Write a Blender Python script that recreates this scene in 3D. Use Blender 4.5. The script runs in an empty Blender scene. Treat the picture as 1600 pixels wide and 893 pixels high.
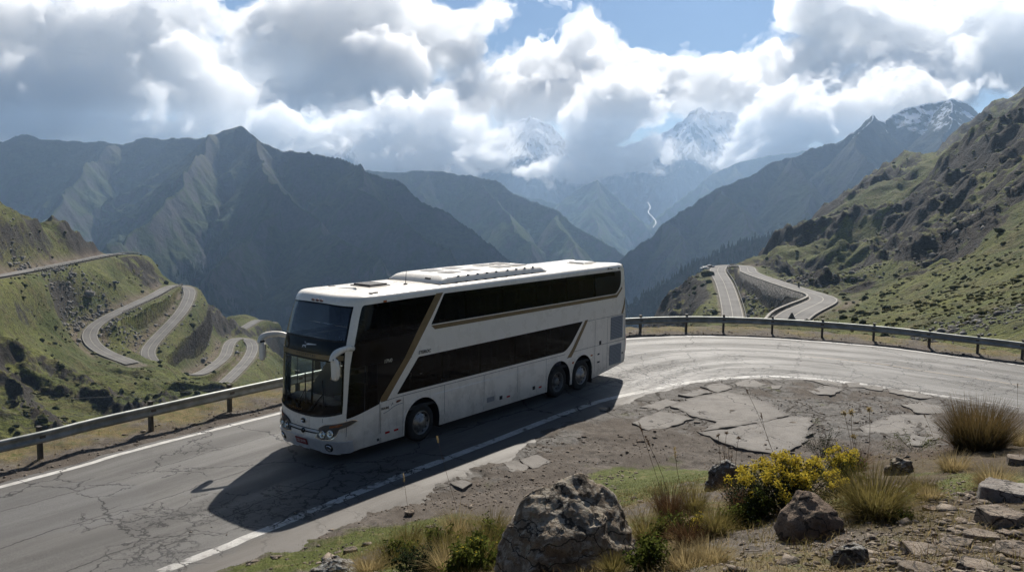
import bpy, bmesh, math, random, time
import numpy as np
from mathutils import Vector, Matrix

T0 = time.time()
random.seed(7)
scene = bpy.context.scene
COL = scene.collection

# ------------------------------------------------------------------ camera
FPX, CAMZ, PITCH, ROLL = 1382.414, 6.829, math.radians(-6.722), math.radians(0.791)
CAM = np.array([0.0, 0.0, CAMZ])
_F = np.array([0.0, math.cos(PITCH), math.sin(PITCH)])
_R = np.array([1.0, 0.0, 0.0])
_U = np.cross(_R, _F)
_R2 = _R * math.cos(ROLL) + _U * math.sin(ROLL)
_U2 = -_R * math.sin(ROLL) + _U * math.cos(ROLL)
cam_data = bpy.data.cameras.new("camera")
cam = bpy.data.objects.new("camera", cam_data)
COL.objects.link(cam)
cam_data.sensor_width = 36.0
cam_data.lens = FPX / 1600.0 * 36.0
cam_data.clip_start = 0.1
cam_data.clip_end = 60000.0
cam.matrix_world = Matrix(((_R2[0], _U2[0], -_F[0], 0), (_R2[1], _U2[1], -_F[1], 0), (_R2[2], _U2[2], -_F[2], CAMZ), (0, 0, 0, 1)))
scene.camera = cam

# ------------------------------------------------------------------ sky and sun
SUN_EL, SUN_AZ = math.radians(40.0), math.radians(10.0)      # azimuth clockwise from +Y (the view direction)
world = bpy.data.worlds.new("World")
scene.world = world
world.use_nodes = True
wn = world.node_tree
wn.nodes.clear()
w_out = wn.nodes.new("ShaderNodeOutputWorld")
w_bg = wn.nodes.new("ShaderNodeBackground")
w_sky = wn.nodes.new("ShaderNodeTexSky")
w_sky.sky_type = 'NISHITA'
w_sky.sun_disc = False
w_sky.sun_elevation = SUN_EL
w_sky.sun_rotation = SUN_AZ
w_sky.altitude = 3000.0
w_sky.air_density = 1.0
w_sky.dust_density = 0.25
w_sky.ozone_density = 2.4
w_bg.inputs['Strength'].default_value = 0.05
wn.links.new(w_sky.outputs[0], w_bg.inputs['Color'])
wn.links.new(w_bg.outputs[0], w_out.inputs['Surface'])

sun_data = bpy.data.lights.new("sun", 'SUN')
sun_data.energy = 5.0
sun_data.angle = math.radians(0.55)
sun_data.color = (1.0, 0.945, 0.86)
sun = bpy.data.objects.new("sun", sun_data)
COL.objects.link(sun)
SUN_DIR = Vector((math.sin(SUN_AZ) * math.cos(SUN_EL), math.cos(SUN_AZ) * math.cos(SUN_EL), math.sin(SUN_EL)))
sun.rotation_euler = SUN_DIR.to_track_quat('Z', 'Y').to_euler()
sun.location = (30, 60, 60)

vs = scene.view_settings
vs.view_transform = 'Standard'
vs.look = 'None'
vs.exposure = 0.55
vs.gamma = 1.0
vs.use_curve_mapping = False
cy = scene.cycles
cy.use_denoising = True
cy.max_bounces = 14
cy.diffuse_bounces = 3
cy.glossy_bounces = 3
cy.transmission_bounces = 5
cy.transparent_max_bounces = 12
cy.volume_bounces = 12
cy.sample_clamp_indirect = 6.0
cy.use_adaptive_sampling = True
cy.adaptive_threshold = 0.015

# ------------------------------------------------------------------ helpers
def ray(px, py):
    return _F + _R2 * (px - 800.0) / FPX - _U2 * (py - 446.5) / FPX

def P(px, py, y):
    """world point seen at pixel (px, py) of the photograph at forward distance y"""
    d = ray(px, py)
    return CAM + d * (y / d[1])

def G(px, py, z=0.0):
    """world point seen at pixel (px, py) on the level z"""
    d = ray(px, py)
    return CAM + d * ((z - CAMZ) / d[2])

def tag(o, label=None, cat=None, group=None, kind=None):
    if label: o["label"] = label
    if cat: o["category"] = cat
    if group: o["group"] = group
    if kind: o["kind"] = kind
    return o

def link(name, me, mat=None, parent=None, loc=None):
    o = bpy.data.objects.new(name, me)
    COL.objects.link(o)
    if mat is not None and me is not None:
        for m in (mat if isinstance(mat, (list, tuple)) else [mat]):
            me.materials.append(m)
    if parent is not None:
        o.parent = parent
    if loc is not None:
        o.location = loc
    return o

def empty(name, loc=(0, 0, 0), rz=0.0):
    o = bpy.data.objects.new(name, None)
    COL.objects.link(o)
    o.location = loc
    o.rotation_euler = (0, 0, rz)
    o.empty_display_size = 0.3
    return o

def np_mesh(name, V, Fq, smooth=True):
    """mesh from a vertex array and an (n, k) face array"""
    me = bpy.data.meshes.new(name)
    V = np.asarray(V, dtype=np.float32)
    Fq = np.asarray(Fq, dtype=np.int32)
    n, k = Fq.shape
    me.vertices.add(len(V))
    me.vertices.foreach_set("co", V.ravel())
    me.loops.add(n * k)
    me.loops.foreach_set("vertex_index", Fq.ravel())
    me.polygons.add(n)
    me.polygons.foreach_set("loop_start", np.arange(0, n * k, k, dtype=np.int32))
    if smooth:
        me.polygons.foreach_set("use_smooth", np.ones(n, dtype=bool))
    me.update(calc_edges=True)
    return me

def grid_faces(nu, nv):
    i = np.arange(nu - 1)[:, None] * nv + np.arange(nv - 1)[None, :]
    i = i.ravel()
    return np.stack([i, i + nv, i + nv + 1, i + 1], 1)

# ---- gradient noise in numpy
_rng = np.random.RandomState(11)
_PERM = np.tile(_rng.permutation(512), 4).astype(np.int32)
_G3 = _rng.normal(size=(512, 3)); _G3 /= np.linalg.norm(_G3, axis=1)[:, None]
_a = _rng.uniform(0, 2 * np.pi, 512)
_G2 = np.stack([np.cos(_a), np.sin(_a)], 1)

def noise2(x, y, seed=0):
    x = np.asarray(x, float) + seed * 17.31; y = np.asarray(y, float) + seed * 9.77
    xi = np.floor(x).astype(np.int64); yi = np.floor(y).astype(np.int64)
    xf = x - xi; yf = y - yi
    u = xf * xf * xf * (xf * (xf * 6 - 15) + 10); v = yf * yf * yf * (yf * (yf * 6 - 15) + 10)
    def g(i, j):
        h = _PERM[_PERM[(xi + i) & 511] + ((yi + j) & 511)]
        gg = _G2[h]
        return gg[..., 0] * (xf - i) + gg[..., 1] * (yf - j)
    a = g(0, 0); b = g(1, 0); c = g(0, 1); d = g(1, 1)
    return (a + (b - a) * u + (c - a) * v + (a - b - c + d) * u * v) * 1.5

def noise3(x, y, z, seed=0):
    x = np.asarray(x, float) + seed * 17.31; y = np.asarray(y, float) + seed * 9.77; z = np.asarray(z, float) + seed * 5.13
    xi = np.floor(x).astype(np.int64); yi = np.floor(y).astype(np.int64); zi = np.floor(z).astype(np.int64)
    xf = x - xi; yf = y - yi; zf = z - zi
    u = xf * xf * (3 - 2 * xf); v = yf * yf * (3 - 2 * yf); w = zf * zf * (3 - 2 * zf)
    r = 0.0
    for i in (0, 1):
        for j in (0, 1):
            hij = _PERM[_PERM[(xi + i) & 511] + ((yi + j) & 511)]
            for k in (0, 1):
                h = _PERM[hij + ((zi + k) & 511)]
                gg = _G3[h]
                r = r + (gg[..., 0] * (xf - i) + gg[..., 1] * (yf - j) + gg[..., 2] * (zf - k)) * (u if i else 1 - u) * (v if j else 1 - v) * (w if k else 1 - w)
    return r * 1.6

def fbm2(x, y, octs=5, seed=0, gain=0.5, lac=2.03):
    r = 0; a = 1.0; f = 1.0
    for o in range(octs):
        r = r + a * noise2(np.asarray(x) * f, np.asarray(y) * f, seed + o); a *= gain; f *= lac
    return r

def ridged2(x, y, octs=5, seed=0, gain=0.5, lac=2.07):
    """0..~1, sharp crests"""
    r = 0; a = 0.5; f = 1.0; w = 1.0
    for o in range(octs):
        n = 1 - np.abs(noise2(np.asarray(x) * f, np.asarray(y) * f, seed + o)) * 1.3
        n = np.clip(n, 0, 1) ** 2 * w
        r = r + a * n; w = np.clip(n * 1.6, 0, 1); a *= gain; f *= lac
    return r

def fbm3(x, y, z, octs=4, seed=0, gain=0.5):
    r = 0; a = 1.0; f = 1.0
    for o in range(octs):
        r = r + a * noise3(x * f, y * f, z * f, seed + o); a *= gain; f *= 2.03
    return r

def sstep(a, b, x):
    t = np.clip((np.asarray(x, float) - a) / (b - a), 0, 1)
    return t * t * (3 - 2 * t)

# ---- node helpers
class NT:
    def __init__(self, name, clear=True):
        self.m = bpy.data.materials.new(name)
        self.m.use_nodes = True
        self.t = self.m.node_tree
        self.t.nodes.clear()
        self.out = self.t.nodes.new("ShaderNodeOutputMaterial")
        self._geo = None
        self._obj = None
    def n(self, typ, **kw):
        nd = self.t.nodes.new(typ)
        for k, v in kw.items():
            if k.startswith('i_'):
                key = k[2:].replace('_', ' ')
                self.set(nd.inputs[int(key)] if key.isdigit() else nd.inputs[key], v)
            else:
                setattr(nd, k, v)
        return nd
    def set(self, sock, v):
        if hasattr(v, 'is_output') or isinstance(v, bpy.types.NodeSocket):
            self.t.links.new(v, sock)
        else:
            if sock.type == 'RGBA' and hasattr(v, '__len__') and len(v) == 3:
                v = tuple(v) + (1.0,)
            sock.default_value = v
    def pos(self):
        if self._geo is None: self._geo = self.t.nodes.new("ShaderNodeNewGeometry")
        return self._geo.outputs['Position']
    def nor(self):
        self.pos(); return self._geo.outputs['Normal']
    def objco(self):
        if self._obj is None: self._obj = self.t.nodes.new("ShaderNodeTexCoord")
        return self._obj.outputs['Object']
    def noise(self, vec, scale, detail=4, rough=0.55, dist=0.0, out='Fac'):
        nd = self.n("ShaderNodeTexNoise", i_Scale=scale, i_Detail=detail, i_Roughness=rough, i_Distortion=dist)
        self.set(nd.inputs['Vector'], vec)
        return nd.outputs[out]
    def voro(self, vec, scale, feature='F1', out='Distance', rand=1.0):
        nd = self.n("ShaderNodeTexVoronoi", feature=feature, i_Scale=scale)
        nd.inputs['Randomness'].default_value = rand
        self.set(nd.inputs['Vector'], vec)
        return nd.outputs[out]
    def math(self, op, a, b=0.0, c=None, clamp=False):
        nd = self.n("ShaderNodeMath", operation=op)
        nd.use_clamp = clamp
        self.set(nd.inputs[0], a)
        if op not in ('SQRT', 'ABSOLUTE', 'SINE', 'COSINE'): self.set(nd.inputs[1], b)
        if c is not None: self.set(nd.inputs[2], c)
        return nd.outputs[0]
    def vmath(self, op, a, b=None, s=None):
        nd = self.n("ShaderNodeVectorMath", operation=op)
        self.set(nd.inputs[0], a)
        if b is not None: self.set(nd.inputs[1], b)
        if s is not None: self.set(nd.inputs['Scale'], s)
        return nd.outputs['Value'] if op in ('LENGTH', 'DOT_PRODUCT', 'DISTANCE') else nd.outputs['Vector']
    def ramp(self, fac, a, b, lo=0.0, hi=1.0, smooth=True):
        nd = self.n("ShaderNodeMapRange", i_1=a, i_2=b, i_3=lo, i_4=hi)
        nd.interpolation_type = 'SMOOTHSTEP' if smooth else 'LINEAR'
        self.set(nd.inputs[0], fac)
        return nd.outputs[0]
    def mix(self, fac, a, b, blend='MIX'):
        nd = self.n("ShaderNodeMix", data_type='RGBA', blend_type=blend)
        nd.clamp_factor = True
        self.set(nd.inputs[0], fac)
        self.set(nd.inputs[6], a)
        self.set(nd.inputs[7], b)
        return nd.outputs[2]
    def sep(self, v):
        nd = self.n("ShaderNodeSeparateXYZ"); self.set(nd.inputs[0], v); return nd.outputs
    def comb(self, x=0.0, y=0.0, z=0.0):
        nd = self.n("ShaderNodeCombineXYZ"); self.set(nd.inputs[0], x); self.set(nd.inputs[1], y); self.set(nd.inputs[2], z); return nd.outputs[0]
    def bump(self, h, strength=0.5, dist=0.02, normal=None):
        nd = self.n("ShaderNodeBump", i_Strength=strength, i_Distance=dist)
        self.set(nd.inputs['Height'], h)
        if normal is not None: self.set(nd.inputs['Normal'], normal)
        return nd.outputs[0]
    def attr(self, name, out='Fac'):
        nd = self.n("ShaderNodeAttribute", attribute_name=name); return nd.outputs[out]
    def bsdf(self, color, rough=0.8, normal=None, metal=0.0, spec=0.3, **kw):
        b = self.n("ShaderNodeBsdfPrincipled")
        self.set(b.inputs['Base Color'], color); self.set(b.inputs['Roughness'], rough)
        self.set(b.inputs['Metallic'], metal); self.set(b.inputs['Specular IOR Level'], spec)
        if normal is not None: self.set(b.inputs['Normal'], normal)
        for k, v in kw.items():
            self.set(b.inputs[k.replace('_', ' ')], v)
        self.t.links.new(b.outputs[0], self.out.inputs['Surface'])
        return b

def simple_mat(name, color, rough=0.6, metal=0.0, spec=0.4, var=0.0, scale=8.0, **kw):
    m = NT(name)
    c = color
    if var:
        nz = m.noise(m.objco(), scale, 4)
        c = m.mix(m.ramp(nz, 0.3, 0.7), [x * (1 - var) for x in color], [min(1, x * (1 + var)) for x in color])
    m.bsdf(c, rough, metal=metal, spec=spec, **kw)
    return m.m

def set_attr(me, name, arr):
    a = me.attributes.new(name, 'FLOAT', 'POINT')
    a.data.foreach_set("value", np.asarray(arr, dtype=np.float32))
HAZE_DENSITY = 0.000084
# ------------------------------------------------------------------ clouds: closed meshes of billows filled with an even, bright volume
def surface_net(F, org, h):
    """closed mesh of the zero level of F (inside > 0) on a grid with origin org, spacing h (3)"""
    s = F > 0
    nx, ny, nz = F.shape
    c = np.zeros((nx - 1, ny - 1, nz - 1), np.int8)
    for i in (0, 1):
        for j in (0, 1):
            for k in (0, 1):
                c += s[i:nx - 1 + i, j:ny - 1 + j, k:nz - 1 + k]
    act = (c > 0) & (c < 8)
    ids = np.argwhere(act)
    index = np.full(act.shape, -1, np.int32)
    index[act] = np.arange(len(ids))
    acc = np.zeros((len(ids), 3)); cnt = np.zeros(len(ids))
    I, J, K = ids.T
    for (a, b) in (((0,0,0),(1,0,0)),((0,1,0),(1,1,0)),((0,0,1),(1,0,1)),((0,1,1),(1,1,1)),
                   ((0,0,0),(0,1,0)),((1,0,0),(1,1,0)),((0,0,1),(0,1,1)),((1,0,1),(1,1,1)),
                   ((0,0,0),(0,0,1)),((1,0,0),(1,0,1)),((0,1,0),(0,1,1)),((1,1,0),(1,1,1))):
        fa = F[I + a[0], J + a[1], K + a[2]]; fb = F[I + b[0], J + b[1], K + b[2]]
        m = (fa > 0) != (fb > 0)
        t = np.where(m, fa / np.where(m, fa - fb, 1), 0)
        pa = np.array(a, float); pb = np.array(b, float)
        acc += np.where(m[:, None], pa + (pb - pa) * t[:, None], 0)
        cnt += m
    V = (ids + acc / cnt[:, None]) * np.array(h) + np.array(org)
    faces = []
    for ax in range(3):
        sl0 = [slice(1, -1)] * 3; sl1 = [slice(1, -1)] * 3
        sl0[ax] = slice(0, -1); sl1[ax] = slice(1, None)
        a = s[tuple(sl0)]; b = s[tuple(sl1)]
        for flip, m in ((False, a & ~b), (True, ~a & b)):
            e = np.argwhere(m)
            e = e + np.array([0 if d == ax else 1 for d in range(3)])
            u, v = [d for d in range(3) if d != ax]
            q = []
            for (du, dv) in ((0, 0), (1, 0), (1, 1), (0, 1)):
                cc = e.copy(); cc[:, u] -= du; cc[:, v] -= dv
                q.append(index[cc[:, 0], cc[:, 1], cc[:, 2]])
            q = np.stack(q, 1)
            if flip != (ax == 1): q = q[:, ::-1]
            faces.append(q)
    return V, np.concatenate(faces)

def cloud_mat(density, aniso=0.35, color=(0.996, 0.997, 0.998)):
    m = NT("cloud_vapour")
    v = m.n("ShaderNodeVolumePrincipled")
    v.inputs['Color'].default_value = (*color, 1)
    v.inputs['Density'].default_value = density
    v.inputs['Anisotropy'].default_value = aniso
    m.t.links.new(v.outputs[0], m.out.inputs['Volume'])
    return m.m

def puff_cloud(blobs, h, seed, kids=(24, 5), amp=1.0, fringe=False):
    """blobs: (px, py, depth, rx_px, rz_px [, ry factor]) in photograph pixels; billows on their surfaces, edges torn by noise"""
    rng = np.random.RandomState(seed)
    S = []
    for b in blobs:
        px, py, y, rx, rz = b[:5]
        c = P(px, py, y)
        k = y / FPX
        R = np.array([rx * k, (b[5] if len(b) > 5 else 1.0) * 0.5 * (rx + rz) * k, rz * k])
        S.append((c, R))
        rm = R.min()
        for _ in range(kids[0]):
            d = rng.normal(size=3); d /= np.linalg.norm(d)
            if d[2] < -0.35: d[2] *= -0.6; d /= np.linalg.norm(d)
            r1 = rm * rng.uniform(0.16, 0.45)
            c1 = c + d * R * rng.uniform(0.8, 1.0)
            S.append((c1, np.full(3, r1)))
            for _ in range(kids[1]):
                e = rng.normal(size=3) + d; e /= np.linalg.norm(e)
                r2 = r1 * rng.uniform(0.2, 0.5)
                S.append((c1 + e * r1 * rng.uniform(0.8, 1.05), np.full(3, r2)))
    C = np.array([s[0] for s in S]); Rr = np.array([s[1] for s in S])
    pad = (25 if fringe else 15) * h
    lo = (C - Rr).min(0) - pad; hi = (C + Rr).max(0) + pad
    hs = np.array([h, h * 1.3, h])
    n = np.ceil((hi - lo) / hs).astype(int) + 1
    F = np.full(n, -1e3, np.float32)
    ax = [lo[d] + np.arange(n[d]) * hs[d] for d in range(3)]
    for c, R in zip(C, Rr):
        big = R.max() > R.min() * 1.001
        m = np.maximum(R * 0.35, (25 * hs * R / R.min()) if big else 17 * hs)
        i0 = np.maximum(((c - R - m - lo) / hs).astype(int), 0); i1 = np.minimum(((c + R + m - lo) / hs).astype(int) + 2, n)
        X = (ax[0][i0[0]:i1[0]] - c[0]) / R[0]; Y = (ax[1][i0[1]:i1[1]] - c[1]) / R[1]; Z = (ax[2][i0[2]:i1[2]] - c[2]) / R[2]
        d = (1 - np.sqrt(X[:, None, None] ** 2 + Y[None, :, None] ** 2 + Z[None, None, :] ** 2)) * R.min()
        sub = F[i0[0]:i1[0], i0[1]:i1[1], i0[2]:i1[2]]
        np.maximum(sub, d, out=sub)
    # ragged edges: fractal noise near the surface
    near = np.abs(F) < 26 * h
    ii = np.argwhere(near)
    X = lo + ii * hs
    sc = 1.0 / (34 * h)
    wx = noise3(X[:, 0] * sc * .5, X[:, 1] * sc * .5, X[:, 2] * sc * .5, 3) * 0.6
    nz = fbm3(X[:, 0] * sc + wx, X[:, 1] * sc - wx, X[:, 2] * sc * 1.15 + wx, 6, seed % 7, 0.63)
    nz = np.clip(nz, -1.5, 1.05)
    def closed(A):
        A[0] = A[-1] = -1; A[:, 0] = A[:, -1] = -1; A[:, :, 0] = A[:, :, -1] = -1
        return surface_net(A, lo, hs)
    if fringe:
        F2 = F.copy()
        n2 = fbm3(X[:, 0] * sc * 1.7 - wx * 2, X[:, 1] * sc * 1.7, X[:, 2] * sc * 2.3 + wx * 2, 5, (seed + 3) % 7, 0.6).clip(-1.2, 1.0)
        F2[near] += ((nz * 13 + n2 * 7 + 2.5) * h * amp).astype(np.float32)
    F[near] += (nz * 13 * h * amp).astype(np.float32)
    core = closed(F)
    return (core, closed(F2)) if fringe else core
# ------------------------------------------------------------------ road lines on the level of the main road (metres)
FAR = [(-44, -23.5), (-28, -3.3), (-19.5, 8.0), (-11.2, 18.8), (-9.5, 21.4), (-6.8, 25.2), (-3.0, 30.2), (0.0, 34.0), (2.4, 36.5), (5.1, 38.5), (8.6, 39.5), (12.3, 39.0), (15.7, 37.5), (17.9, 35.6), (19.9, 33.8), (24, 29.0), (29, 22.5), (36, 14), (46, 2)]
NEAR = [(-38, -27.5), (-22.5, -7.0), (-13.5, 4.5), (-5.9, 14.9), (-5.1, 16.1), (-3.0, 19.2), (-0.5, 22.7), (1.4, 25.4), (3.0, 27.4), (4.7, 28.9), (6.2, 30.1), (8.1, 31.0), (9.9, 31.2), (11.7, 30.5), (13.2, 29.5), (14.4, 28.5), (16.0, 27.1), (19.0, 23.7), (24, 17.5), (30, 9), (38, -2)]

def resample(pts, step, closed=False, smooth=True):
    p = np.array(pts, float)
    if smooth:                                   # Catmull-Rom
        q = np.vstack([2 * p[0] - p[1], p, 2 * p[-1] - p[-2]])
        out = []
        for i in range(1, len(q) - 2):
            t = np.linspace(0, 1, 12, endpoint=False)[:, None]
            a, b, c, d = q[i - 1], q[i], q[i + 1], q[i + 2]
            out.append(0.5 * (2 * b + (c - a) * t + (2 * a - 5 * b + 4 * c - d) * t ** 2 + (3 * b - a - 3 * c + d) * t ** 3))
        p = np.vstack(out + [p[-1:]])
    s = np.r_[0, np.cumsum(np.linalg.norm(np.diff(p, axis=0), axis=1))]
    n = max(2, int(round(s[-1] / step)) + 1)
    u = np.linspace(0, s[-1], n)
    return np.stack([np.interp(u, s, p[:, k]) for k in range(p.shape[1])], 1)

FARc = resample(FAR, 0.5)
NEARc = resample(NEAR, 0.5)

def poly_dist(X, Y, poly, want='signed'):
    """signed distance to an open polyline (positive on its left side), nearest index parameter"""
    best = np.full(X.shape, 1e18); sg = np.zeros(X.shape); par = np.zeros(X.shape)
    for i in range(len(poly) - 1):
        a = poly[i]; b = poly[i + 1]; e = b[:2] - a[:2]; L2 = e @ e
        t = np.clip(((X - a[0]) * e[0] + (Y - a[1]) * e[1]) / L2, 0, 1)
        dx = X - a[0] - t * e[0]; dy = Y - a[1] - t * e[1]
        d = dx * dx + dy * dy
        m = d < best
        best = np.where(m, d, best); par = np.where(m, i + t, par)
        sg = np.where(m, np.sign(e[0] * (Y - a[1]) - e[1] * (X - a[0])), sg)
    return np.sqrt(best) * sg, par

# ------------------------------------------------------------------ the far roads, each as pixels and depth turned into points
def pts(*l): return [P(*q) for q in l]
ROAD_A = pts((-140, 448, 265), (-60, 440, 308), (0, 431, 352), (60, 420, 405), (115, 409, 455), (155, 401, 488), (178, 397, 508), (196, 396, 520), (212, 398, 536))
ROAD_B = pts((214, 570, 360), (190, 561, 366), (168, 553, 374), (144, 537, 387), (140, 517, 402), (165, 497, 420), (205, 478, 443), (240, 462, 474), (262, 449.5, 503), (278, 445, 518), (293, 448, 519), (297, 459, 506), (286, 484, 474), (266, 507, 450), (241, 533, 423), (229, 552, 405), (238, 567, 396), (262, 579, 394), (290, 586, 404), (312, 584, 424), (332, 573, 453), (352, 556, 484), (357, 540, 508), (364, 531, 524), (378, 527, 536), (390, 531, 534), (395, 543, 518), (388, 560, 488), (374, 576, 460), (360, 590, 438), (344, 604, 416), (328, 620, 394))
ROAD_D = pts((370, 518, 575), (384, 511, 592), (398, 502, 612), (410, 499, 630), (424, 503, 640))
ROAD_R = pts((1222, 528, 140), (1229, 508, 165), (1240, 494, 178), (1262, 482.5, 192), (1280, 474.5, 207), (1288, 468.5, 220), (1282, 463.5, 233), (1264, 458, 248), (1240, 450.5, 267), (1208, 440, 298), (1180, 430, 338), (1169, 424, 368), (1168, 419, 396), (1160, 415.5, 416), (1140, 414.5, 424), (1125, 417, 413), (1121, 424, 390), (1131, 442, 352), (1139, 466, 318), (1144, 488, 290), (1145, 503, 272), (1140, 525, 245))
FAR_ROADS = [resample(r, 3.0) for r in (ROAD_A, ROAD_B, ROAD_D, ROAD_R)]
ROAD_W = [6.8, 6.5, 6.4, 7.0]

# ------------------------------------------------------------------ hillside control points
HC = []
for r in (ROAD_A, ROAD_B, ROAD_D, ROAD_R):
    HC += [tuple(p) for p in r]
def cp(*l):
    for q in l: HC.append(tuple(P(*q)))
def below(px, py, y, dx, dy, dz):
    p = P(px, py, y); HC.append((p[0] + dx, p[1] + dy, p[2] + dz))
# left: crest above the upper road and the drop behind it
cp((-150, 215, 380), (-60, 268, 410), (0, 306, 440), (60, 336, 475), (108, 362, 500), (140, 385, 512))
for q in ((-150, 215, 380), (-60, 268, 410), (0, 306, 440), (60, 336, 475), (108, 362, 500), (140, 385, 512)):
    below(*q, -10, 90, -75)
cp((0, 400, 368), (60, 392, 425), (108, 390, 470))
cp((0, 470, 322), (60, 462, 372), (130, 448, 424), (200, 425, 488), (200, 440, 474), (60, 500, 345), (100, 500, 368), (170, 430, 455))
cp((252, 434, 522), (226, 415, 518), (215, 500, 418), (190, 520, 400), (265, 480, 463), (250, 495, 447), (200, 545, 380), (110, 520, 358))
cp((320, 460, 540), (345, 472, 560), (372, 490, 590), (320, 520, 480), (300, 545, 435), (350, 515, 540), (320, 490, 515), (420, 540, 560), (440, 560, 520))
for q in ((214, 400, 540), (252, 434, 526), (293, 445, 535), (345, 472, 570), (385, 494, 615), (424, 503, 655)):
    below(*q, 25, 60, -60); below(*q, 90, 170, -220)
cp((148, 551, 360), (176, 553, 357), (200, 556, 356))
# left: lower spur between the roads and the main road
cp((0, 540, 284), (60, 545, 308), (110, 560, 322), (180, 583, 340), (250, 596, 362), (300, 602, 378), (385, 594, 420), (440, 588, 430))
cp((0, 575, 274), (70, 590, 272), (140, 600, 275), (220, 620, 290), (300, 622, 318), (380, 618, 350), (450, 604, 370))
cp((0, 650, 240), (60, 645, 242), (150, 655, 246), (230, 660, 256), (330, 645, 285), (430, 622, 320))
for p in ((-18, 22, -7), (-15, 30, -9), (-26, 16, -9), (-9, 38, -10), (-3, 44, -10), (-32, 34, -25), (-20, 48, -25), (-8, 60, -26), (-52, 22, -26), (-60, 60, -44), (-35, 75, -46), (-12, 95, -50), (-45, 115, -58), (-90, 50, -45), (-120, 110, -60), (-70, 160, -66), (-30, 150, -64), (-130, 170, -66),
          (-40, -20, -8), (-60, -10, -22)):
    HC.append(p)
# the deep valley behind the bus
for p in ((10, 130, -48), (0, 200, -80), (-20, 300, -125), (30, 300, -100), (0, 420, -180), (60, 480, -190), (-40, 520, -210), (0, 650, -290), (120, 650, -230), (-60, 800, -360), (100, 900, -380), (-300, 900, -360), (-150, 700, -280), (250, 900, -300), (-500, 700, -200), (-500, 1000, -420), (0, 1150, -520), (400, 1200, -420), (-700, 1200, -560), (700, 1300, -350)):
    HC.append(p)
# right: the crag under the left leg of the hairpin
cp((1096, 427, 402), (1070, 437, 396), (1048, 455, 384), (1100, 470, 330), (1085, 500, 300), (1040, 500, 345), (1112, 520, 262))
for q in ((1090, 427, 412), (1062, 437, 405), (1036, 458, 388), (1014, 500, 350)):
    below(*q, -16, 14, -32); below(*q, -60, 60, -110)
below(1140, 413, 430, -10, 22, -22); below(1175, 413, 440, 0, 25, -18); below(1140, 413, 430, -20, 120, -110)
# island between the legs
cp((1158, 440, 362), (1172, 458, 322), (1195, 470, 292), (1215, 470, 275), (1190, 492, 262), (1180, 510, 235), (1250, 466, 252))
# the slope in front, behind the main guard rail
for p in ((8, 48, -5.5), (14, 47, -5), (20, 43, -3.6), (14, 60, -9), (22, 56, -6), (5, 60, -11), (30, 36, -0.5), (36, 44, 1.5)):
    HC.append(p)
cp((1260, 512, 150), (1330, 512, 105), (1400, 515, 84), (1480, 512, 68), (1560, 512, 60), (1180, 520, 170), (1110, 530, 150), (1030, 530, 120))
# right hill: toe, faces, ribs and crest
cp((1192, 430, 356), (1215, 436, 318), (1240, 440, 290), (1300, 460, 232), (1315, 478, 208), (1300, 498, 178), (1345, 480, 185), (1400, 480, 135), (1500, 470, 100), (1600, 470, 78), (1700, 470, 66))
cp((1200, 412, 385), (1225, 415, 372), (1290, 430, 318), (1335, 445, 275))
cp((1250, 405, 440), (1330, 355, 530), (1420, 300, 640), (1500, 250, 740), (1580, 205, 800))
RIB = ((1345, 438, 285), (1372, 400, 330), (1430, 335, 385), (1500, 272, 420), (1600, 205, 440), (1720, 120, 450))
cp(*RIB)
for q in RIB[1:]:
    below(*q, -8, 48, -20); below(*q, -30, 22, -14)
cp((1420, 440, 205), (1500, 410, 185), (1600, 380, 160), (1700, 350, 150), (1450, 390, 290), (1550, 330, 280), (1650, 270, 290))
RC = ((1193, 408, 440), (1204, 388, 458), (1232, 348, 505), (1290, 311, 600), (1350, 283, 680), (1400, 254, 750), (1500, 198, 880), (1600, 146, 1000), (1720, 90, 1100))
cp(*RC)
for q in RC:
    below(*q, -25, 90, -85); below(*q, -60, 260, -260)
HC = np.array(HC)
_c = 12.0
def _phi(r2): return np.sqrt(r2 + _c * _c)
_D2 = ((HC[:, None, :2] - HC[None, :, :2]) ** 2).sum(-1)
_A = np.zeros((len(HC) + 3, len(HC) + 3))
_A[:len(HC), :len(HC)] = _phi(_D2) - np.eye(len(HC)) * 2.0
_A[:len(HC), len(HC):] = np.c_[np.ones(len(HC)), HC[:, :2] / 100]
_A[len(HC):, :len(HC)] = _A[:len(HC), len(HC):].T
_W = np.linalg.solve(_A, np.r_[HC[:, 2], 0, 0, 0])

def rbf(X, Y):
    sh = X.shape; X = X.ravel(); Y = Y.ravel()
    out = np.empty(len(X))
    for a in range(0, len(X), 60000):
        x = X[a:a + 60000]; y = Y[a:a + 60000]
        k = _phi((x[:, None] - HC[None, :, 0]) ** 2 + (y[:, None] - HC[None, :, 1]) ** 2)
        out[a:a + 60000] = k @ _W[:-3] + _W[-3] + _W[-2] * x / 100 + _W[-1] * y / 100
    return out.reshape(sh)

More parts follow.
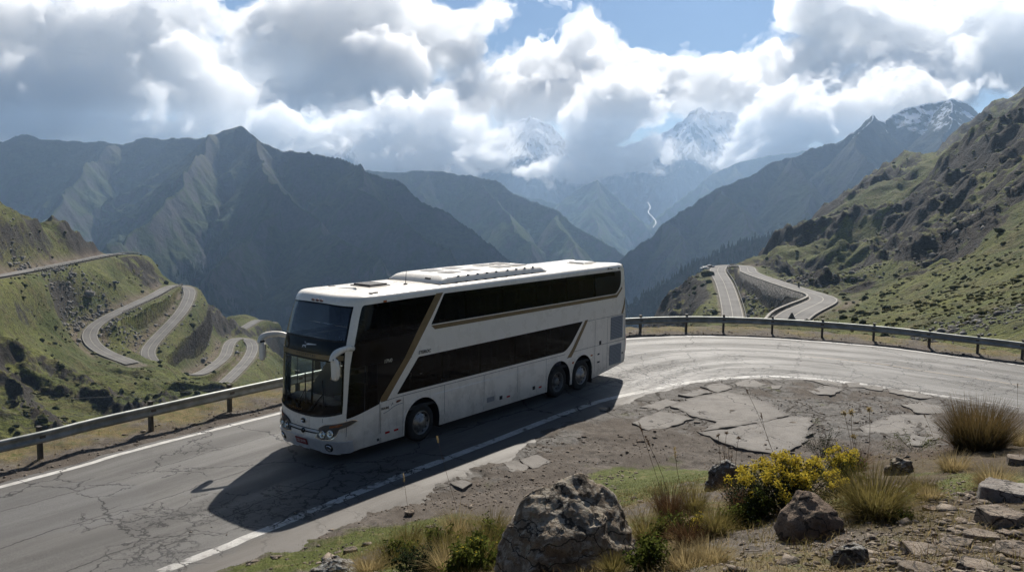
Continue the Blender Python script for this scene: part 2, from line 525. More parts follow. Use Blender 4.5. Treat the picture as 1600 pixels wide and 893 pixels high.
# slope in the foreground up to where the photographer stands: control points of its own
NC = np.array([P(*q) for q in ((300, 893, 14.6), (450, 860, 15.3), (600, 812, 16.4), (740, 775, 17.8), (950, 735, 19.6), (1100, 728, 19.6))] +
              [(0.2, 17.2, 0.03), (-6, 13, 0.05), (-12, 5, 0.1), (-3, 15.5, 0.04), (4.3, 20.2, 0.03), (8, 21.3, 0.05), (12, 22.5, 0.05), (17, 20.5, 0.06), (22, 14, 0.1), (29, 4, 0.1)] +
              [tuple(P(*q)) for q in ((560, 893, 12.2), (700, 860, 12.6), (760, 893, 10.2), (900, 893, 8.8), (1050, 893, 7.6), (1150, 893, 7.0), (1250, 893, 6.8), (1400, 893, 6.6), (1600, 893, 6.5),
               (1100, 800, 11.0), (1190, 775, 12.4), (1250, 740, 14.5), (1300, 800, 9.8), (1420, 790, 9.6), (1520, 702, 13.6), (1590, 690, 13.8), (1400, 735, 12.8), (1600, 760, 10.2), (1500, 780, 9.7), (1020, 830, 10.6), (960, 790, 13.8), (1010, 760, 16.5))] +
              [(3, 4, 4.7), (0, 2, 5.2), (-4, 2, 4.4), (6, 3, 5.0), (10, 4, 4.6), (-8, -3, 3.5), (0, -8, 6.2), (14, 6, 3.9), (18, 0, 4), (-4, 9, 2.1), (-7, 6, 1.9)])
NC = NC[:, :3]
_n = len(NC)
def _phn(r2): return np.sqrt(r2 + 1.0)
_B = np.zeros((_n + 3, _n + 3))
_B[:_n, :_n] = _phn(((NC[:, None, :2] - NC[None, :, :2]) ** 2).sum(-1)) - np.eye(_n) * 0.6
_B[:_n, _n:] = np.c_[np.ones(_n), NC[:, :2]]
_B[_n:, :_n] = _B[:_n, _n:].T
_WN = np.linalg.solve(_B, np.r_[NC[:, 2], 0, 0, 0])
def bank(X, Y):
    sh = X.shape; X = X.ravel(); Y = Y.ravel(); out = np.empty(len(X))
    for a in range(0, len(X), 100000):
        x = X[a:a + 100000]; y = Y[a:a + 100000]
        k = _phn((x[:, None] - NC[None, :, 0]) ** 2 + (y[:, None] - NC[None, :, 1]) ** 2)
        out[a:a + 100000] = k @ _WN[:-3] + _WN[-3] + _WN[-2] * x + _WN[-1] * y
    return out.reshape(sh)

def near_height(X, Y):
    """ground around the main road: road level, foreground bank, drop beyond the guard rail"""
    X = np.asarray(X, float); Y = np.asarray(Y, float)
    dn, _ = poly_dist(X, Y, NEARc[::2])             # > 0: on the road side of the near line
    df, _ = poly_dist(X, Y, FARc[::2])              # > 0: beyond the far line
    b = bank(X, Y)
    w = sstep(0.15, 1.6, -dn)
    z = np.maximum(b, 0.0) * w
    rough = sstep(0.1, 1.4, -dn)
    z = z + rough * (0.055 * fbm2(X * 0.9, Y * 0.9, 4, 4) + 0.018 * fbm2(X * 5, Y * 5, 3, 9)) - 0.012
    z = np.where(dn > 0.05, -0.03, z)
    s = df
    out = sstep(0.25, 0.9, s)
    z = z + out * (0.05 + 0.06 * fbm2(X * 1.1, Y * 1.1, 4, 21))
    return z, s

def hill_height(X, Y, detail=True):
    z = rbf(X, Y)
    r = np.hypot(X, Y)
    info = {}
    # ragged crags: where the photograph shows bare rock
    az = np.degrees(np.arctan2(X, Y))
    # screen-free masks in plan: crest ribs of the right hill, crag below the hairpin, gullies of the lower left spur
    warp = fbm2(X / 60, Y / 60, 3, 31) * 12
    rib = ridged2((X + warp) / 95, (Y - warp) / 140, 5, 5, 0.55)
    big = fbm2(X / 120, Y / 120, 4, 8)
    sc = np.clip(r / 160, 0.16, 2.6)
    z = z + big * 1.7 * sc + (rib - 0.45) * 4.6 * sc
    rock = np.zeros_like(z)
    for (cx, cy_, rx, ry, k) in CRAGS:
        m = np.exp(-(((X - cx) / rx) ** 2 + ((Y - cy_) / ry) ** 2))
        rock = np.maximum(rock, m * k)
    rock = np.clip(rock + 0.45 * fbm2(X / 26, Y / 26, 4, 40) * (rock > 0.08), 0, 1)
    rk = sstep(0.25, 0.6, rock)
    cr = ridged2((X + Y * 0.4) / 34, (Y - X * 0.3) / 50, 6, 15, 0.5)
    z = z + rk * (cr - 0.5) * 7.0 * np.clip(r / 220, 0.25, 1.8)
    if detail:
        z = z + fbm2(X / 13, Y / 13, 4, 60) * 0.55 * np.clip(r / 150, 0.25, 2.0)
    # roads cut level into the slope
    cut = np.zeros_like(z); bed = np.zeros_like(z)
    for rd, w in zip(FAR_ROADS, ROAD_W):
        lo = rd.min(0) - 40; hi = rd.max(0) + 40
        m = (X > lo[0]) & (X < hi[0]) & (Y > lo[1]) & (Y < hi[1])
        if not m.any(): continue
        d, par = poly_dist(X[m], Y[m], rd)
        zr = np.interp(par, np.arange(len(rd)), rd[:, 2])
        wide = np.where(d > 0, 1.9, 13.0) if rd is FAR_ROADS[3] else 13.0     # a wall holds up the inner edge of the hairpin road
        d = np.abs(d)
        f = 1 - sstep(w * 0.5 + 0.5, w * 0.5 + wide, d)
        zz = z[m]; dz = zz - zr
        z[m] = zr - 0.25 + (dz) * (1 - f)
        cut[m] = np.maximum(cut[m], (1 - sstep(w * 0.5 + 2, w * 0.5 + 7, d)) * sstep(w * .5 + .6, w * .5 + 1.8, d) * sstep(1.0, 3.5, dz + 2.0 * fbm2(X[m] / 18, Y[m] / 18, 3, 90)))
        bed[m] = np.maximum(bed[m], 1 - sstep(w * 0.5 + 0.2, w * 0.5 + 1.3, d))
    info['rock'] = rock; info['cut'] = cut; info['bed'] = bed
    return z, info

def crag(px, py, y, rx, ry, k=1.0):
    p = P(px, py, y); return (p[0], p[1], rx, ry, k)
CRAGS = [crag(20, 610, 258, 34, 26), crag(100, 620, 262, 22, 24), crag(60, 660, 245, 40, 22), crag(150, 640, 255, 16, 16, .9), crag(190, 590, 285, 20, 12, .8), crag(280, 600, 310, 22, 10, .65), crag(-60, 620, 250, 40, 40),
         crag(132, 380, 500, 26, 20), crag(100, 362, 490, 18, 20, .8), crag(40, 350, 440, 16, 26, .6), crag(246, 428, 515, 14, 16, .9), crag(355, 480, 565, 30, 34, .9), 
         crag(1080, 460, 365, 20, 60), crag(1050, 470, 375, 22, 60),
         crag(1205, 405, 400, 22, 36), crag(1240, 425, 350, 30, 20, .8), crag(1300, 445, 280, 26, 22, .75),
         crag(1235, 352, 500, 40, 40, 1.0), crag(1300, 312, 605, 60, 34, .9), crag(1370, 280, 690, 70, 36, .9), crag(1430, 245, 770, 90, 44, .95), crag(1540, 185, 900, 100, 60, .95),
         crag(1395, 370, 350, 30, 34, .9), crag(1440, 330, 380, 34, 34, .9), crag(1490, 285, 408, 44, 40, .95), crag(1560, 240, 430, 60, 50, .95), crag(1600, 330, 300, 36, 50, .8), crag(1500, 370, 290, 24, 30, .7), crag(1680, 250, 380, 70, 70, .9), crag(1440, 420, 240, 22, 24, .8)]
# ------------------------------------------------------------------ land materials
def hill_material():
    m = NT("alpine_grass_and_rock")
    p = m.pos(); n = m.sep(m.nor())
    n1 = m.noise(p, 0.02, 5, 0.6); n2 = m.noise(p, 0.14, 6, 0.65); n3 = m.noise(p, 0.9, 5, 0.7)
    grass = m.mix(m.ramp(n1, 0.35, 0.65), (0.06, 0.074, 0.016), (0.132, 0.137, 0.033))
    grass = m.mix(m.ramp(n2, 0.42, 0.68), grass, (0.105, 0.092, 0.036))
    tuss = m.voro(p, 0.55, 'F1')
    grass = m.mix(m.math('MULTIPLY', m.ramp(n3, 0.46, 0.62), 0.75), grass, (0.022, 0.028, 0.009))
    rockc = m.mix(m.ramp(n3, 0.3, 0.7), (0.014, 0.012, 0.0105), (0.062, 0.054, 0.046))
    rockc = m.mix(m.ramp(n2, 0.4, 0.7), rockc, (0.036, 0.028, 0.021))
    steep = m.math('ADD', n[2], m.math('MULTIPLY', m.math('SUBTRACT', n2, 0.5), 0.5))
    sl = m.ramp(steep, 0.40, 0.28)
    ra = m.ramp(m.math('ADD', m.attr('rock'), m.math('MULTIPLY', m.math('SUBTRACT', n2, 0.5), 1.1)), 0.32, 0.5)
    rf = m.math('MAXIMUM', m.math('MULTIPLY', ra, m.ramp(steep, 0.97, 0.82)), sl)
    col = m.mix(rf, grass, rockc)
    cutc = m.mix(m.ramp(n2, 0.35, 0.65), (0.10, 0.068, 0.048), (0.17, 0.135, 0.105))
    col = m.mix(m.math('MULTIPLY', m.attr('cut'), 0.85), col, cutc)
    gravel = m.mix(m.ramp(n3, 0.3, 0.7), (0.13, 0.11, 0.085), (0.22, 0.19, 0.15))
    col = m.mix(m.math('MULTIPLY', m.attr('bed'), 0.8), col, gravel)
    h = m.math('ADD', m.math('MULTIPLY', n3, 0.7), m.math('MULTIPLY', n2, 1.6))
    m.bsdf(col, 0.92, normal=m.bump(h, 0.9, 1.6), spec=0.12)
    return m.m

def mountain_material(name, low, mid, high, rock, snow=None, zf=(-400, 100), tree=0.0):
    """alpine flank: dark woods low, turf above, bare rock on steep ground and towards the crest, old snow on ledges"""
    m = NT(name)
    p = m.pos(); n = m.sep(m.nor()); z = m.sep(p)[2]
    n1 = m.noise(p, 0.0016, 6, 0.6); n2 = m.noise(p, 0.011, 6, 0.65); n3 = m.noise(p, 0.06, 4, 0.7)
    zz = m.math('ADD', z, m.math('MULTIPLY', m.math('SUBTRACT', n1, 0.5), 700))
    zz = m.math('ADD', zz, m.math('MULTIPLY', m.math('SUBTRACT', n2, 0.5), 260))
    c = m.mix(m.ramp(zz, zf[0] - 120, zf[0] + 90), low, mid)
    c = m.mix(m.ramp(zz, zf[1] - 120, zf[1] + 160), c, high)
    c = m.mix(m.math('MULTIPLY', m.ramp(n3, 0.42, 0.62), 0.6), c, [x * 0.45 for x in low])
    st = m.math('ADD', n[2], m.math('MULTIPLY', m.math('SUBTRACT', n2, 0.5), 0.7))
    c = m.mix(m.ramp(st, 0.68, 0.5), c, m.mix(m.ramp(n3, 0.3, 0.7), rock, [x * 1.8 for x in rock]))
    if snow is not None:
        sn = m.math('ADD', z, m.math('MULTIPLY', m.math('SUBTRACT', n2, 0.5), snow[1]))
        sf = m.math('MULTIPLY', m.ramp(sn, snow[0], snow[0] + snow[2]), m.ramp(m.math('ADD', n[2], m.math('MULTIPLY', m.math('SUBTRACT', n3, 0.5), 0.5)), snow[3], snow[3] + 0.08))
        c = m.mix(sf, c, (0.8, 0.82, 0.86))
    h = m.math('ADD', m.math('MULTIPLY', n3, 8.0), m.math('MULTIPLY', n2, 22))
    m.bsdf(c, 0.95, normal=m.bump(h, 0.7, 1.0), spec=0.08)
    return m.m

# ------------------------------------------------------------------ the hillsides with the far roads: one sheet
t1 = time.time()
az = np.radians(np.r_[np.linspace(-56, -33, 60, endpoint=False), np.linspace(-33, -9, 560, endpoint=False), np.linspace(-9, 4, 110, endpoint=False), np.linspace(4, 33, 640, endpoint=False), np.linspace(33, 56, 60)])
rr = np.exp(np.r_[np.linspace(math.log(21), math.log(110), 130, endpoint=False), np.linspace(math.log(110), math.log(700), 620, endpoint=False), np.linspace(math.log(700), math.log(1500), 110)])
RR, AZ = np.meshgrid(rr, az, indexing='ij')
HX = RR * np.sin(AZ); HY = RR * np.cos(AZ)
HZ, HI = hill_height(HX, HY)
ds = poly_dist(HX, HY, FARc[::3])[0]
HZ = np.where(ds < 14, np.minimum(HZ, -0.35 - np.maximum(ds - 3.0, 0) * 0.35), HZ) if False else HZ
w = sstep(3.2, 12.0, ds)
HZ = HZ * w + (np.minimum(HZ, -0.5) * 0.25 - 0.35 - 0.25 * np.clip(ds - 3, 0, 20)) * (1 - w)
V = np.stack([HX, HY, HZ], -1).reshape(-1, 3)
Q = grid_faces(len(rr), len(az))
keep = (ds.ravel()[Q] > 3.0).all(1)
Q = Q[keep][:, ::-1]
me = np_mesh("hillside", V, Q)
for k in ('rock', 'cut', 'bed'):
    set_attr(me, k, HI[k].ravel())
MAT_HILL = hill_material()
tag(link("hillside", me, MAT_HILL), kind="structure")
print("hillside", len(V), round(time.time() - t1, 1))

def hz_at(x, y):
    return hill_height(np.array([x], float), np.array([y], float))[0][0]

# ------------------------------------------------------------------ mountains: flanks fall from crest lines and spurs, gullies run down them
def mountain(name, ridges, az0, az1, r0, r1, na, nr, slope=0.75, gully=60.0, gl=170.0, floor=-980.0, seed=1, curve=0.86, rough=1.0, mat=None, jag=10.0):
    a = np.radians(np.linspace(az0, az1, na))
    r = np.linspace(r0, r1, nr)
    R_, A_ = np.meshgrid(r, a, indexing='ij')
    X = R_ * np.sin(A_); Y = R_ * np.cos(A_)
    wx = fbm2(X / 700, Y / 700, 4, seed + 3) * 70 * rough; wy = fbm2(X / 700, Y / 700, 4, seed + 9) * 70 * rough
    Xw = X + wx; Yw = Y + wy
    best = np.full(X.shape, -1e9); bt = np.zeros(X.shape); bd = np.zeros(X.shape)
    off = 0.0
    for ridge in ridges:
        k = 1.0
        if isinstance(ridge, tuple): ridge, k = ridge
        pl = resample([P(*q) for q in ridge], 160.0, smooth=False)
        s = np.r_[0, np.cumsum(np.linalg.norm(np.diff(pl[:, :2], axis=0), axis=1))]
        jg = (ridged2(s / 260, s * 0 + seed * 3.3, 4, seed) - 0.45) * jag * 3.0
        for i in range(len(pl) - 1):
            e = pl[i + 1, :2] - pl[i, :2]; L2 = e @ e
            t = np.clip(((Xw - pl[i, 0]) * e[0] + (Yw - pl[i, 1]) * e[1]) / L2, 0, 1)
            d = np.hypot(Xw - pl[i, 0] - t * e[0], Yw - pl[i, 1] - t * e[1])
            z = pl[i, 2] + jg[i] * (1 - t) + jg[i + 1] * t + (pl[i + 1, 2] - pl[i, 2]) * t - slope * k * 1000 * (d / 1000) ** curve
            m = z > best
            best = np.where(m, z, best); bt = np.where(m, off + s[i] + t * math.sqrt(L2), bt); bd = np.where(m, d, bd)
        off += s[-1] + 5000
    amp = gully * sstep(20, 420, bd)
    g = ridged2(bt / gl + fbm2(X / 500, Y / 500, 3, seed + 30) * 0.7, bd / (gl * 6), 5, seed + 12, 0.52)
    Z = best + (g - 0.55) * amp * 1.6
    Z += (ridged2(X / 240, Y / 240, 6, seed + 20, 0.56) - 0.45) * 46 * rough * (0.35 + 0.65 * sstep(0, 300, bd))
    Z += fbm2(X / 60, Y / 60, 4, seed + 50) * 6 * rough
    Z = np.maximum(Z, floor + fbm2(X / 300, Y / 300, 3, seed) * 8)
    V = np.stack([X, Y, Z], -1).reshape(-1, 3)
    me = np_mesh(name, V, grid_faces(nr, na)[:, ::-1])
    return tag(link(name, me, mat), kind="structure")

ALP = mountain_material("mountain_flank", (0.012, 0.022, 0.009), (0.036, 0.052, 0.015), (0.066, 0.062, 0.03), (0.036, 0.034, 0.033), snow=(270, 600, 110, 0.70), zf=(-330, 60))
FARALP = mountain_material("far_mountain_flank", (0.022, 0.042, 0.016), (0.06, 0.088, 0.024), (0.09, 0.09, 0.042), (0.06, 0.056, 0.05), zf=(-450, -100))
WOOD = mountain_material("wooded_spur", (0.014, 0.022, 0.012), (0.02, 0.03, 0.014), (0.03, 0.04, 0.018), (0.03, 0.028, 0.025), zf=(-300, 0))
PEAK = mountain_material("snow_peak", (0.05, 0.05, 0.05), (0.06, 0.058, 0.056), (0.065, 0.063, 0.062), (0.05, 0.05, 0.052), snow=(240, 700, 160, 0.44), zf=(0, 400))

t1 = time.time()
mountain("mountain", [
    [(-260, 190, 5200), (-60, 208, 4900), (60, 218, 4700), (180, 220, 4500), (290, 220, 4300), (338, 205, 4200), (374, 196, 4150), (400, 208, 4080), (440, 236, 4000), (500, 240, 3900), (548, 248, 3800), (600, 277, 3700), (660, 306, 3600), (720, 345, 3500), (790, 385, 3400), (850, 420, 3300), (920, 470, 3200)],
    [(400, 208, 4080), (412, 262, 3640), (440, 300, 3350), (490, 335, 3080), (540, 375, 2800), (610, 440, 2450), (680, 520, 2100)],
    [(338, 205, 4200), (300, 258, 3700), (240, 310, 3300), (190, 350, 3000), (150, 400, 2700), (110, 470, 2300)],
    [(548, 248, 3800), (600, 305, 3350), (660, 352, 3050), (730, 420, 2700)],
    [(180, 220, 4500), (130, 280, 3900), (60, 340, 3400), (-20, 420, 2900)],
    [(440, 320, 3250), (380, 380, 2900), (330, 460, 2500)]],
    -38, 8, 1750, 5600, 900, 430, slope=0.80, gully=95, gl=190, seed=2, mat=ALP, jag=24)
mountain("mountain", [
    [(900, 440, 3450), (980, 392, 3800), (1050, 343, 4000), (1130, 292, 4300), (1190, 257, 4500), (1225, 240, 4600), (1256, 230, 4650), (1263, 223, 4655), (1270, 229, 4660), (1278, 222, 4665), (1290, 228, 4690), (1303, 220, 4720), (1340, 196, 4800), (1366, 172, 4850), (1384, 186, 4880), (1412, 166, 4920), (1440, 158, 4960), (1486, 152, 5000), (1510, 166, 5000), (1535, 174, 5000), (1640, 190, 5100), (1800, 170, 5200)],
    [(1130, 292, 4300), (1165, 330, 3800), (1190, 365, 3350), (1215, 420, 2900)],
    [(1050, 343, 4000), (1075, 380, 3600), (1090, 420, 3200)],
    [(1225, 240, 4600), (1245, 290, 4000), (1262, 340, 3450), (1280, 400, 2900)],
    [(1366, 172, 4850), (1350, 230, 4200), (1345, 280, 3700), (1350, 340, 3200)],
    [(1486, 152, 5000), (1480, 220, 4200), (1490, 280, 3600)]],
    2, 40, 2300, 6000, 800, 380, slope=0.80, gully=72, gl=150, seed=5, mat=ALP, jag=16)
mountain("mountain", [
    [(380, 240, 7200), (520, 262, 6800), (600, 268, 6500), (680, 268, 6300), (745, 270, 6200), (800, 291, 6000), (870, 331, 5700), (930, 366, 5500), (968, 386, 5350), (1010, 425, 5100)],
    [(745, 270, 6200), (775, 320, 5600), (800, 365, 5100), (840, 420, 4600)],
    [(660, 268, 6350), (650, 320, 5600), (680, 380, 5000)],
    [(870, 331, 5700), (890, 380, 5150), (910, 420, 4700)]],
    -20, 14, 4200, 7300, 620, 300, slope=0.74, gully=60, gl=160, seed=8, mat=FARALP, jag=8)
mountain("mountain", [
    [(700, 300, 9000), (800, 300, 8800), (870, 318, 8300), (905, 292, 8250), (935, 280, 8200), (965, 305, 8000), (990, 335, 7800), (1012, 362, 7500), (1020, 385, 7300)],
    [(935, 280, 8200), (930, 330, 7500), (940, 380, 6900)],
    [(870, 318, 8300), (872, 360, 7500)]],
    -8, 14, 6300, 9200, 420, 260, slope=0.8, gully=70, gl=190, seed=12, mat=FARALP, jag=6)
mountain("mountain", [
    [(1018, 352, 7600), (1032, 338, 7900), (1060, 312, 8100), (1100, 282, 8400), (1150, 256, 8600), (1210, 240, 8700), (1300, 230, 8800), (1450, 220, 8800)],
    [(1100, 282, 8400), (1110, 330, 7700), (1100, 380, 7000)],
    [(1150, 256, 8600), (1180, 320, 7600)]],
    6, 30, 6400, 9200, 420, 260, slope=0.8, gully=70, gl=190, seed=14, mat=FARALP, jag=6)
mountain("mountain", [
    [(300, 240, 13500), (420, 222, 13200), (500, 214, 13000), (545, 200, 12900), (575, 214, 12800), (620, 226, 12800), (690, 206, 12800), (740, 206, 12700), (785, 192, 12600), (835, 180, 12500), (868, 190, 12500), (900, 222, 12400), (960, 232, 12300), (1010, 220, 12300), (1045, 192, 12300), (1070, 180, 12300), (1095, 166, 12300), (1125, 172, 12300), (1160, 180, 12300), (1195, 192, 12300), (1240, 225, 12400), (1350, 235, 12800), (1500, 225, 13000)],
    [(835, 180, 12500), (825, 230, 11600), (840, 290, 10800)],
    [(1095, 166, 12300), (1080, 220, 11500), (1060, 270, 10800)],
    [(1160, 180, 12300), (1165, 240, 11400), (1150, 290, 10700)],
    [(740, 206, 12700), (720, 250, 11800), (700, 290, 11000)]],
    -24, 28, 9900, 14200, 900, 340, slope=0.95, gully=110, gl=300, seed=17, mat=PEAK, jag=26, rough=2.0)
mountain("mountain", [
    [(960, 492, 1450), (1010, 470, 1520), (1060, 438, 1600), (1105, 402, 1700), (1150, 383, 1800), (1205, 368, 1900), (1260, 350, 2000), (1330, 330, 2100)],
    [(1105, 402, 1700), (1120, 440, 1450), (1110, 490, 1250)],
    [(1205, 368, 1900), (1200, 410, 1600)]],
    2, 26, 1050, 2250, 420, 260, slope=0.8, gully=26, gl=90, seed=22, mat=WOOD, jag=3, rough=0.5, floor=-900)
print("mountains", round(time.time() - t1, 1))

# valley floor under everything
gm = NT("valley_floor")
gm.bsdf(gm.mix(gm.ramp(gm.noise(gm.pos(), 0.01, 5), 0.35, 0.65), (0.03, 0.045, 0.018), (0.07, 0.075, 0.03)), 0.95, spec=0.1)
tag(link("ground", np_mesh("ground", [(-9000, -55, -960), (9000, -55, -960), (9000, 9380, -960), (-9000, 9380, -960)], [(0, 1, 2, 3)]), gm.m), kind="structure")

# ------------------------------------------------------------------ the air of the valley
hz = NT("valley_air")
pv = hz.n("ShaderNodeVolumePrincipled")
pv.inputs['Color'].default_value = (0.48, 0.69, 0.98, 1)
pv.inputs['Density'].default_value = HAZE_DENSITY
pv.inputs['Anisotropy'].default_value = 0.55
hz.t.links.new(pv.outputs[0], hz.out.inputs['Volume'])
bm = bmesh.new()
bmesh.ops.create_cube(bm, size=1.0)
for v in bm.verts:
    v.co = Vector((v.co.x * 18400, -60 + (v.co.y + 0.5) * 9480, -961.5 + (v.co.z + 0.5) * (961.5 + 640)))
me = bpy.data.meshes.new("haze"); bm.to_mesh(me); bm.free()
tag(link("haze", me, hz.m), kind="stuff")
# ------------------------------------------------------------------ ground beside the main road: one fine sheet round the photographer
t1 = time.time()
az = np.radians(np.r_[np.linspace(-115, -36, 120, endpoint=False), np.linspace(-36, 36, 900, endpoint=False), np.linspace(36, 115, 120)])
rr = np.exp(np.linspace(math.log(0.8), math.log(58), 620))
RR, AZ = np.meshgrid(rr, az, indexing='ij')
GX = RR * np.sin(AZ); GY = RR * np.cos(AZ)
GZ, GS = near_height(GX, GY)
dnear = poly_dist(GX, GY, NEARc[::2])[0]
# brink beyond the guard rail
GZ = GZ - sstep(2.6, 5.5, GS + 0.35 * fbm2(GX / 2.5, GY / 2.5, 3, 77)) * (1.2 + 0.55 * np.clip(GS - 2.6, 0, 9))
keep = (GS < 7.5)
# zones painted by what grows or lies there: moss-green turf, dry turf, gravel
def blob(X, Y, px, py, rx, ry, k=1.0, z=0.3):
    c = G(px, py, z); return k * np.exp(-(((X - c[0]) / rx) ** 2 + ((Y - c[1]) / ry) ** 2))
nz = fbm2(GX / 1.6, GY / 1.6, 5, 51)
moss = blob(GX, GY, 1020, 762, 1.9, 2.3, 1.25) + blob(GX, GY, 960, 800, 1.6, 1.6, 1.0, 0.8) + blob(GX, GY, 1060, 735, 1.2, 1.0, .9) + blob(GX, GY, 620, 835, 2.2, 1.3, .8) + blob(GX, GY, 480, 865, 2.0, 1.0, .8) + blob(GX, GY, 1240, 870, .8, .5, .0)
for q in ((-6.2, 11.5, 4, 1.5), (-2.5, 12.5, 2.4, 1.3), (0.2, 12.2, 2, 1.2), (6.1, 10.8, 1.0, .8), (7.6, 10.4, 1.0, .7), (4.6, 10.5, 1.2, .8)):
    moss = moss + 0.85 * np.exp(-(((GX - q[0]) / q[2]) ** 2 + ((GY - q[1]) / q[3]) ** 2))
moss = sstep(0.42, 0.82, moss + 0.5 * nz + 0.22 * fbm2(GX / .35, GY / .35, 4, 71))
bankm = sstep(0.4, 2.4, -dnear)
slope_h = sstep(0.25, 0.9, bank(GX, GY))
dry = np.clip(sstep(0.45, 0.75, 0.45 + 0.55 * nz + 0.25 * slope_h - 0.6 * sstep(0.3, 1.0, -slope_h + 1)), 0, 1) * slope_h
shoulder = sstep(0.9, 1.5, GS + 0.4 * nz)
dirt = np.clip(sstep(2.5, 4.2, GX - 0.06 * GY) * slope_h * 1.0, 0, 1)
old = np.clip(sstep(-2.6, -0.2, dnear + 1.1 * nz) * (dnear < 0) + blob(GX, GY, 1160, 650, 3.2, 2.6, 1.0, 0) + blob(GX, GY, 1400, 668, 2.4, 2.2, .9, 0) + blob(GX, GY, 1290, 630, 3.0, 1.6, .55, 0), 0, 1.2)
old = sstep(0.52, 0.8, old + 0.35 * fbm2(GX / .9, GY / .9, 5, 91)) * (1 - slope_h) * sstep(6, 12, GX * .8 + GY * .6)
V = np.stack([GX, GY, GZ], -1).reshape(-1, 3)
Q = grid_faces(len(rr), len(az))
Q = Q[keep.ravel()[Q].all(1)][:, ::-1]
me = np_mesh("roadside_ground", V, Q)
for k, a in (('moss', moss), ('dry', dry), ('shoulder', shoulder), ('dirt', dirt), ('old', old)):
    set_attr(me, k, a.ravel())
m = NT("gravel_soil_and_turf")
p = m.pos()
n1 = m.noise(p, 0.7, 5, 0.6); n2 = m.noise(p, 4.0, 6, 0.65); n3 = m.noise(p, 26, 5, 0.7)
stones = m.voro(p, 16, 'F1'); stones2 = m.voro(p, 45, 'F1')
grav = m.mix(m.ramp(n2, 0.3, 0.7), (0.052, 0.043, 0.035), (0.135, 0.115, 0.097))
grav = m.mix(m.ramp(n1, 0.4, 0.62), grav, (0.088, 0.072, 0.058))
vc = m.n("ShaderNodeTexVoronoi", feature='F1', i_Scale=34.0); m.set(vc.inputs['Vector'], p)
peb = m.math('MULTIPLY', m.ramp(vc.outputs['Distance'], 0.34, 0.22), m.ramp(m.sep(vc.outputs['Color'])[0], 0.6, 0.66))
grav = m.mix(m.math('MULTIPLY', peb, 0.8), grav, (0.25, 0.22, 0.19))
soil = m.mix(m.ramp(n2, 0.3, 0.7), (0.028, 0.019, 0.013), (0.085, 0.06, 0.042))
soil = m.mix(m.math('MULTIPLY', peb, 0.55), soil, (0.2, 0.17, 0.14))
dryc = m.mix(m.ramp(n3, 0.3, 0.7), (0.085, 0.062, 0.026), (0.2, 0.155, 0.07))
dryc = m.mix(m.ramp(n2, 0.45, 0.65), dryc, (0.07, 0.075, 0.022))
mossc = m.mix(m.ramp(n3, 0.35, 0.65), (0.04, 0.05, 0.011), (0.095, 0.108, 0.024))
mossc = m.mix(m.ramp(n2, 0.5, 0.7), mossc, (0.14, 0.125, 0.05))
oldc = m.mix(m.ramp(n2, 0.3, 0.7), (0.10, 0.093, 0.085), (0.185, 0.173, 0.158))
oldc = m.mix(m.math('MULTIPLY', m.ramp(n3, 0.5, 0.34), 0.6), oldc, (0.05, 0.045, 0.04))
wvo = m.n("ShaderNodeTexNoise", i_Scale=1.2, i_Detail=6.0); m.set(wvo.inputs['Vector'], p)
wpo = m.vmath('ADD', m.vmath('SCALE', p, s=0.75), m.vmath('SCALE', wvo.outputs['Color'], s=0.7))
cko = m.math('MAXIMUM', m.math('LESS_THAN', m.voro(wpo, 1.0, 'DISTANCE_TO_EDGE'), m.math('MULTIPLY', n2, 0.05)), m.math('MULTIPLY', m.math('LESS_THAN', m.voro(wpo, 3.1, 'DISTANCE_TO_EDGE'), m.math('MULTIPLY', n2, 0.07)), m.ramp(n1, 0.45, 0.55)))
oldc = m.mix(cko, oldc, (0.035, 0.028, 0.022))
grav = m.mix(m.math('MULTIPLY', m.attr('old'), 0.9), grav, oldc)
c = m.mix(m.attr('dirt'), grav, soil)
c = m.mix(m.math('MULTIPLY', m.attr('dry'), m.math('SUBTRACT', 0.75, m.math('MULTIPLY', m.attr('dirt'), 0.5))), c, dryc)
sh = m.math('MULTIPLY', m.attr('shoulder'), m.ramp(n1, 0.35, 0.6))
c = m.mix(sh, c, dryc)
c = m.mix(m.attr('moss'), c, mossc)
h = m.math('SUBTRACT', m.math('ADD', m.math('MULTIPLY', n3, 0.5), m.math('ADD', n2, m.math('MULTIPLY', peb, 0.5))), m.math('MULTIPLY', m.math('MULTIPLY', cko, m.attr('old')), 1.5))
m.bsdf(c, 0.93, normal=m.bump(h, 0.85, 0.035), spec=0.15)
MAT_GROUND = m.m
tag(link("roadside_ground", me, MAT_GROUND), kind="structure")

def ground_z(x, y):
    z, s = near_height(np.array([x], float), np.array([y], float))
    s = float(s[0]); z = float(z[0])
    if s > 2.6: z -= float(sstep(2.6, 5.5, s)) * (1.2 + 0.55 * min(max(s - 2.6, 0), 9))
    return z

def on_ground(px, py):
    """where the sight line through a pixel meets the roadside ground"""
    d = ray(px, py)
    t = np.linspace(2.5, 45, 1700)
    x = d[0] * t; y = d[1] * t; z = CAMZ + d[2] * t
    gz, s = near_height(x, y)
    i = np.argmax(z < gz)
    if z[i] >= gz[i]: i = len(t) - 1
    return Vector((x[i], y[i], gz[i]))

# ------------------------------------------------------------------ the main road
N = 900
fa = np.stack([np.interp(np.linspace(0, 1, N), np.linspace(0, 1, len(FARc)), FARc[:, k]) for k in (0, 1)], 1)
na_ = np.stack([np.interp(np.linspace(0, 1, N), np.linspace(0, 1, len(NEARc)), NEARc[:, k]) for k in (0, 1)], 1)
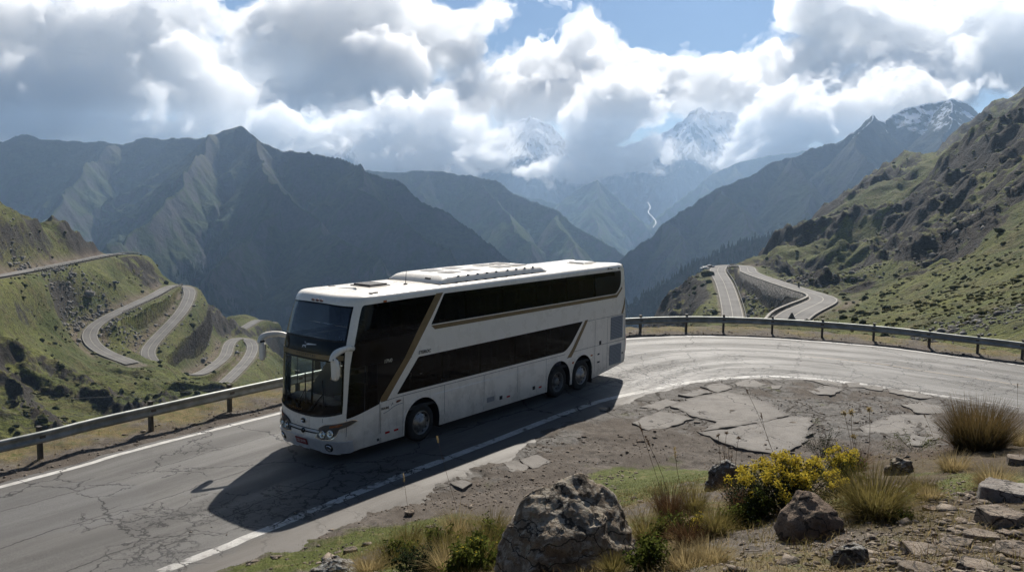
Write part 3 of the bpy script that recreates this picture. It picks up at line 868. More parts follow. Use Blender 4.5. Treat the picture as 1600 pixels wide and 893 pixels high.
# pair each far point with the nearest near-line point so that the strip runs square across the road
pr = poly_dist(fa[:, 0], fa[:, 1], NEARc)[1]
pr = np.maximum.accumulate(np.convolve(np.pad(pr, 20, mode='edge'), np.ones(41) / 41, mode='valid'))
na_ = np.stack([np.interp(pr, np.arange(len(NEARc)), NEARc[:, k]) for k in (0, 1)], 1)
cr = na_ - fa; wd = np.linalg.norm(cr, axis=1)[:, None]; cr = cr / wd
arc = np.r_[0, np.cumsum(np.linalg.norm(np.diff((fa + na_) / 2, axis=0), axis=1))]
e_far = 0.42 + 0.10 * fbm2(arc / 1.5, arc * 0, 4, 5) + 0.05 * fbm2(arc / .3, arc * 0, 3, 6)
e_near = 0.46 + 0.75 * (1 - sstep(60, 74, arc)) * (0.75 + 0.5 * fbm2(arc / 4, arc * 0 + 7, 3, 33)) + 0.26 * fbm2(arc / 2.2, arc * 0 + 3, 4, 15) + 0.10 * fbm2(arc / .5, arc * 0, 3, 16)
M = 26
tt = np.linspace(0, 1, M)
a = fa - cr * e_far[:, None]; b = na_ + cr * e_near[:, None]
RX = a[:, None, :] * (1 - tt)[None, :, None] + b[:, None, :] * tt[None, :, None]
und = 0.012 * fbm2(RX[..., 0] / 3, RX[..., 1] / 3, 3, 66)
RZ = und + 0.012
RZ[:, 0] -= 0.05; RZ[:, -1] -= 0.06
V = np.concatenate([RX, RZ[..., None]], -1).reshape(-1, 3)
me = np_mesh("road", V, grid_faces(N, M)[:, ::-1])
if me.polygons[5].normal.z < 0: me.flip_normals()
X, Y = RX[..., 0], RX[..., 1]
set_attr(me, 'dfar', (-(tt[None, :] * (wd + e_far[:, None] + e_near[:, None]) - e_far[:, None])).ravel() * -1)
set_attr(me, 'dnear', (wd + e_near[:, None] - (tt[None, :] * (wd + e_far[:, None] + e_near[:, None]) - e_far[:, None]) - e_near[:, None]).ravel())
set_attr(me, 'along', np.repeat(arc[:, None], M, 1).ravel())
def gz(*l):
    r = np.zeros(X.shape)
    for px, py, rad, k in l:
        c = G(px, py); r = np.maximum(r, k * np.exp(-((X - c[0]) ** 2 + (Y - c[1]) ** 2) / rad ** 2))
    return r.ravel()
set_attr(me, 'crazed', gz((330, 800, 1.1, 1), (230, 810, .9, .95), (170, 760, .7, .6), (400, 800, 1.0, 1), (470, 790, 1.3, .95), (250, 860, 1.0, 1), (310, 700, .55, .9), (285, 740, .6, .7), (120, 730, .5, .0), (1005, 590, 2.0, 1), (1060, 575, 1.6, .9), (1000, 560, 1.6, .6), (1120, 597, 1.2, .9), (1230, 540, .9, .6), (1330, 535, 1.0, .7), (1290, 590, 1.0, .8), (1400, 603, 1.0, .8), (1130, 560, 1.3, .7), (1200, 580, 1.2, .75), (1450, 570, 1.0, .6), (1520, 600, 1.2, .8), (1340, 570, .9, .6), (600, 740, 1.2, .6), (1575, 590, .6, .8)))
set_attr(me, 'patched', gz((110, 790, 1.7, 1), (60, 800, 1.6, 1), (440, 655, .5, .8), (1080, 590, 1.2, .0)))
set_attr(me, 'broken', gz((1005, 600, 2.6, 1), (1060, 585, 1.6, .6), (1130, 600, 1.2, .5)))
m = NT("cracked_asphalt")
p = m.pos()
al, df, dn = m.attr('along'), m.attr('dfar'), m.attr('dnear')
uv = m.comb(m.math('MULTIPLY', al, 0.12), m.math('MULTIPLY', df, 1.3), 0.0)
streak = m.noise(uv, 1.0, 6, 0.7, 0.3)
n1 = m.noise(p, 0.5, 5, 0.6); n2 = m.noise(p, 3.2, 5, 0.65); n3 = m.noise(p, 60, 3, 0.7); agg = m.voro(p, 95, 'F1')
base = m.mix(m.ramp(streak, 0.34, 0.66), (0.064, 0.06, 0.055), (0.095, 0.089, 0.081))
base = m.mix(m.math('MULTIPLY', m.ramp(n1, 0.4, 0.66), 0.7), base, (0.078, 0.072, 0.066))
base = m.mix(m.math('MULTIPLY', m.ramp(n3, 0.42, 0.66), 0.45), base, (0.165, 0.155, 0.142))
base = m.mix(m.math('MULTIPLY', m.ramp(n3, 0.5, 0.34), 0.5), base, (0.05, 0.046, 0.042))
base = m.mix(m.math('MULTIPLY', m.ramp(m.attr('patched'), 0.42, 0.5), 0.72), base, m.mix(m.ramp(n3, .35, .65), (0.07, 0.067, 0.064), (0.12, 0.115, 0.11)))
base = m.mix(m.math('MULTIPLY', m.ramp(m.attr('broken'), 0.2, 0.8), 0.5), base, m.mix(m.ramp(n2, 0.35, 0.65), (0.15, 0.142, 0.13), (0.25, 0.235, 0.215)))
tyre = None
for u0 in (1.15, 2.75, 4.5, 6.1):
    b_ = m.ramp(m.math('ABSOLUTE', m.math('SUBTRACT', m.math('ADD', df, m.math('MULTIPLY', m.math('SUBTRACT', n1, 0.5), 0.5)), u0)), 0.5, 0.12)
    tyre = b_ if tyre is None else m.math('MAXIMUM', tyre, b_)
base = m.mix(m.math('MULTIPLY', m.math('MULTIPLY', tyre, m.ramp(n1, 0.3, 0.55)), 0.38), base, (0.055, 0.052, 0.048))
stain = m.ramp(m.noise(m.vmath('ADD', p, (7.3, 2.1, 0.0)), 0.8, 4, 0.6), 0.62, 0.72)
base = m.mix(m.math('MULTIPLY', stain, 0.4), base, (0.045, 0.042, 0.039))
# cracks: wandering cell edges inside crazed ground, a few long ones along and across the lane
wv = m.n("ShaderNodeTexNoise", i_Scale=1.1, i_Detail=6.0, i_Roughness=0.65); m.set(wv.inputs['Vector'], p)
warp = m.vmath('ADD', p, m.vmath('SCALE', m.vmath('SUBTRACT', wv.outputs['Color'], (0.5, 0.5, 0.5)), s=1.1))
c1 = m.voro(warp, 1.15, 'DISTANCE_TO_EDGE'); c2 = m.voro(warp, 3.0, 'DISTANCE_TO_EDGE')
cz = m.attr('crazed')
wid = m.math('MULTIPLY', n2, 0.036)
k1 = m.math('MULTIPLY', m.math('LESS_THAN', c1, wid), m.ramp(m.math('ADD', cz, m.math('MULTIPLY', m.math('SUBTRACT', n1, 0.5), 0.9)), 0.2, 0.34))
k2 = m.math('MULTIPLY', m.math('LESS_THAN', c2, m.math('MULTIPLY', n2, 0.055)), m.ramp(m.math('ADD', cz, m.math('MULTIPLY', m.math('SUBTRACT', n1, 0.5), 0.9)), 0.55, 0.75))
c3 = m.voro(m.vmath('ADD', m.vmath('SCALE', warp, s=0.26), (3.1, 1.7, 0.0)), 1.0, 'DISTANCE_TO_EDGE')
k3 = m.math('MULTIPLY', m.math('LESS_THAN', c3, m.math('MULTIPLY', n2, 0.011)), m.ramp(n1, 0.32, 0.44))
wob = m.math('MULTIPLY', m.math('SUBTRACT', m.noise(m.comb(m.math('MULTIPLY', al, 0.35), 0.0, 0.0), 1.0, 6, 0.7), 0.5), 0.9)
def longcrack(u, w, seed):
    d = m.math('ABSOLUTE', m.math('SUBTRACT', m.math('ADD', df, wob), u))
    gate = m.ramp(m.noise(m.comb(m.math('MULTIPLY', al, 0.09), seed, 0.0), 1.0, 2), 0.46, 0.5)
    return m.math('MULTIPLY', m.math('LESS_THAN', d, m.math('MULTIPLY', n2, w)), gate)
kl = m.math('MAXIMUM', longcrack(3.4, 0.03, 3.0), m.math('MAXIMUM', longcrack(5.3, 0.03, 8.0), longcrack(1.6, 0.022, 15.0)))
crack = m.math('MAXIMUM', m.math('MAXIMUM', k1, k2), m.math('MAXIMUM', k3, kl))
# painted lines, worn
wear = m.ramp(m.math('ADD', m.math('MULTIPLY', n2, 0.6), m.math('MULTIPLY', n3, 0.5)), 0.66, 0.5)
pf = m.math('MULTIPLY', m.math('LESS_THAN', m.math('ABSOLUTE', df), 0.09), m.ramp(n2, 0.72, 0.62))
wn_ = m.math('MULTIPLY', m.ramp(m.math('ADD', m.math('ADD', n2, m.math('MULTIPLY', m.math('SUBTRACT', n1, 0.5), m.math('ADD', 0.0, 1.1))), m.math('MULTIPLY', m.ramp(al, 82, 92), 0.13)), 0.70, 0.5), m.ramp(n3, 0.62, 0.5, 0.35, 1.0))
pn = m.math('MULTIPLY', m.math('LESS_THAN', m.math('ABSOLUTE', m.math('SUBTRACT', dn, 0.0)), 0.125), wn_)
pc = m.math('MULTIPLY', m.math('LESS_THAN', m.math('ABSOLUTE', m.math('SUBTRACT', df, 3.9)), 0.05), m.math('MULTIPLY', m.ramp(al, 80, 84), m.math('MULTIPLY', wear, 0.6)))
col = m.mix(m.math('MULTIPLY', pc, 0.75), base, (0.36, 0.25, 0.12))
col = m.mix(m.math('MULTIPLY', m.math('MAXIMUM', pf, pn), 0.92), col, m.mix(m.ramp(n2, .3, .7), (0.38, 0.36, 0.33), (0.6, 0.58, 0.54)))
col = m.mix(crack, col, (0.012, 0.01, 0.009))
edge = m.ramp(m.math('ADD', dn, m.math('MULTIPLY', m.math('SUBTRACT', n2, 0.5), 0.9)), -0.1, -0.42)
col = m.mix(m.math('MULTIPLY', edge, 0.7), col, (0.1, 0.085, 0.07))
h = m.math('SUBTRACT', m.math('ADD', m.math('MULTIPLY', agg, 0.25), m.math('MULTIPLY', n2, 0.3)), m.math('MULTIPLY', crack, 1.6))
rough = m.ramp(streak, 0.35, 0.65, 0.78, 0.62)
m.bsdf(col, rough, normal=m.bump(h, 0.8, 0.014), spec=0.32)
MAT_ROAD = m.m
tag(link("road", me, MAT_ROAD), kind="structure")

# ------------------------------------------------------------------ guard rail: steel beam on posts
def offset_curve(c, d):
    t = np.gradient(c[:, :2], axis=0); t /= np.linalg.norm(t, axis=1)[:, None]
    n = np.stack([-t[:, 1], t[:, 0]], 1)
    return c[:, :2] + n * d
STEEL = NT("weathered_galvanised_steel")
nn = STEEL.noise(STEEL.pos(), 2.5, 6, 0.6)
sc_ = STEEL.mix(STEEL.ramp(nn, 0.35, 0.7), (0.17, 0.18, 0.165), (0.30, 0.31, 0.29))
sc_ = STEEL.mix(STEEL.ramp(STEEL.noise(STEEL.pos(), 9, 5, .7), 0.6, 0.75), sc_, (0.13, 0.085, 0.05))
STEEL.bsdf(sc_, 0.52, metal=0.55, spec=0.4)
STEEL = STEEL.m
POSTM = simple_mat("dark_steel_post", (0.085, 0.075, 0.062), 0.7, metal=0.3, var=0.3, scale=6)
def box_bm(bm, c, s, rz=0.0, bevel=0.0, rx=0.0):
    M_ = Matrix.Translation(c) @ Matrix.Rotation(rz, 4, 'Z') @ Matrix.Rotation(rx, 4, 'X') @ Matrix.Diagonal((*s, 1))
    r = bmesh.ops.create_cube(bm, size=1.0, matrix=M_)
    if bevel:
        ed = list({e for v in r['verts'] for e in v.link_edges})
        bmesh.ops.bevel(bm, geom=ed, offset=bevel, segments=2, affect='EDGES', profile=0.6)
    return r
def bm_obj(name, bm, mat, parent=None, smooth=False, loc=None):
    me = bpy.data.meshes.new(name)
    bmesh.ops.recalc_face_normals(bm, faces=bm.faces)
    bm.to_mesh(me); bm.free()
    if smooth:
        me.polygons.foreach_set("use_smooth", np.ones(len(me.polygons), dtype=bool))
    return link(name, me, mat, parent, loc)
def sweep_profile(path, prof, closed=True):
    """prof: (outward, up) points swept along a plan path with z"""
    path = np.asarray(path, float)
    t = np.gradient(path[:, :2], axis=0); t /= np.linalg.norm(t, axis=1)[:, None]
    n = np.stack([-t[:, 1], t[:, 0]], 1)
    k = len(prof); V = np.zeros((len(path), k, 3))
    for j, (o, u) in enumerate(prof):
        V[:, j, :2] = path[:, :2] + n * o
        V[:, j, 2] = path[:, 2] + u
    F_ = []
    for i in range(len(path) - 1):
        for j in range(k if closed else k - 1):
            j2 = (j + 1) % k
            F_.append((i * k + j, (i + 1) * k + j, (i + 1) * k + j2, i * k + j2))
    return V.reshape(-1, 3), F_
RAIL_OFF = 1.12
railp = offset_curve(FARc, RAIL_OFF)
sel = (railp[:, 1] > 4) | (railp[:, 0] > 0)
railp = railp[(np.arange(len(railp)) > 24) & (np.arange(len(railp)) < len(railp) - 20)]
railp = np.c_[railp, np.zeros(len(railp))]
wb_ = [(-0.03, 0.745), (-0.085, 0.725), (-0.09, 0.665), (-0.035, 0.625), (-0.035, 0.575), (-0.09, 0.535), (-0.085, 0.475), (-0.03, 0.445)]
prof = wb_ + [(o + 0.012, u) for o, u in wb_[::-1]]
V, F_ = sweep_profile(railp, prof)
gr = empty("guard_rail", (0, 0, 0))
tag(gr, "long grey steel guard rail along the outer edge of the main road behind the bus", "guard rail")
o = link("beam", np_mesh("beam", V, F_), STEEL, gr)
posts = [(-11.1, 20.8), (-9.7, 23.0), (-8.3, 25.2), (6.3, 39.3), (8.1, 39.8), (10.0, 39.8), (12.0, 39.6), (13.9, 39.1), (15.5, 38.0), (17.2, 36.8), (18.9, 35.9), (20.3, 34.5)]
for k in range(1, 7): posts.append((-11.1 - 1.55 * k, 20.8 - 2.08 * k)); posts.append((20.3 + 1.32 * k, 34.5 - 1.6 * k))
for k in range(1, 7): posts.append((-8.3 + 1.56 * k, 25.2 + 2.05 * k))
pb = bmesh.new()
box_bm(pb, (0, 0.115, 0.36), (0.095, 0.13, 0.92), bevel=0.012)
box_bm(pb, (0, -0.004, 0.59), (0.14, 0.09, 0.27), bevel=0.01)
box_bm(pb, (0, 0.115, 0.825), (0.105, 0.14, 0.02), bevel=0.006)
post0 = None
for (x, y) in posts:
    i = np.argmin((railp[:, 0] - x) ** 2 + (railp[:, 1] - y) ** 2)
    q = railp[i]; t = railp[min(i + 1, len(railp) - 1)] - railp[max(i - 1, 0)]
    if post0 is None:
        post0 = bm_obj("post", pb, POSTM, gr); o = post0
    else:
        o = post0.copy(); COL.objects.link(o); o.parent = gr
    o.location = (q[0], q[1], 0.0); o.rotation_euler = (0, 0, math.atan2(t[1], t[0]))
print("near", round(time.time() - t1, 1))
# ------------------------------------------------------------------ the double-deck coach
# local frame: x forward (front axle at 0), y to the coach's left (near side wall at 0, far side at -2.55), z up
t1 = time.time()
from mathutils.geometry import tessellate_polygon
BW, HALF = 2.55, 1.275
bus = empty("double_decker_coach", (-2.3125, 22.656, 0.014), math.radians(232.3526))
tag(bus, "white double decker coach with gold stripes and black windows on the mountain road", "coach")

# plan outline, front superellipse on straight sides, rounded rear corners
def _plan():
    pts = []
    n = 4.2; x0, a = 1.75, 1.08
    th = np.linspace(0, np.pi, 241)
    c = np.cos(th); s_ = np.sin(th)
    fx = x0 + a * np.abs(s_) ** (2 / n) ; fy = HALF * np.sign(c) * np.abs(c) ** (2 / n)
    fr = np.stack([fx, fy - HALF], 1)
    return fr
_fr = _plan()
_seg = np.r_[0, np.cumsum(np.linalg.norm(np.diff(_fr, axis=0), axis=1))]
S0 = 1.75; SF = S0 + _seg[-1] / 2; S1 = S0 + _seg[-1]            # left side ends at S0, middle of the front SF, right side starts at S1
XR = -10.55
def rake(z): return np.interp(z, [0.2, 0.55, 1.15, 2.2, 2.7, 3.0, 3.5, 3.86, 3.98], [0.05, -0.02, 0.0, 0.05, 0.10, 0.17, 0.32, 0.46, 0.52])
def tumble(z): return np.interp(z, [0.2, 0.5, 2.3, 3.2, 3.86], [0.02, 0.0, 0.0, 0.025, 0.07])
def plan_xy(s):
    s = np.asarray(s, float)
    x = np.where(s < S0, s, np.where(s > S1, S1 + S0 - s, 0)); y = np.where(s < S0, 0.0, -BW)
    m = (s >= S0) & (s <= S1)
    x = np.where(m, np.interp(s - S0, _seg, _fr[:, 0]), x)
    y = np.where(m, np.interp(s - S0, _seg, _fr[:, 1]), y)
    # rear corners
    R = 0.16
    d = np.clip((XR + R - x) / R, 0, 1.5)
    y = y + np.where(x < XR + R, np.where(y > -HALF, -1, 1) * R * (1 - np.sqrt(np.clip(1 - np.clip(d, 0, 1) ** 2, 0, 1))), 0)
    return x, y
def skin(s, z, off=0.0):
    """point of the coach's wall at girth position s and height z, moved outward by off"""
    s = np.asarray(s, float); z = np.asarray(z, float)
    def f(s, z):
        x, y = plan_xy(s)
        w = sstep(0.4, 2.75, x)
        k = 1 - tumble(z) / HALF
        rr = np.where(x < -9.0, np.interp(z, [0.2, 0.6, 1.2, 3.9], [0.16, 0.06, 0.0, 0.14]) * sstep(-9.6, XR, x) , 0)
        bow = np.where(z < 0.75, 0.03 * np.exp(-((z - 0.55) / 0.16) ** 2), 0) * w
        return np.stack([x - rake(z) * w + rr + bow, (y + HALF) * k - HALF, z + 0 * s], -1)
    p = f(s, z)
    if np.any(off):
        e = 1e-3
        tv = f(s + e, z) - f(s - e, z)
        tz = f(s, z + e) - f(s, z - e)
        n = np.cross(tv, tz)
        n /= np.linalg.norm(n, axis=-1)[..., None]
        # outward: away from the middle
        c = np.stack([np.clip(p[..., 0], -9, 1.2), np.full_like(p[..., 0], -HALF), p[..., 2]], -1)
        sg = np.sign(((p - c) * n).sum(-1))
        p = p + n * (sg * off)[..., None]
    return p
def s_of_y(y):                                     # girth position on the front at lateral y
    return S0 + np.interp(-y, -_fr[:, 1], _seg)
def mir(poly): return [(S0 + S1 - s, z) for s, z in poly]

def round_poly(pts, r, n=5):
    out = []; k = len(pts)
    for i in range(k):
        p0 = np.array(pts[i - 1], float); p = np.array(pts[i], float); p1 = np.array(pts[(i + 1) % k], float)
        ri = r[i] if hasattr(r, '__len__') else r
        if ri <= 0: out.append(tuple(p)); continue
        a = p0 - p; b = p1 - p; la = np.linalg.norm(a); lb = np.linalg.norm(b)
        d = min(ri, la * 0.48, lb * 0.48)
        A = p + a / la * d; B = p + b / lb * d
        for t in np.linspace(0, 1, n): out.append(tuple((1 - t) ** 2 * A + 2 * t * (1 - t) * p + t * t * B))
    return out

def panel_mesh(name, outer, holes=(), off=0.0, step=0.12, zstep=0.12, thick=0.0, srange=None):
    """polygon on the (girth, height) chart laid onto the coach's skin, finely divided, optionally with thickness"""
    loops = [[Vector((a, b, 0)) for a, b in outer]] + [[Vector((a, b, 0)) for a, b in h] for h in holes]
    flat = [v for l in loops for v in l]
    tris = tessellate_polygon(loops)
    bm = bmesh.new()
    vs_ = [bm.verts.new(v) for v in flat]
    for t in tris:
        try: bm.faces.new([vs_[i] for i in t])
        except ValueError: pass
    bmesh.ops.dissolve_limit(bm, angle_limit=0.001, verts=bm.verts, edges=bm.edges) if not holes and len(outer) < 5 else None
    xs = [v.co.x for v in bm.verts]; zs = [v.co.y for v in bm.verts]
    cuts = []
    x = math.floor(min(xs) / step) * step
    while x < max(xs):
        curved = S0 - 1.5 < x < S1 + 1.5 or x < XR + 1.2 or x > S1 + S0 - XR - 1.2
        cuts.append(('x', x)); x += step if curved else step * 6
    if min(xs) < S1 and max(xs) > S0:
        x = S0 - 0.02
        while x < S1 + 0.04:
            if (x < S0 + 0.9) or (x > S1 - 0.9): cuts.append(('x', x + 0.017))
            x += step * 0.35
    z = math.floor(min(zs) / zstep) * zstep
    while z < max(zs): cuts.append(('z', z)); z += zstep
    for k, c in cuts:
        bmesh.ops.bisect_plane(bm, geom=bm.verts[:] + bm.edges[:] + bm.faces[:], plane_co=(c, 0, 0) if k == 'x' else (0, c, 0), plane_no=(1, 0, 0) if k == 'x' else (0, 1, 0), dist=1e-5)
    bmesh.ops.triangulate(bm, faces=[f for f in bm.faces if len(f.verts) > 4])
    S_ = np.array([v.co.x for v in bm.verts]); Z_ = np.array([v.co.y for v in bm.verts])
    Pm = skin(S_, Z_, off)
    for v, c in zip(bm.verts, Pm): v.co = c
    bm.normal_update()
    # face outward
    up = 0
    for f in bm.faces:
        c = f.calc_center_median(); ref = Vector((min(max(c.x, -9), 1.2), -HALF, c.z))
        if f.normal.dot(c - ref) < 0: f.normal_flip()
    if thick:
        bm.normal_update()
        bmesh.ops.solidify(bm, geom=bm.faces[:], thickness=thick)
    me = bpy.data.meshes.new(name)
    bm.to_mesh(me); bm.free()
    me.polygons.foreach_set("use_smooth", np.ones(len(me.polygons), dtype=bool))
    return me
def panel(name, outer, mat, holes=(), off=0.0, parent=None, smooth=True, **kw):
    me = panel_mesh(name, outer, holes, off, **kw)
    if kw.get('thick') :
        me.polygons.foreach_set("use_smooth", np.zeros(len(me.polygons), dtype=bool))
    return link(name, me, mat, parent or bus)

# ---- materials
WHITE = NT("cream_white_coach_paint")
dn_ = WHITE.noise(WHITE.objco(), 1.6, 6, 0.65); oz = WHITE.sep(WHITE.objco())[2]
wc = WHITE.mix(WHITE.ramp(dn_, 0.3, 0.75), (0.85, 0.78, 0.665), (0.88, 0.81, 0.70))
dust = WHITE.math('MULTIPLY', WHITE.ramp(WHITE.math('ADD', oz, WHITE.math('MULTIPLY', WHITE.math('SUBTRACT', dn_, 0.5), 1.6)), 1.25, 0.25), 0.45)
wc = WHITE.mix(dust, wc, (0.30, 0.26, 0.21))
ox = WHITE.sep(WHITE.objco())
stk_ = WHITE.noise(WHITE.comb(WHITE.math('MULTIPLY', ox[0], 9.0), WHITE.math('MULTIPLY', ox[1], 9.0), WHITE.math('MULTIPLY', oz, 0.7)), 1.0, 5, 0.65)
wc = WHITE.mix(WHITE.math('MULTIPLY', WHITE.ramp(stk_, 0.55, 0.75), WHITE.ramp(oz, 3.2, 0.6, 0.08, 0.5)), wc, (0.36, 0.32, 0.27))
wc = WHITE.mix(WHITE.math('MULTIPLY', WHITE.ramp(WHITE.noise(WHITE.objco(), 30, 4, .7), 0.6, 0.72), WHITE.ramp(oz, 1.1, 0.35, 0.0, 0.55)), wc, (0.2, 0.165, 0.13))
WHITE.bsdf(wc, WHITE.ramp(dn_, .3, .7, 0.22, 0.36), spec=0.5, Coat_Weight=0.35, Coat_Roughness=0.08)
WHITE = WHITE.m
GOLD = simple_mat("gold_brown_stripe", (0.205, 0.142, 0.066), 0.36, metal=0.25, var=0.12, scale=3)
BLACK = simple_mat("black_gloss_panel", (0.004, 0.004, 0.0045), 0.07, spec=0.2)
RUBBER = simple_mat("black_rubber_seal", (0.014, 0.013, 0.013), 0.6)
SEAM = simple_mat("dark_panel_gap", (0.035, 0.032, 0.03), 0.8)
SILVER = simple_mat("silver_grey_paint", (0.52, 0.52, 0.52), 0.3, metal=0.25, var=0.08)
CHROME = simple_mat("bright_metal", (0.75, 0.74, 0.72), 0.16, metal=1.0)
DARKP = simple_mat("dark_interior_plastic", (0.03, 0.03, 0.032), 0.75, var=0.2)
FABRIC = simple_mat("dark_seat_cloth", (0.035, 0.038, 0.055), 0.9, var=0.3, scale=12)
HEADR = simple_mat("brown_headrest_cloth", (0.10, 0.075, 0.055), 0.9, var=0.2, scale=12)
GREYTRIM = simple_mat("grey_dashboard", (0.10, 0.10, 0.105), 0.6, var=0.15)
AMBER = simple_mat("amber_lens", (0.42, 0.11, 0.025), 0.2, spec=0.6)
REDLENS = simple_mat("red_lens", (0.42, 0.02, 0.015), 0.2, spec=0.6)
def glass_mat(name, tint, gloss=1.0, rough=0.015, ior=None):
    m = NT(name)
    tr = m.n("ShaderNodeBsdfTransparent", i_Color=(*tint, 1))
    gl = m.n("ShaderNodeBsdfGlossy", i_Roughness=rough)
    gl.inputs['Color'].default_value = (gloss, gloss, gloss, 1)
    # slightly uneven panes
    b = m.bump(m.noise(m.objco(), 1.3, 2), 0.12, 0.02)
    m.t.links.new(b, gl.inputs['Normal'])
    fr = m.n("ShaderNodeFresnel", i_IOR=ior or (1.38 if tint[0] > .3 else 1.34))
    mx = m.n("ShaderNodeMixShader")
    m.t.links.new(fr.outputs[0], mx.inputs[0]); m.t.links.new(tr.outputs[0], mx.inputs[1]); m.t.links.new(gl.outputs[0], mx.inputs[2])
    m.t.links.new(mx.outputs[0], m.out.inputs['Surface'])
    return m.m
TINT = glass_mat("dark_tinted_glass", (0.2, 0.205, 0.21), 0.55)
CLEAR = glass_mat("windscreen_glass", (0.78, 0.83, 0.82), 1.0)
SCREEN = glass_mat("upper_windscreen_glass", (0.6, 0.65, 0.66), 1.0, 0.015, 1.75)
LENS = glass_mat("clear_lens", (0.85, 0.87, 0.88))

# ---- openings on the chart (left side measured from the photograph)
FRONTBLK = round_poly([(2.40, 3.80), (-0.60, 3.83), (0.11, 3.02), (0.65, 2.32), (1.48, 1.45), (1.53, 1.30), (2.55, 1.10), (2.49, 2.39), (2.42, 2.9)], [.10, .02, 0, 0, .03, .02, .05, 0, 0])
# the stripe line runs from the roof edge down to the wing of the front wheel
UPWIN = round_poly([(-0.92, 3.83), (-0.36, 3.06), (-9.72, 3.02), (-10.12, 3.30), (-10.16, 3.80)], [.04, .04, .12, .25, .10])
LOWWIN = round_poly([(0.93, 1.43), (0.14, 2.28), (-7.62, 2.30), (-6.95, 1.62), (-6.60, 1.43)], [.05, .05, .03, .2, .15])
def arch(cx, r=0.63, top=1.18, z0=0.2):
    pts = [(cx + r, z0)]
    for t in np.linspace(0, math.pi, 19):
        pts.append((cx + r * math.cos(t) * (1 if abs(math.cos(t)) < .999 else 1), 0.56 + (top - 0.56) * math.sin(t)))
    pts.append((cx - r, z0))
    return pts
WB, TG = 6.283, 1.35
ARCHES = [(0.0, 0.67), (-WB, 0.645), (-WB - TG, 0.61)]
# front: glazed area between the pillars
sL = 2.63; sR = S0 + S1 - 2.63; yL = float(np.interp(2.63 - S0, _seg, _fr[:, 1])); yR = -BW - yL
def sy(y): return float(s_of_y(y))
fz_bot = lambda y: 1.06 + 0.2 * (abs(y + HALF) / 1.2) ** 2.2
FRONTGL = [(sL, 3.78)] + [(sL, z) for z in (3.4, 3.0, 2.6, 2.2, 1.8, 1.5)] + [(sy(y), fz_bot(y)) for y in np.linspace(yL - 0.01, yR + 0.01, 25)] + [(sR, z) for z in (1.5, 1.8, 2.2, 2.6, 3.0, 3.4, 3.78)] + [(sy(y), 3.78 + 0.03 * (1 - ((y + HALF) / 1.14) ** 2)) for y in np.linspace(yR + 0.05, yL - 0.05, 20)]

# ---- outer skin with its openings
bot = [(XR + 0.001, 0.56), (-8.45, 0.30)]
for cx, r in ARCHES[::-1]:
    a = arch(cx, r, z0=0.29)[::-1]
    bot += a
bot += [(2.2, 0.30), (sy(-0.02), 0.28), (sy(-0.5), 0.25), (SF, 0.24)]
left = bot
right = mir(left)[::-1][1:]
top = [(S0 + S1 - XR - 0.001, 3.86), (S1 + 3, 3.86), (S1, 3.86), (SF, 3.86), (S0, 3.86), (S0 - 3, 3.86), (XR + 0.001, 3.86)]
outer = left + right + top
holes = [FRONTBLK, UPWIN, LOWWIN, FRONTGL, mir(FRONTBLK), mir(UPWIN), mir(LOWWIN)]
body = panel("body_shell", outer, WHITE, holes, step=0.13, zstep=0.15)

# roof and rear cap
ss = np.r_[np.linspace(XR + 0.001, S0 - 0.4, 50), np.linspace(S0 - 0.39, S1 + 0.39, 110), np.linspace(S1 + 0.4, S0 + S1 - XR - 0.001, 50)]
rings = [(0.0, 3.86), (0.004, 3.905), (0.018, 3.95), (0.05, 3.988), (0.10, 4.012), (0.22, 4.03), (0.5, 4.043), (0.9, 4.05), (1.2, 4.052)]
V = []
for d, z in rings:
    p = skin(ss, np.full(len(ss), min(z, 3.98)))
    p[:, 2] = z
    c = np.stack([np.clip(p[:, 0], XR + 1.3, 1.0), np.full(len(ss), -HALF)], 1)
    v = c - p[:, :2]; L = np.linalg.norm(v, axis=1)[:, None]
    p[:, :2] += v / np.maximum(L, 1e-6) * np.minimum(d, L * 0.97)
    V.append(p)
V = np.array(V); nr_, ns_ = V.shape[:2]
F_ = grid_faces(nr_, ns_)
V2 = V.reshape(-1, 3)
me = np_mesh("roof", V2, F_)
bm = bmesh.new(); bm.from_mesh(me)
bm.verts.ensure_lookup_table()
last = [bm.verts[(nr_ - 1) * ns_ + i] for i in range(ns_)]
for i in range(ns_ // 2 - 1):
    try: bm.faces.new((last[i], last[i + 1], last[ns_ - 2 - i], last[ns_ - 1 - i]))
    except ValueError: pass
bmesh.ops.recalc_face_normals(bm, faces=bm.faces)
if sum(f.normal.z for f in bm.faces) < 0: bmesh.ops.reverse_faces(bm, faces=bm.faces)
bm.to_mesh(me); bm.free()
me.polygons.foreach_set("use_smooth", np.ones(len(me.polygons), dtype=bool))
link("roof", me, WHITE, bus)
bm = bmesh.new()
zl = np.linspace(0.56, 3.98, 24)
l = skin(np.full(24, XR + 0.002), np.minimum(zl, 3.86)); r = skin(np.full(24, S0 + S1 - XR - 0.002), np.minimum(zl, 3.86))
l[:, 2] = zl; r[:, 2] = zl
rows = [[bm.verts.new(l[i] * (1 - t) + r[i] * t + np.array([-0.09 * math.sin(math.pi * t) ** 0.5, 0, 0])) for t in np.linspace(0, 1, 17)] for i in range(24)]
for i in range(23):
    for j in range(16): bm.faces.new((rows[i][j], rows[i][j + 1], rows[i + 1][j + 1], rows[i + 1][j]))
bm_obj("rear_wall", bm, WHITE, bus, True)
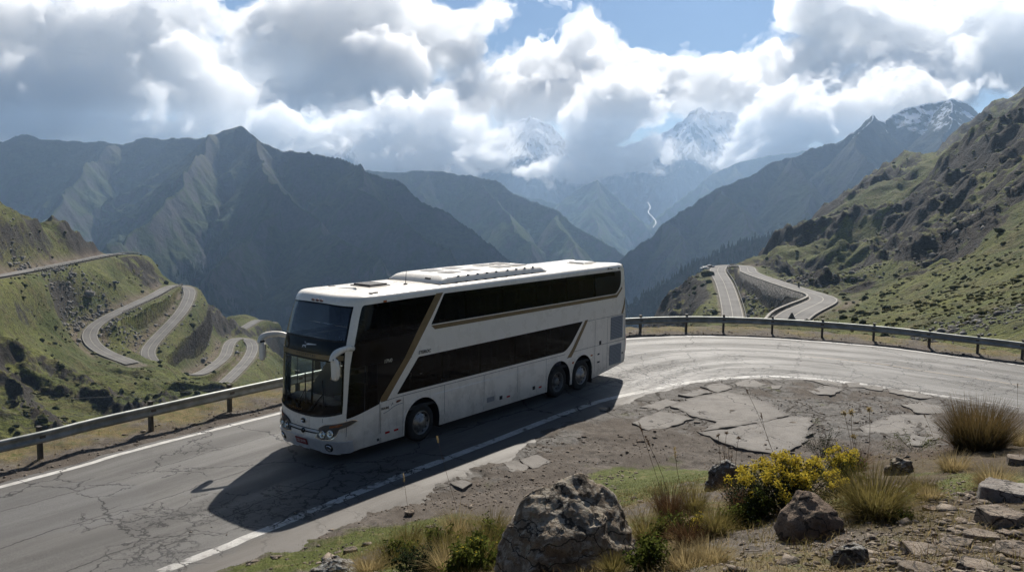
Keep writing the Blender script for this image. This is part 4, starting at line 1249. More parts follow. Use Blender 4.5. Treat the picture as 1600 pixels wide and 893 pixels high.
# underside
bm = bmesh.new()
box_bm(bm, (-9.3, -HALF, 0.62), (2.2, 2.3, 0.12)); box_bm(bm, (-3.2, -HALF, 0.36), (4.7, 2.4, 0.1)); box_bm(bm, (1.6, -HALF, 0.34), (1.6, 2.3, 0.08)); box_bm(bm, (-4.0, -HALF, 0.72), (11.6, 1.1, 0.2))
bm_obj("chassis", bm, DARKP, bus)

# ---- wheel arches: lip and liner
for sgn in (0, 1):
    for cx, r in ARCHES:
        pl = arch(cx, r, z0=0.30)
        inner = pl; outr = arch(cx, r + 0.055, 1.235, z0=0.30)
        lip = outr + inner[::-1]
        if sgn: lip = mir(lip)
        panel("wheel_arch", lip, WHITE, off=0.018, thick=0.02)
        bm = bmesh.new()
        prev = None
        y0 = -0.01 if not sgn else -BW + 0.01
        y1 = -0.62 if not sgn else -BW + 0.62
        for (s, z) in pl:
            a = bm.verts.new((s, y0, z)); b = bm.verts.new((s, y1, z))
            if prev: bm.faces.new((prev[0], a, b, prev[1]))
            prev = (a, b)
        bv = [v for v in bm.verts if abs(v.co.y - y1) < 1e-4]
        bm.faces.new(bv)
        bm_obj("wheel_well", bm, RUBBER, bus)

# ---- glazing
def poly_clip_strip(poly, a, b):
    """part of a polygon between chart positions a < b"""
    def clip(poly, f):
        out = []
        for i in range(len(poly)):
            p, q = poly[i - 1], poly[i]
            fp, fq = f(p), f(q)
            if (fp >= 0) != (fq >= 0):
                t = fp / (fp - fq); out.append((p[0] + (q[0] - p[0]) * t, p[1] + (q[1] - p[1]) * t))
            if fq >= 0: out.append(q)
        return out
    poly = clip(poly, lambda p: p[0] - a)
    return clip(poly, lambda p: b - p[0])
def glaze(poly, joints, mirror):
    ed = sorted(joints)
    for a, b in zip(ed[:-1], ed[1:]):
        q = poly_clip_strip(poly, a + 0.006, b - 0.006)
        if len(q) >= 3:
            panel("window", mir(q) if mirror else q, TINT, off=-0.006, step=0.15, zstep=0.25)
    for a in ed[1:-1]:
        q = poly_clip_strip(poly, a - 0.045, a + 0.045)
        if len(q) >= 3: panel("window_pillar", mir(q) if mirror else q, BLACK, off=-0.03, step=0.2, zstep=0.4)
for mirror in (False, True):
    glaze(UPWIN, [-10.4, -8.4, -6.75, -5.1, -3.45, -1.8, 0.0], mirror)
    glaze(LOWWIN, [-7.9, -5.6, -4.0, -2.4, -0.8, 1.2], mirror)
    # front side glazing: upper pane, lower cab pane and the black panel between
    up = [p for p in FRONTBLK]
    def split(poly, z0, z1):
        r = poly_clip_strip([(z, s) for s, z in poly], z0, z1); return [(s, z) for z, s in r]
    f = (lambda q: mir(q)) if mirror else (lambda q: q)
    panel("window", f(split(FRONTBLK, 2.92, 3.9)), TINT, off=-0.006, step=0.15)
    panel("black_panel", f(split(FRONTBLK, 2.33, 2.914)), BLACK, off=-0.006, step=0.15)
    lowq = split(FRONTBLK, 1.0, 2.324)
    panel("window", f(poly_clip_strip(lowq, 1.62 if not mirror else 0.9, 2.6)), TINT if not mirror else CLEAR, off=-0.006, step=0.15)
    panel("black_panel", f(poly_clip_strip(lowq, 0.0, 1.612 if not mirror else 0.89)), BLACK, off=-0.006, step=0.15)
    q = poly_clip_strip(lowq, 2.02, 2.05)
    panel("window_pillar", f(q), RUBBER, off=0.0, step=0.2)
# rounded clear area of the windscreens, black surround, gold band, black brow
def yz(polyyz): return [(sy(y), z) for y, z in polyyz]
def band(z0, z1, y0=yL, y1=yR, n=26):
    return [(sy(y), z0(y) if callable(z0) else z0) for y in np.linspace(y0, y1, n)] + [(sy(y), z1(y) if callable(z1) else z1) for y in np.linspace(y1, y0, n)]
u = lambda y: (y + HALF) / 1.14
trim_b = lambda y: 2.50 + 0.02 * u(y) ** 2; trim_t = lambda y: 2.61 + 0.03 * u(y) ** 2
ws_u0 = lambda y: 2.99; ws_u1 = lambda y: 3.74 + 0.03 * (1 - u(y) ** 2)
ws_l0 = lambda y: 1.40 + 0.05 * u(y) ** 2; ws_l1 = lambda y: 2.45 + 0.02 * u(y) ** 2
ya, yb = yL - 0.035, yR + 0.035
UPGL = round_poly(band(ws_u0, ws_u1, ya, yb), [0.0] * 52)
LOGL = band(ws_l0, ws_l1, ya, yb)
panel("upper_windscreen", UPGL, SCREEN, off=-0.006, step=0.12)
panel("lower_windscreen", LOGL, CLEAR, off=-0.006, step=0.12)
panel("windscreen_surround", band(lambda y: fz_bot(y) + 0.004, lambda y: 3.775 + 0.03 * (1 - u(y) ** 2), yL - 0.002, yR + 0.002), BLACK, [UPGL, LOGL, band(trim_b, trim_t, yL - 0.02, yR + 0.02)], off=-0.004, step=0.12)
panel("gold_trim", band(trim_b, trim_t, yL - 0.022, yR + 0.022), GOLD, off=0.012, thick=0.02)
panel("wiper_cowl", band(lambda y: fz_bot(y) + 0.02, lambda y: fz_bot(y) + 0.05, yL - .03, yR + .03), RUBBER, off=0.012, thick=0.02)
# rubber edge round the upper screen, lower lip
panel("screen_seal", band(2.955, 2.985, yL - .03, yR + .03), RUBBER, off=0.01, thick=0.014)

# ---- stripes, seams and the rest of the livery on the near side (and mirrored)
SLASH1 = [(-0.62, 3.85), (-0.98, 3.85), (-0.20, 3.02), (0.40, 2.30), (1.27, 1.34), (1.50, 1.345), (1.49, 1.42), (0.62, 2.72), (0.12, 3.28)]
SLASH1 = [(-0.60, 3.858), (-0.87, 3.858), (-0.17, 3.01), (0.39, 2.33), (1.04, 1.62), (1.28, 1.345), (1.50, 1.345), (1.485, 1.455), (0.655, 2.325), (0.115, 3.02)]
GLINE = round_poly([(-0.43, 2.995), (-0.50, 2.915), (-9.84, 2.875), (-10.20, 3.20), (-10.20, 3.06), (-9.90, 2.80)], 0) 
GLINE = [(-0.36, 3.035), (-0.50, 2.92), (-9.77, 2.885), (-10.19, 3.16), (-10.19, 3.25), (-9.75, 2.99)]
SL2 = [(-7.94, 2.32), (-7.76, 2.32), (-7.05, 1.50), (-6.72, 1.20), (-6.98, 1.20), (-7.22, 1.45)]
SL3 = [(-10.44, 2.84), (-10.38, 2.84), (-10.22, 2.50), (-10.08, 2.29), (-10.22, 2.29), (-10.34, 2.50)]
for f in ((lambda q: q), mir):
    panel("gold_stripe", f(SLASH1), GOLD, off=0.004, step=0.2, zstep=0.3)
    panel("gold_stripe", f(GLINE), GOLD, off=0.004, step=0.2, zstep=0.3)
    panel("gold_stripe", f(SL2), GOLD, off=0.004, step=0.2, zstep=0.3)
    panel("gold_stripe", f(SL3), GOLD, off=0.004, step=0.2, zstep=0.3)
sb = bmesh.new()
def seam(*pts, w=0.011):
    for (a, b) in zip(pts[:-1], pts[1:]):
        d = np.array(b, float) - np.array(a, float); n = np.array([-d[1], d[0]]) / np.linalg.norm(d) * w / 2
        k = max(2, int(np.linalg.norm(d) / 0.3) + 1)
        pr_ = None
        for t in np.linspace(0, 1, k):
            q = np.array(a) + d * t
            p2 = skin(np.array([q[0] + n[0], q[0] - n[0]]), np.array([q[1] + n[1], q[1] - n[1]]), 0.0035)
            cur = (sb.verts.new(p2[0]), sb.verts.new(p2[1]))
            if pr_: sb.faces.new((pr_[0], cur[0], cur[1], pr_[1]))
            pr_ = cur
seam((2.535, 0.30), (2.535, 1.10)); seam((1.535, 0.30), (1.535, 1.31)); seam((1.49, 0.31), (1.49, 1.28)); seam((0.72, 0.34), (0.70, 1.32))
seam((1.49, 1.335), (0.93, 1.36), (-0.9, 1.36), (-6.62, 1.345))
for x in (-0.87, -2.55, -4.12, -5.58): seam((x, 0.34), (x, 1.345))
seam((-8.39, 0.32), (-8.39, 2.24)); seam((-9.17, 0.40), (-9.17, 2.28)); seam((-7.94, 2.27), (-10.32, 2.27)); seam((-7.04, 1.36), (-8.39, 1.37), (-10.40, 1.35)); seam((-10.33, 0.55), (-10.33, 2.27))
seam((-0.55, 3.86), (-0.55, 3.86001), w=0.02); seam((0.09, 3.03), (0.38, 3.03), w=0.009); seam((0.38, 2.31), (0.90, 2.31), w=0.009)
seam((sy(-0.62), 0.98), (sy(-0.62), 1.08)); seam((sy(-0.09), 1.22), (sy(-0.30), 1.19), (sy(-0.62), 1.13)); seam((sy(-0.62), 0.38), (sy(-0.62), 0.55))
bm_obj("panel_seams", sb, SEAM, bus)

# engine grilles: dark backing with louvres
for (x0, x1, z0, z1) in ((-9.37, -10.18, 1.44, 2.23), (-9.33, -10.12, 0.55, 1.25)):
    fr_ = panel("engine_grille", [(x0, z0), (x0, z1), (x1, z1), (x1, z0)], SEAM, off=0.004)
    bm = bmesh.new()
    nl = 15
    for i in range(nl):
        zc = z0 + (i + 0.5) * (z1 - z0) / nl
        box_bm(bm, ((x0 + x1) / 2 , 0.012 - tumble(zc), zc), (abs(x1 - x0) - 0.02, 0.006, (z1 - z0) / nl * 0.72), rx=0.5)
    bm_obj("louvres", bm, simple_mat("grey_louvre", (0.33, 0.32, 0.3), 0.5), fr_)
# small square plates, reflectors, side lamps
def plate(name, s, z, w, h, mat, off=0.006):
    return panel(name, [(s - w / 2, z - h / 2), (s - w / 2, z + h / 2), (s + w / 2, z + h / 2), (s + w / 2, z - h / 2)], mat, off=off, thick=0.012)
for s in (1.25, 0.95, -3.68, -5.28): plate("side_reflector", s, 0.52, 0.15, 0.05, REDLENS if s > -1 or True else AMBER)
for s in (-3.33, -4.95): plate("latch", s, 0.55, 0.13, 0.11, RUBBER)
for s, z, w, h in ((-8.72, 1.44, 0.13, 0.13), (-8.63, 1.06, .12, .05), (-8.63, 0.79, .16, .05), (-10.22, 0.88, .07, .07)): plate("latch", s, z, w, h, RUBBER)
plate("side_reflector", -8.2, 1.08, 0.12, 0.05, AMBER); plate("side_reflector", -7.09, 1.0, 0.11, 0.06, AMBER); plate("side_reflector", 1.45, 3.885 - 0.05, 0.16, 0.05, AMBER)
panel("fuel_flap", round_poly([(-1.92, 0.72), (-1.92, 0.94), (-2.1, 0.94), (-2.1, 0.72)], 0.08), WHITE, off=0.006, thick=0.01)
panel("fuse_box", [(-2.68, 0.52), (-2.68, 0.66), (-3.02, 0.66), (-3.02, 0.52)], simple_mat("grey_label", (0.25, 0.25, 0.25), 0.5), off=0.005, thick=0.008)
plate("latch", 1.58, 0.40, 0.07, 0.07, RUBBER)
tl = panel("tail_light", round_poly([(XR + 0.07, 0.92), (XR + 0.07, 1.5), (XR + 0.005, 1.5), (XR + 0.005, 0.92)], 0.02), REDLENS, off=0.008, thick=0.02)

# ---- lettering
def text(name, body, s, z, size, mat, right=False, shear=0.0, y=0.008, squeeze=1.0):
    cu = bpy.data.curves.new(name, 'FONT')
    cu.body = body; cu.size = size; cu.extrude = 0.002; cu.shear = shear; cu.offset = size * 0.012
    cu.materials.append(mat)
    o = bpy.data.objects.new(name, cu); COL.objects.link(o); o.parent = bus
    p = skin(np.array([s]), np.array([z]), y)[0]
    o.matrix_parent_inverse = Matrix.Identity(4)
    o.location = p
    o.rotation_euler = (math.radians(90), 0, math.radians(180))
    o.scale = (squeeze, 1, 1)
    return to_mesh_obj(o)
def to_mesh_obj(o):
    """a letter curve as a mesh of its own"""
    bpy.context.view_layer.update()
    dg = bpy.context.evaluated_depsgraph_get()
    me = bpy.data.meshes.new_from_object(o.evaluated_get(dg))
    n_, p_, mw = o.name, o.parent, o.matrix_basis.copy()
    mats = [m_ for m_ in o.data.materials]
    bpy.data.objects.remove(o)
    me.materials.clear()
    for m_ in mats: me.materials.append(m_)
    k = link(n_, me, None, p_)
    k.matrix_basis = mw
    return k
INK = simple_mat("dark_lettering", (0.03, 0.022, 0.018), 0.5)
GREYINK = simple_mat("grey_lettering", (0.2, 0.2, 0.2), 0.5)
PALE = simple_mat("pale_lettering", (0.6, 0.55, 0.42), 0.4)
text("lettering", "17N0", 1.40, 2.30, 0.125, PALE, shear=0.15, squeeze=1.0, y=0.004)
text("lettering", "ETEROC", 0.15, 2.345, 0.12, INK, shear=0.25, squeeze=1.05)
text("lettering", "DLN ANL", 1.47, 1.13, 0.085, INK, squeeze=0.75)
text("lettering", "IN", -9.18, 3.885 - 0.015, 0.12, INK); text("lettering", "Vwe", -9.34, 3.875, 0.085, INK)
plate("latch", -9.98, 3.915 - 0.03, 0.1, 0.05, RUBBER)
sb = bmesh.new()
def stroke(pts, w):
    for (a, b) in zip(pts[:-1], pts[1:]):
        d = np.array(b, float) - np.array(a, float); n = np.array([-d[1], d[0]]) / np.linalg.norm(d) * w / 2
        q = [(a[0] + n[0], a[1] + n[1]), (b[0] + n[0], b[1] + n[1]), (b[0] - n[0], b[1] - n[1]), (a[0] - n[0], a[1] - n[1])]
        p = skin(np.array([x[0] for x in q]), np.array([x[1] for x in q]), 0.005)
        sb.faces.new([sb.verts.new(v) for v in p])
stroke([(1.40, 1.03), (1.22, 1.07), (1.05, 1.14), (0.88, 1.17), (0.72, 1.175)], 0.016); stroke([(1.12, 1.185), (1.08, 1.25), (1.06, 1.20)], 0.02)
bm_obj("livery_swoosh", sb, GREYINK, bus)
panel("livery_emblem", round_poly([(0.97, 1.225), (0.94, 1.275), (0.84, 1.285), (0.76, 1.265), (0.80, 1.235), (0.90, 1.215)], 0.02), simple_mat("rust_red_emblem", (0.16, 0.045, 0.02), .5), off=0.005)

# ---- front: bumper creases, grille slots, emblem, plate, lamps
panel("grille_slot", band(lambda y: 0.665 + 0.09 * u(y) ** 2, lambda y: 0.70 + 0.09 * u(y) ** 2, -0.75, -1.8), SEAM, off=0.004, thick=0.006)
panel("grille_slot", band(lambda y: 0.755 + 0.07 * u(y) ** 2, lambda y: 0.775 + 0.07 * u(y) ** 2, -0.70, -1.85), SEAM, off=0.004)
panel("grille_bar", band(lambda y: 0.705 + 0.09 * u(y) ** 2, lambda y: 0.745 + 0.08 * u(y) ** 2, -0.72, -1.83), SILVER, off=0.014, thick=0.018)
panel("bumper", [(sy(y), z) for y, z in [(-0.03, 0.29), (-0.03, 0.56)]] + [(sy(y), 0.56 + 0.0 * u(y)) for y in np.linspace(-0.06, yR - 0.07, 40)] + [(sy(-BW + 0.03), 0.56), (sy(-BW + 0.03), 0.29)] + [(sy(y), 0.26) for y in np.linspace(yR - 0.07, -0.06, 40)], SILVER, off=0.022, step=0.1, zstep=0.06, thick=0.024)
def lathe(prof, n=40):
    """closed surface of revolution round local y from (radius, y) pairs"""
    bm = bmesh.new(); rg = []
    for r, y in prof:
        if r < 1e-5: rg.append([bm.verts.new((0, y, 0))])
        else: rg.append([bm.verts.new((r * math.cos(2 * math.pi * i / n), y, r * math.sin(2 * math.pi * i / n))) for i in range(n)])
    for a, b in zip(rg[:-1], rg[1:]):
        for i in range(n):
            i2 = (i + 1) % n
            if len(a) == 1 and len(b) == 1: continue
            if len(a) == 1: bm.faces.new((a[0], b[i2], b[i]))
            elif len(b) == 1: bm.faces.new((a[i], a[i2], b[0]))
            else: bm.faces.new((a[i], a[i2], b[i2], b[i]))
    return bm
def on_skin(o, s, z, off):
    """place an object made along +y so that +y points out of the skin"""
    p = skin(np.array([s]), np.array([z]), off)[0]; p0 = skin(np.array([s]), np.array([z]), off - 0.05)[0]
    n = Vector(p - p0).normalized()
    o.rotation_euler = n.to_track_quat('Y', 'Z').to_euler(); o.location = p
em = bm_obj("emblem", lathe([(0.105, 0.0), (0.105, 0.012), (0.095, 0.018), (0.082, 0.012), (0.08, 0.004), (0, 0.004)]), CHROME, bus, True)
em.scale = (1, 1, 0.72); on_skin(em, SF + 0.02, 0.93, 0.004)
eb = bmesh.new(); box_bm(eb, (-0.02, 0.012, 0), (0.03, 0.016, 0.12), bevel=.004); box_bm(eb, (0.025, 0.012, 0.02), (0.08, 0.016, 0.028), bevel=.004); box_bm(eb, (0.03, 0.012, -0.03), (0.05, 0.016, 0.022), bevel=.004)
bm_obj("emblem_mark", eb, BLACK, em)
sen = bm_obj("sensor", lathe([(0.062, 0.0), (0.062, 0.012), (0.05, 0.02), (0, 0.022)]), BLACK, bus, True); on_skin(sen, SF, 0.69, 0.02)
RPL = NT("red_number_plate"); RPL.bsdf((0.22, 0.03, 0.03), 0.45); RPL = RPL.m
pl = bmesh.new(); box_bm(pl, (0, 0.01, 0), (0.42, 0.014, 0.17), bevel=0.012)
plo = bm_obj("number_plate", pl, RPL, bus); on_skin(plo, SF + 0.06, 0.44, 0.03)
cu = bpy.data.curves.new("plate_lettering", 'FONT'); cu.body = "GE 0VM"; cu.size = 0.125; cu.extrude = 0.001; cu.align_x = 'CENTER'; cu.align_y = 'CENTER'; cu.materials.append(simple_mat("plate_ink", (0.55, 0.5, 0.46), .5))
o = bpy.data.objects.new("plate_lettering", cu); COL.objects.link(o); o.parent = plo; o.location = (0, 0.0195, 0); o.rotation_euler = (math.radians(90), 0, math.radians(180)); o.scale = (0.8, 1, 1); to_mesh_obj(o)
# star with a tail on the black brow
star = []
for a_, r_ in ((95, .13), (120, .055), (165, .15), (200, .06), (235, .17), (262, .05), (290, .16), (318, .05)):
    star.append((0.15 + r_ * math.cos(math.radians(a_)), r_ * math.sin(math.radians(a_))))
star += [(0.11, -0.03), (-0.30, 0.045), (-0.31, 0.065), (0.05, 0.05), (0.10, 0.05)]
panel("star_emblem", [(SF - 0.02 + 1.0 * x, 2.80 + 0.62 * z) for x, z in star], simple_mat("silver_star", (0.6, 0.6, 0.6), .4, metal=.3), off=0.004, step=0.1)
def ftext(body, y0, dy, z, size, mat, off):
    """letters one by one along the curved front, joined into one piece of lettering"""
    bm = bmesh.new()
    for k, chh in enumerate(body):
        y = y0 + dy * k
        s = sy(y)
        cu = bpy.data.curves.new("letter", 'FONT'); cu.body = chh; cu.size = size; cu.extrude = 0.002; cu.align_x = 'CENTER'; cu.align_y = 'CENTER'
        o = bpy.data.objects.new("letter", cu); COL.objects.link(o)
        p = skin(np.array([s]), np.array([z]), off)[0]; p0 = skin(np.array([s]), np.array([z]), off - 0.05)[0]
        n = Vector(p - p0); n.z = 0
        o.location = p; o.rotation_euler = (math.radians(90), 0, math.atan2(n.y, n.x) + math.radians(90))
        bpy.context.view_layer.update()
        me = bpy.data.meshes.new_from_object(o.evaluated_get(bpy.context.evaluated_depsgraph_get()))
        me.transform(o.matrix_basis)
        bm.from_mesh(me)
        bpy.data.objects.remove(o); bpy.data.meshes.remove(me)
    me = bpy.data.meshes.new("lettering"); bm.to_mesh(me); bm.free()
    return link("lettering", me, mat, bus)
ftext("VILCRETAL", -1.62, 0.085, 2.555, 0.095, INK, 0.014)
ftext("TORUMZA", -1.85, 0.075, 1.20, 0.085, simple_mat("amber_lettering", (0.20, 0.10, 0.03), .5), 0.004)
# headlights: dark pod, round reflectors, amber turn lamp, clear cover
for f in ((lambda q: q), mir):
    HP = round_poly([(sy(-0.80), 0.60), (sy(-0.74), 0.84), (sy(-0.56), 0.93), (sy(-0.04), 1.06), (sy(-0.012), 1.02), (sy(-0.06), 0.93), (sy(-0.20), 0.86), (sy(-0.24), 0.70), (sy(-0.36), 0.60), (sy(-0.6), 0.575)], [.04, .08, .08, .05, .03, .06, .05, .1, .1, .05])
    pod = panel("headlight", f(HP), simple_mat("dark_lamp_housing", (0.11, 0.11, 0.115), .35, metal=.5), off=0.006, step=0.08)
    panel("headlight_rim", f(round_poly([(a + (a - sy(-0.42)) * 0.045, 0.80 + (b - 0.80) * 1.055) for a, b in HP], 0)), CHROME, off=0.003, step=0.08, parent=pod)
    panel("turn_lamp", f(round_poly([(sy(-0.42), 0.875), (sy(-0.40), 0.93), (sy(-0.16), 0.995), (sy(-0.13), 0.97), (sy(-0.2), 0.915)], .02)), AMBER, off=0.012, step=0.06, thick=.01, parent=pod)
    for yy, zz, rr_ in ((-0.60, 0.70, 0.10), (-0.38, 0.74, 0.095)):
        sc0 = sy(yy)
        if f is mir: sc0 = S0 + S1 - sc0
        rf = bm_obj("reflector", lathe([(rr_, 0.03), (rr_, 0.0), (rr_ * .93, 0.028), (rr_ * .6, 0.006), (rr_ * .35, 0.003), (rr_ * .3, 0.03), (0, 0.035)], 28), CHROME, pod, True)
        on_skin(rf, sc0, zz, 0.008)
    panel("lamp_cover", f(HP), LENS, off=0.05, step=0.08, parent=pod)
    sfg = sy(-0.42)
    if f is mir: sfg = S0 + S1 - sfg
    fg = bm_obj("fog_light", lathe([(0.075, 0.0), (0.075, 0.03), (0.06, 0.036), (0.05, 0.015), (0, 0.03)], 28), CHROME, bus, True); on_skin(fg, sfg, 0.40, 0.02)
    fr2 = bm_obj("fog_light_bezel", lathe([(0.115, 0.0), (0.115, 0.008), (0.078, 0.012), (0.076, 0.0)], 28), RUBBER, fg, True)
# marker lamps above the screen
for yy in (-1.45, -1.28, -1.12): 
    mk = bm_obj("marker_lamp", lathe([(0.045, 0), (0.045, 0.02), (0.03, 0.035), (0, 0.038)], 16), simple_mat("brown_lens", (0.16, 0.07, 0.05), .3), bus, True); mk.scale = (1.3, 1, 0.7); on_skin(mk, sy(yy), 3.855, 0.0)
# wipers
for (yp, y1_, zt) in ((-1.05, -0.62, 2.02), (-1.55, -1.25, 2.12), (-1.45, -2.0, 1.95)):
    a = skin(np.array([sy(yp)]), np.array([1.22]), 0.03)[0]; b = skin(np.array([sy((yp + y1_) / 2)]), np.array([1.6]), 0.045)[0]
    bl0 = skin(np.array([sy(y1_ + 0.06)]), np.array([1.36]), 0.03)[0]; bl1 = skin(np.array([sy(y1_)]), np.array([zt]), 0.03)[0]
    wp = bmesh.new()
    def rod(bm, p, q, r):
        p = Vector(p); q = Vector(q); d = q - p
        bmesh.ops.create_cone(bm, cap_ends=True, segments=8, radius1=r, radius2=r * 0.8, depth=d.length, matrix=Matrix.Translation((p + q) / 2) @ d.to_track_quat('Z', 'Y').to_matrix().to_4x4())
    rod(wp, a, (np.array(bl0) + bl1) / 2, 0.014); rod(wp, bl0, bl1, 0.016)
    bm_obj("wiper", wp, RUBBER, bus)

# ---- mirrors on arms
def skin_tube(name, pts, rad, mat, parent, flat=1.0, n=12):
    pts = [Vector(p) for p in pts]
    bm = bmesh.new(); rg = []
    m_ = len(pts)
    # smooth the path
    P_ = resample([tuple(p) for p in pts], 0.02); R_ = np.interp(np.linspace(0, 1, len(P_)), np.linspace(0, 1, m_), rad)
    for i, p in enumerate(P_):
        t = P_[min(i + 1, len(P_) - 1)] - P_[max(i - 1, 0)]
        t = Vector(t).normalized()
        sd = t.cross(Vector((0, 0, 1))); sd = sd.normalized() if sd.length > .2 else Vector((0, 1, 0))
        up_ = sd.cross(t)
        rg.append([bm.verts.new(Vector(p) + sd * math.cos(2 * math.pi * k / n) * R_[i] * flat + up_ * math.sin(2 * math.pi * k / n) * R_[i]) for k in range(n)])
    for a, b in zip(rg[:-1], rg[1:]):
        for k in range(n): bm.faces.new((a[k], a[(k + 1) % n], b[(k + 1) % n], b[k]))
    bm.faces.new(rg[0]); bm.faces.new(rg[-1])
    return bm_obj(name, bm, mat, parent, True)
def mirror(side):
    f = lambda x, y, z: (x if side > 0 else 2.3 + (x - 2.3) * 0.72, y if side > 0 else -BW - y * 0.9, z + (0 if side > 0 else 0.02))
    arm = skin_tube("mirror_arm", [f(2.33, -0.05, 2.80), f(2.62, 0.09, 2.86), f(2.95, 0.19, 2.86), f(3.18, 0.24, 2.80), f(3.27, 0.25, 2.66)], [0.062, 0.066, 0.075, 0.085, 0.075], WHITE, bus, 0.7)
    hb = bmesh.new()
    w0, w1 = 0.15, 0.12
    ring = []
    for z, w, d, dx in ((2.74, 0.09, 0.05, 0.07), (2.68, 0.145, 0.085, 0.03), (2.5, 0.165, 0.10, 0.0), (2.34, 0.155, 0.10, 0.0), (2.25, 0.13, 0.085, 0.01), (2.21, 0.08, 0.05, 0.01)):
        ring.append([hb.verts.new(Vector(f(3.16 + dx + w * 0.5 * c_, 0.26 + d * s_, z))) for c_, s_ in [(np.sign(math.cos(t)) * abs(math.cos(t)) ** .6, np.sign(math.sin(t)) * abs(math.sin(t)) ** .6) for t in np.linspace(0, 2 * math.pi, 20, endpoint=False)]])
    for a, b in zip(ring[:-1], ring[1:]):
        for k in range(20): hb.faces.new((a[k], a[(k + 1) % 20], b[(k + 1) % 20], b[k]))
    hb.faces.new(ring[0]); hb.faces.new(ring[-1])
    head = bm_obj("mirror_head", hb, WHITE, arm, True)
    # dark glass face turned to the driver
    gb = bmesh.new(); c = f(3.073, 0.26, 2.47)
    box_bm(gb, c, (0.012, 0.15, 0.36), bevel=0.004)
    bm_obj("mirror_glass", gb, simple_mat("mirror_silver", (0.5, 0.52, 0.55), 0.05, metal=1.0), head)
    jb = bmesh.new(); box_bm(jb, f(3.2, 0.25, 2.71), (0.15, 0.13, 0.05), bevel=.02); bm_obj("mirror_joint", jb, RUBBER, arm)
mirror(1); mirror(-1)

# ---- roof: air conditioner, hatches, aerial
bm = bmesh.new()
L0_, L1_ = -1.0, -5.95
rw = []
for x, w, h in ((L0_, 1.00, 0.0), (L0_ - 0.02, 1.00, 0.05), (L0_ - 0.20, 0.97, 0.17), (L0_ - 0.42, 0.95, 0.205), (-3.3, 0.95, 0.215), (L1_ + 0.25, 0.95, 0.20), (L1_ + 0.03, 0.98, 0.08), (L1_, 1.0, 0.0)):
    row = []
    for t, hh in ((-1, 0), (-0.985, .45), (-0.94, .78), (-0.86, .95), (-0.5, 1.0), (0, 1.02), (0.5, 1.0), (0.86, .95), (0.94, .78), (0.985, .45), (1, 0)):
        row.append(bm.verts.new((x, -HALF + t * w, 4.035 + h * hh)))
    rw.append(row)
for a, b in zip(rw[:-1], rw[1:]):
    for k in range(10): bm.faces.new((a[k], a[k + 1], b[k + 1], b[k]))
ac = bm_obj("air_conditioner", bm, WHITE, bus, True)
bm = bmesh.new()
for x in (-2.1, -3.0, -4.4, -5.2):
    for y in (-0.95, -1.6): box_bm(bm, (x, y, 4.25), (0.55, 0.42, 0.012), bevel=.004)
bm_obj("air_inlet", bm, simple_mat("grey_mesh_inlet", (0.17, 0.165, 0.16), .8), ac)
bm = bmesh.new()
for k in range(9):
    x = -1.85 - k * 0.42 - (0.12 if k > 4 else 0)
    box_bm(bm, (x, -0.385, 4.213), (0.10, 0.05, 0.03), rx=-0.5, rz=0.35)
box_bm(bm, (-1.12, -0.85, 4.135), (0.05, 0.20, 0.09), bevel=.01)
bm_obj("air_slot", bm, RUBBER, ac)
bm = bmesh.new(); box_bm(bm, (-3.45, -HALF, 4.04), (4.96, 1.98, 0.03), bevel=.008); bm_obj("base_seal", bm, RUBBER, ac)
for (x, y, col_) in ((0.45, -1.45, DARKP), (-9.05, -1.05, WHITE)):
    bm = bmesh.new(); box_bm(bm, (x, y, 4.085), (0.62, 0.62, 0.05), bevel=0.018); h_ = bm_obj("roof_hatch", bm, col_, bus)
    bm = bmesh.new(); box_bm(bm, (x, y, 4.055), (0.74, 0.74, 0.03), bevel=0.012); bm_obj("hatch_frame", bm, WHITE if col_ is WHITE else RUBBER, h_)
bm = bmesh.new(); rod(bm, (-0.35, -0.95, 4.04), (-0.38, -0.95, 4.42), 0.008); box_bm(bm, (-0.35, -0.95, 4.06), (0.1, 0.06, 0.04), bevel=.01); bm_obj("aerial", bm, RUBBER, bus)
bm = bmesh.new(); box_bm(bm, (1.45, -0.28, 4.03), (0.3, 0.09, 0.05), rz=0.2, bevel=.012); box_bm(bm, (1.25, -2.05, 4.03), (0.18, 0.09, 0.05), bevel=.012); bm_obj("roof_lamp", bm, RUBBER, bus)

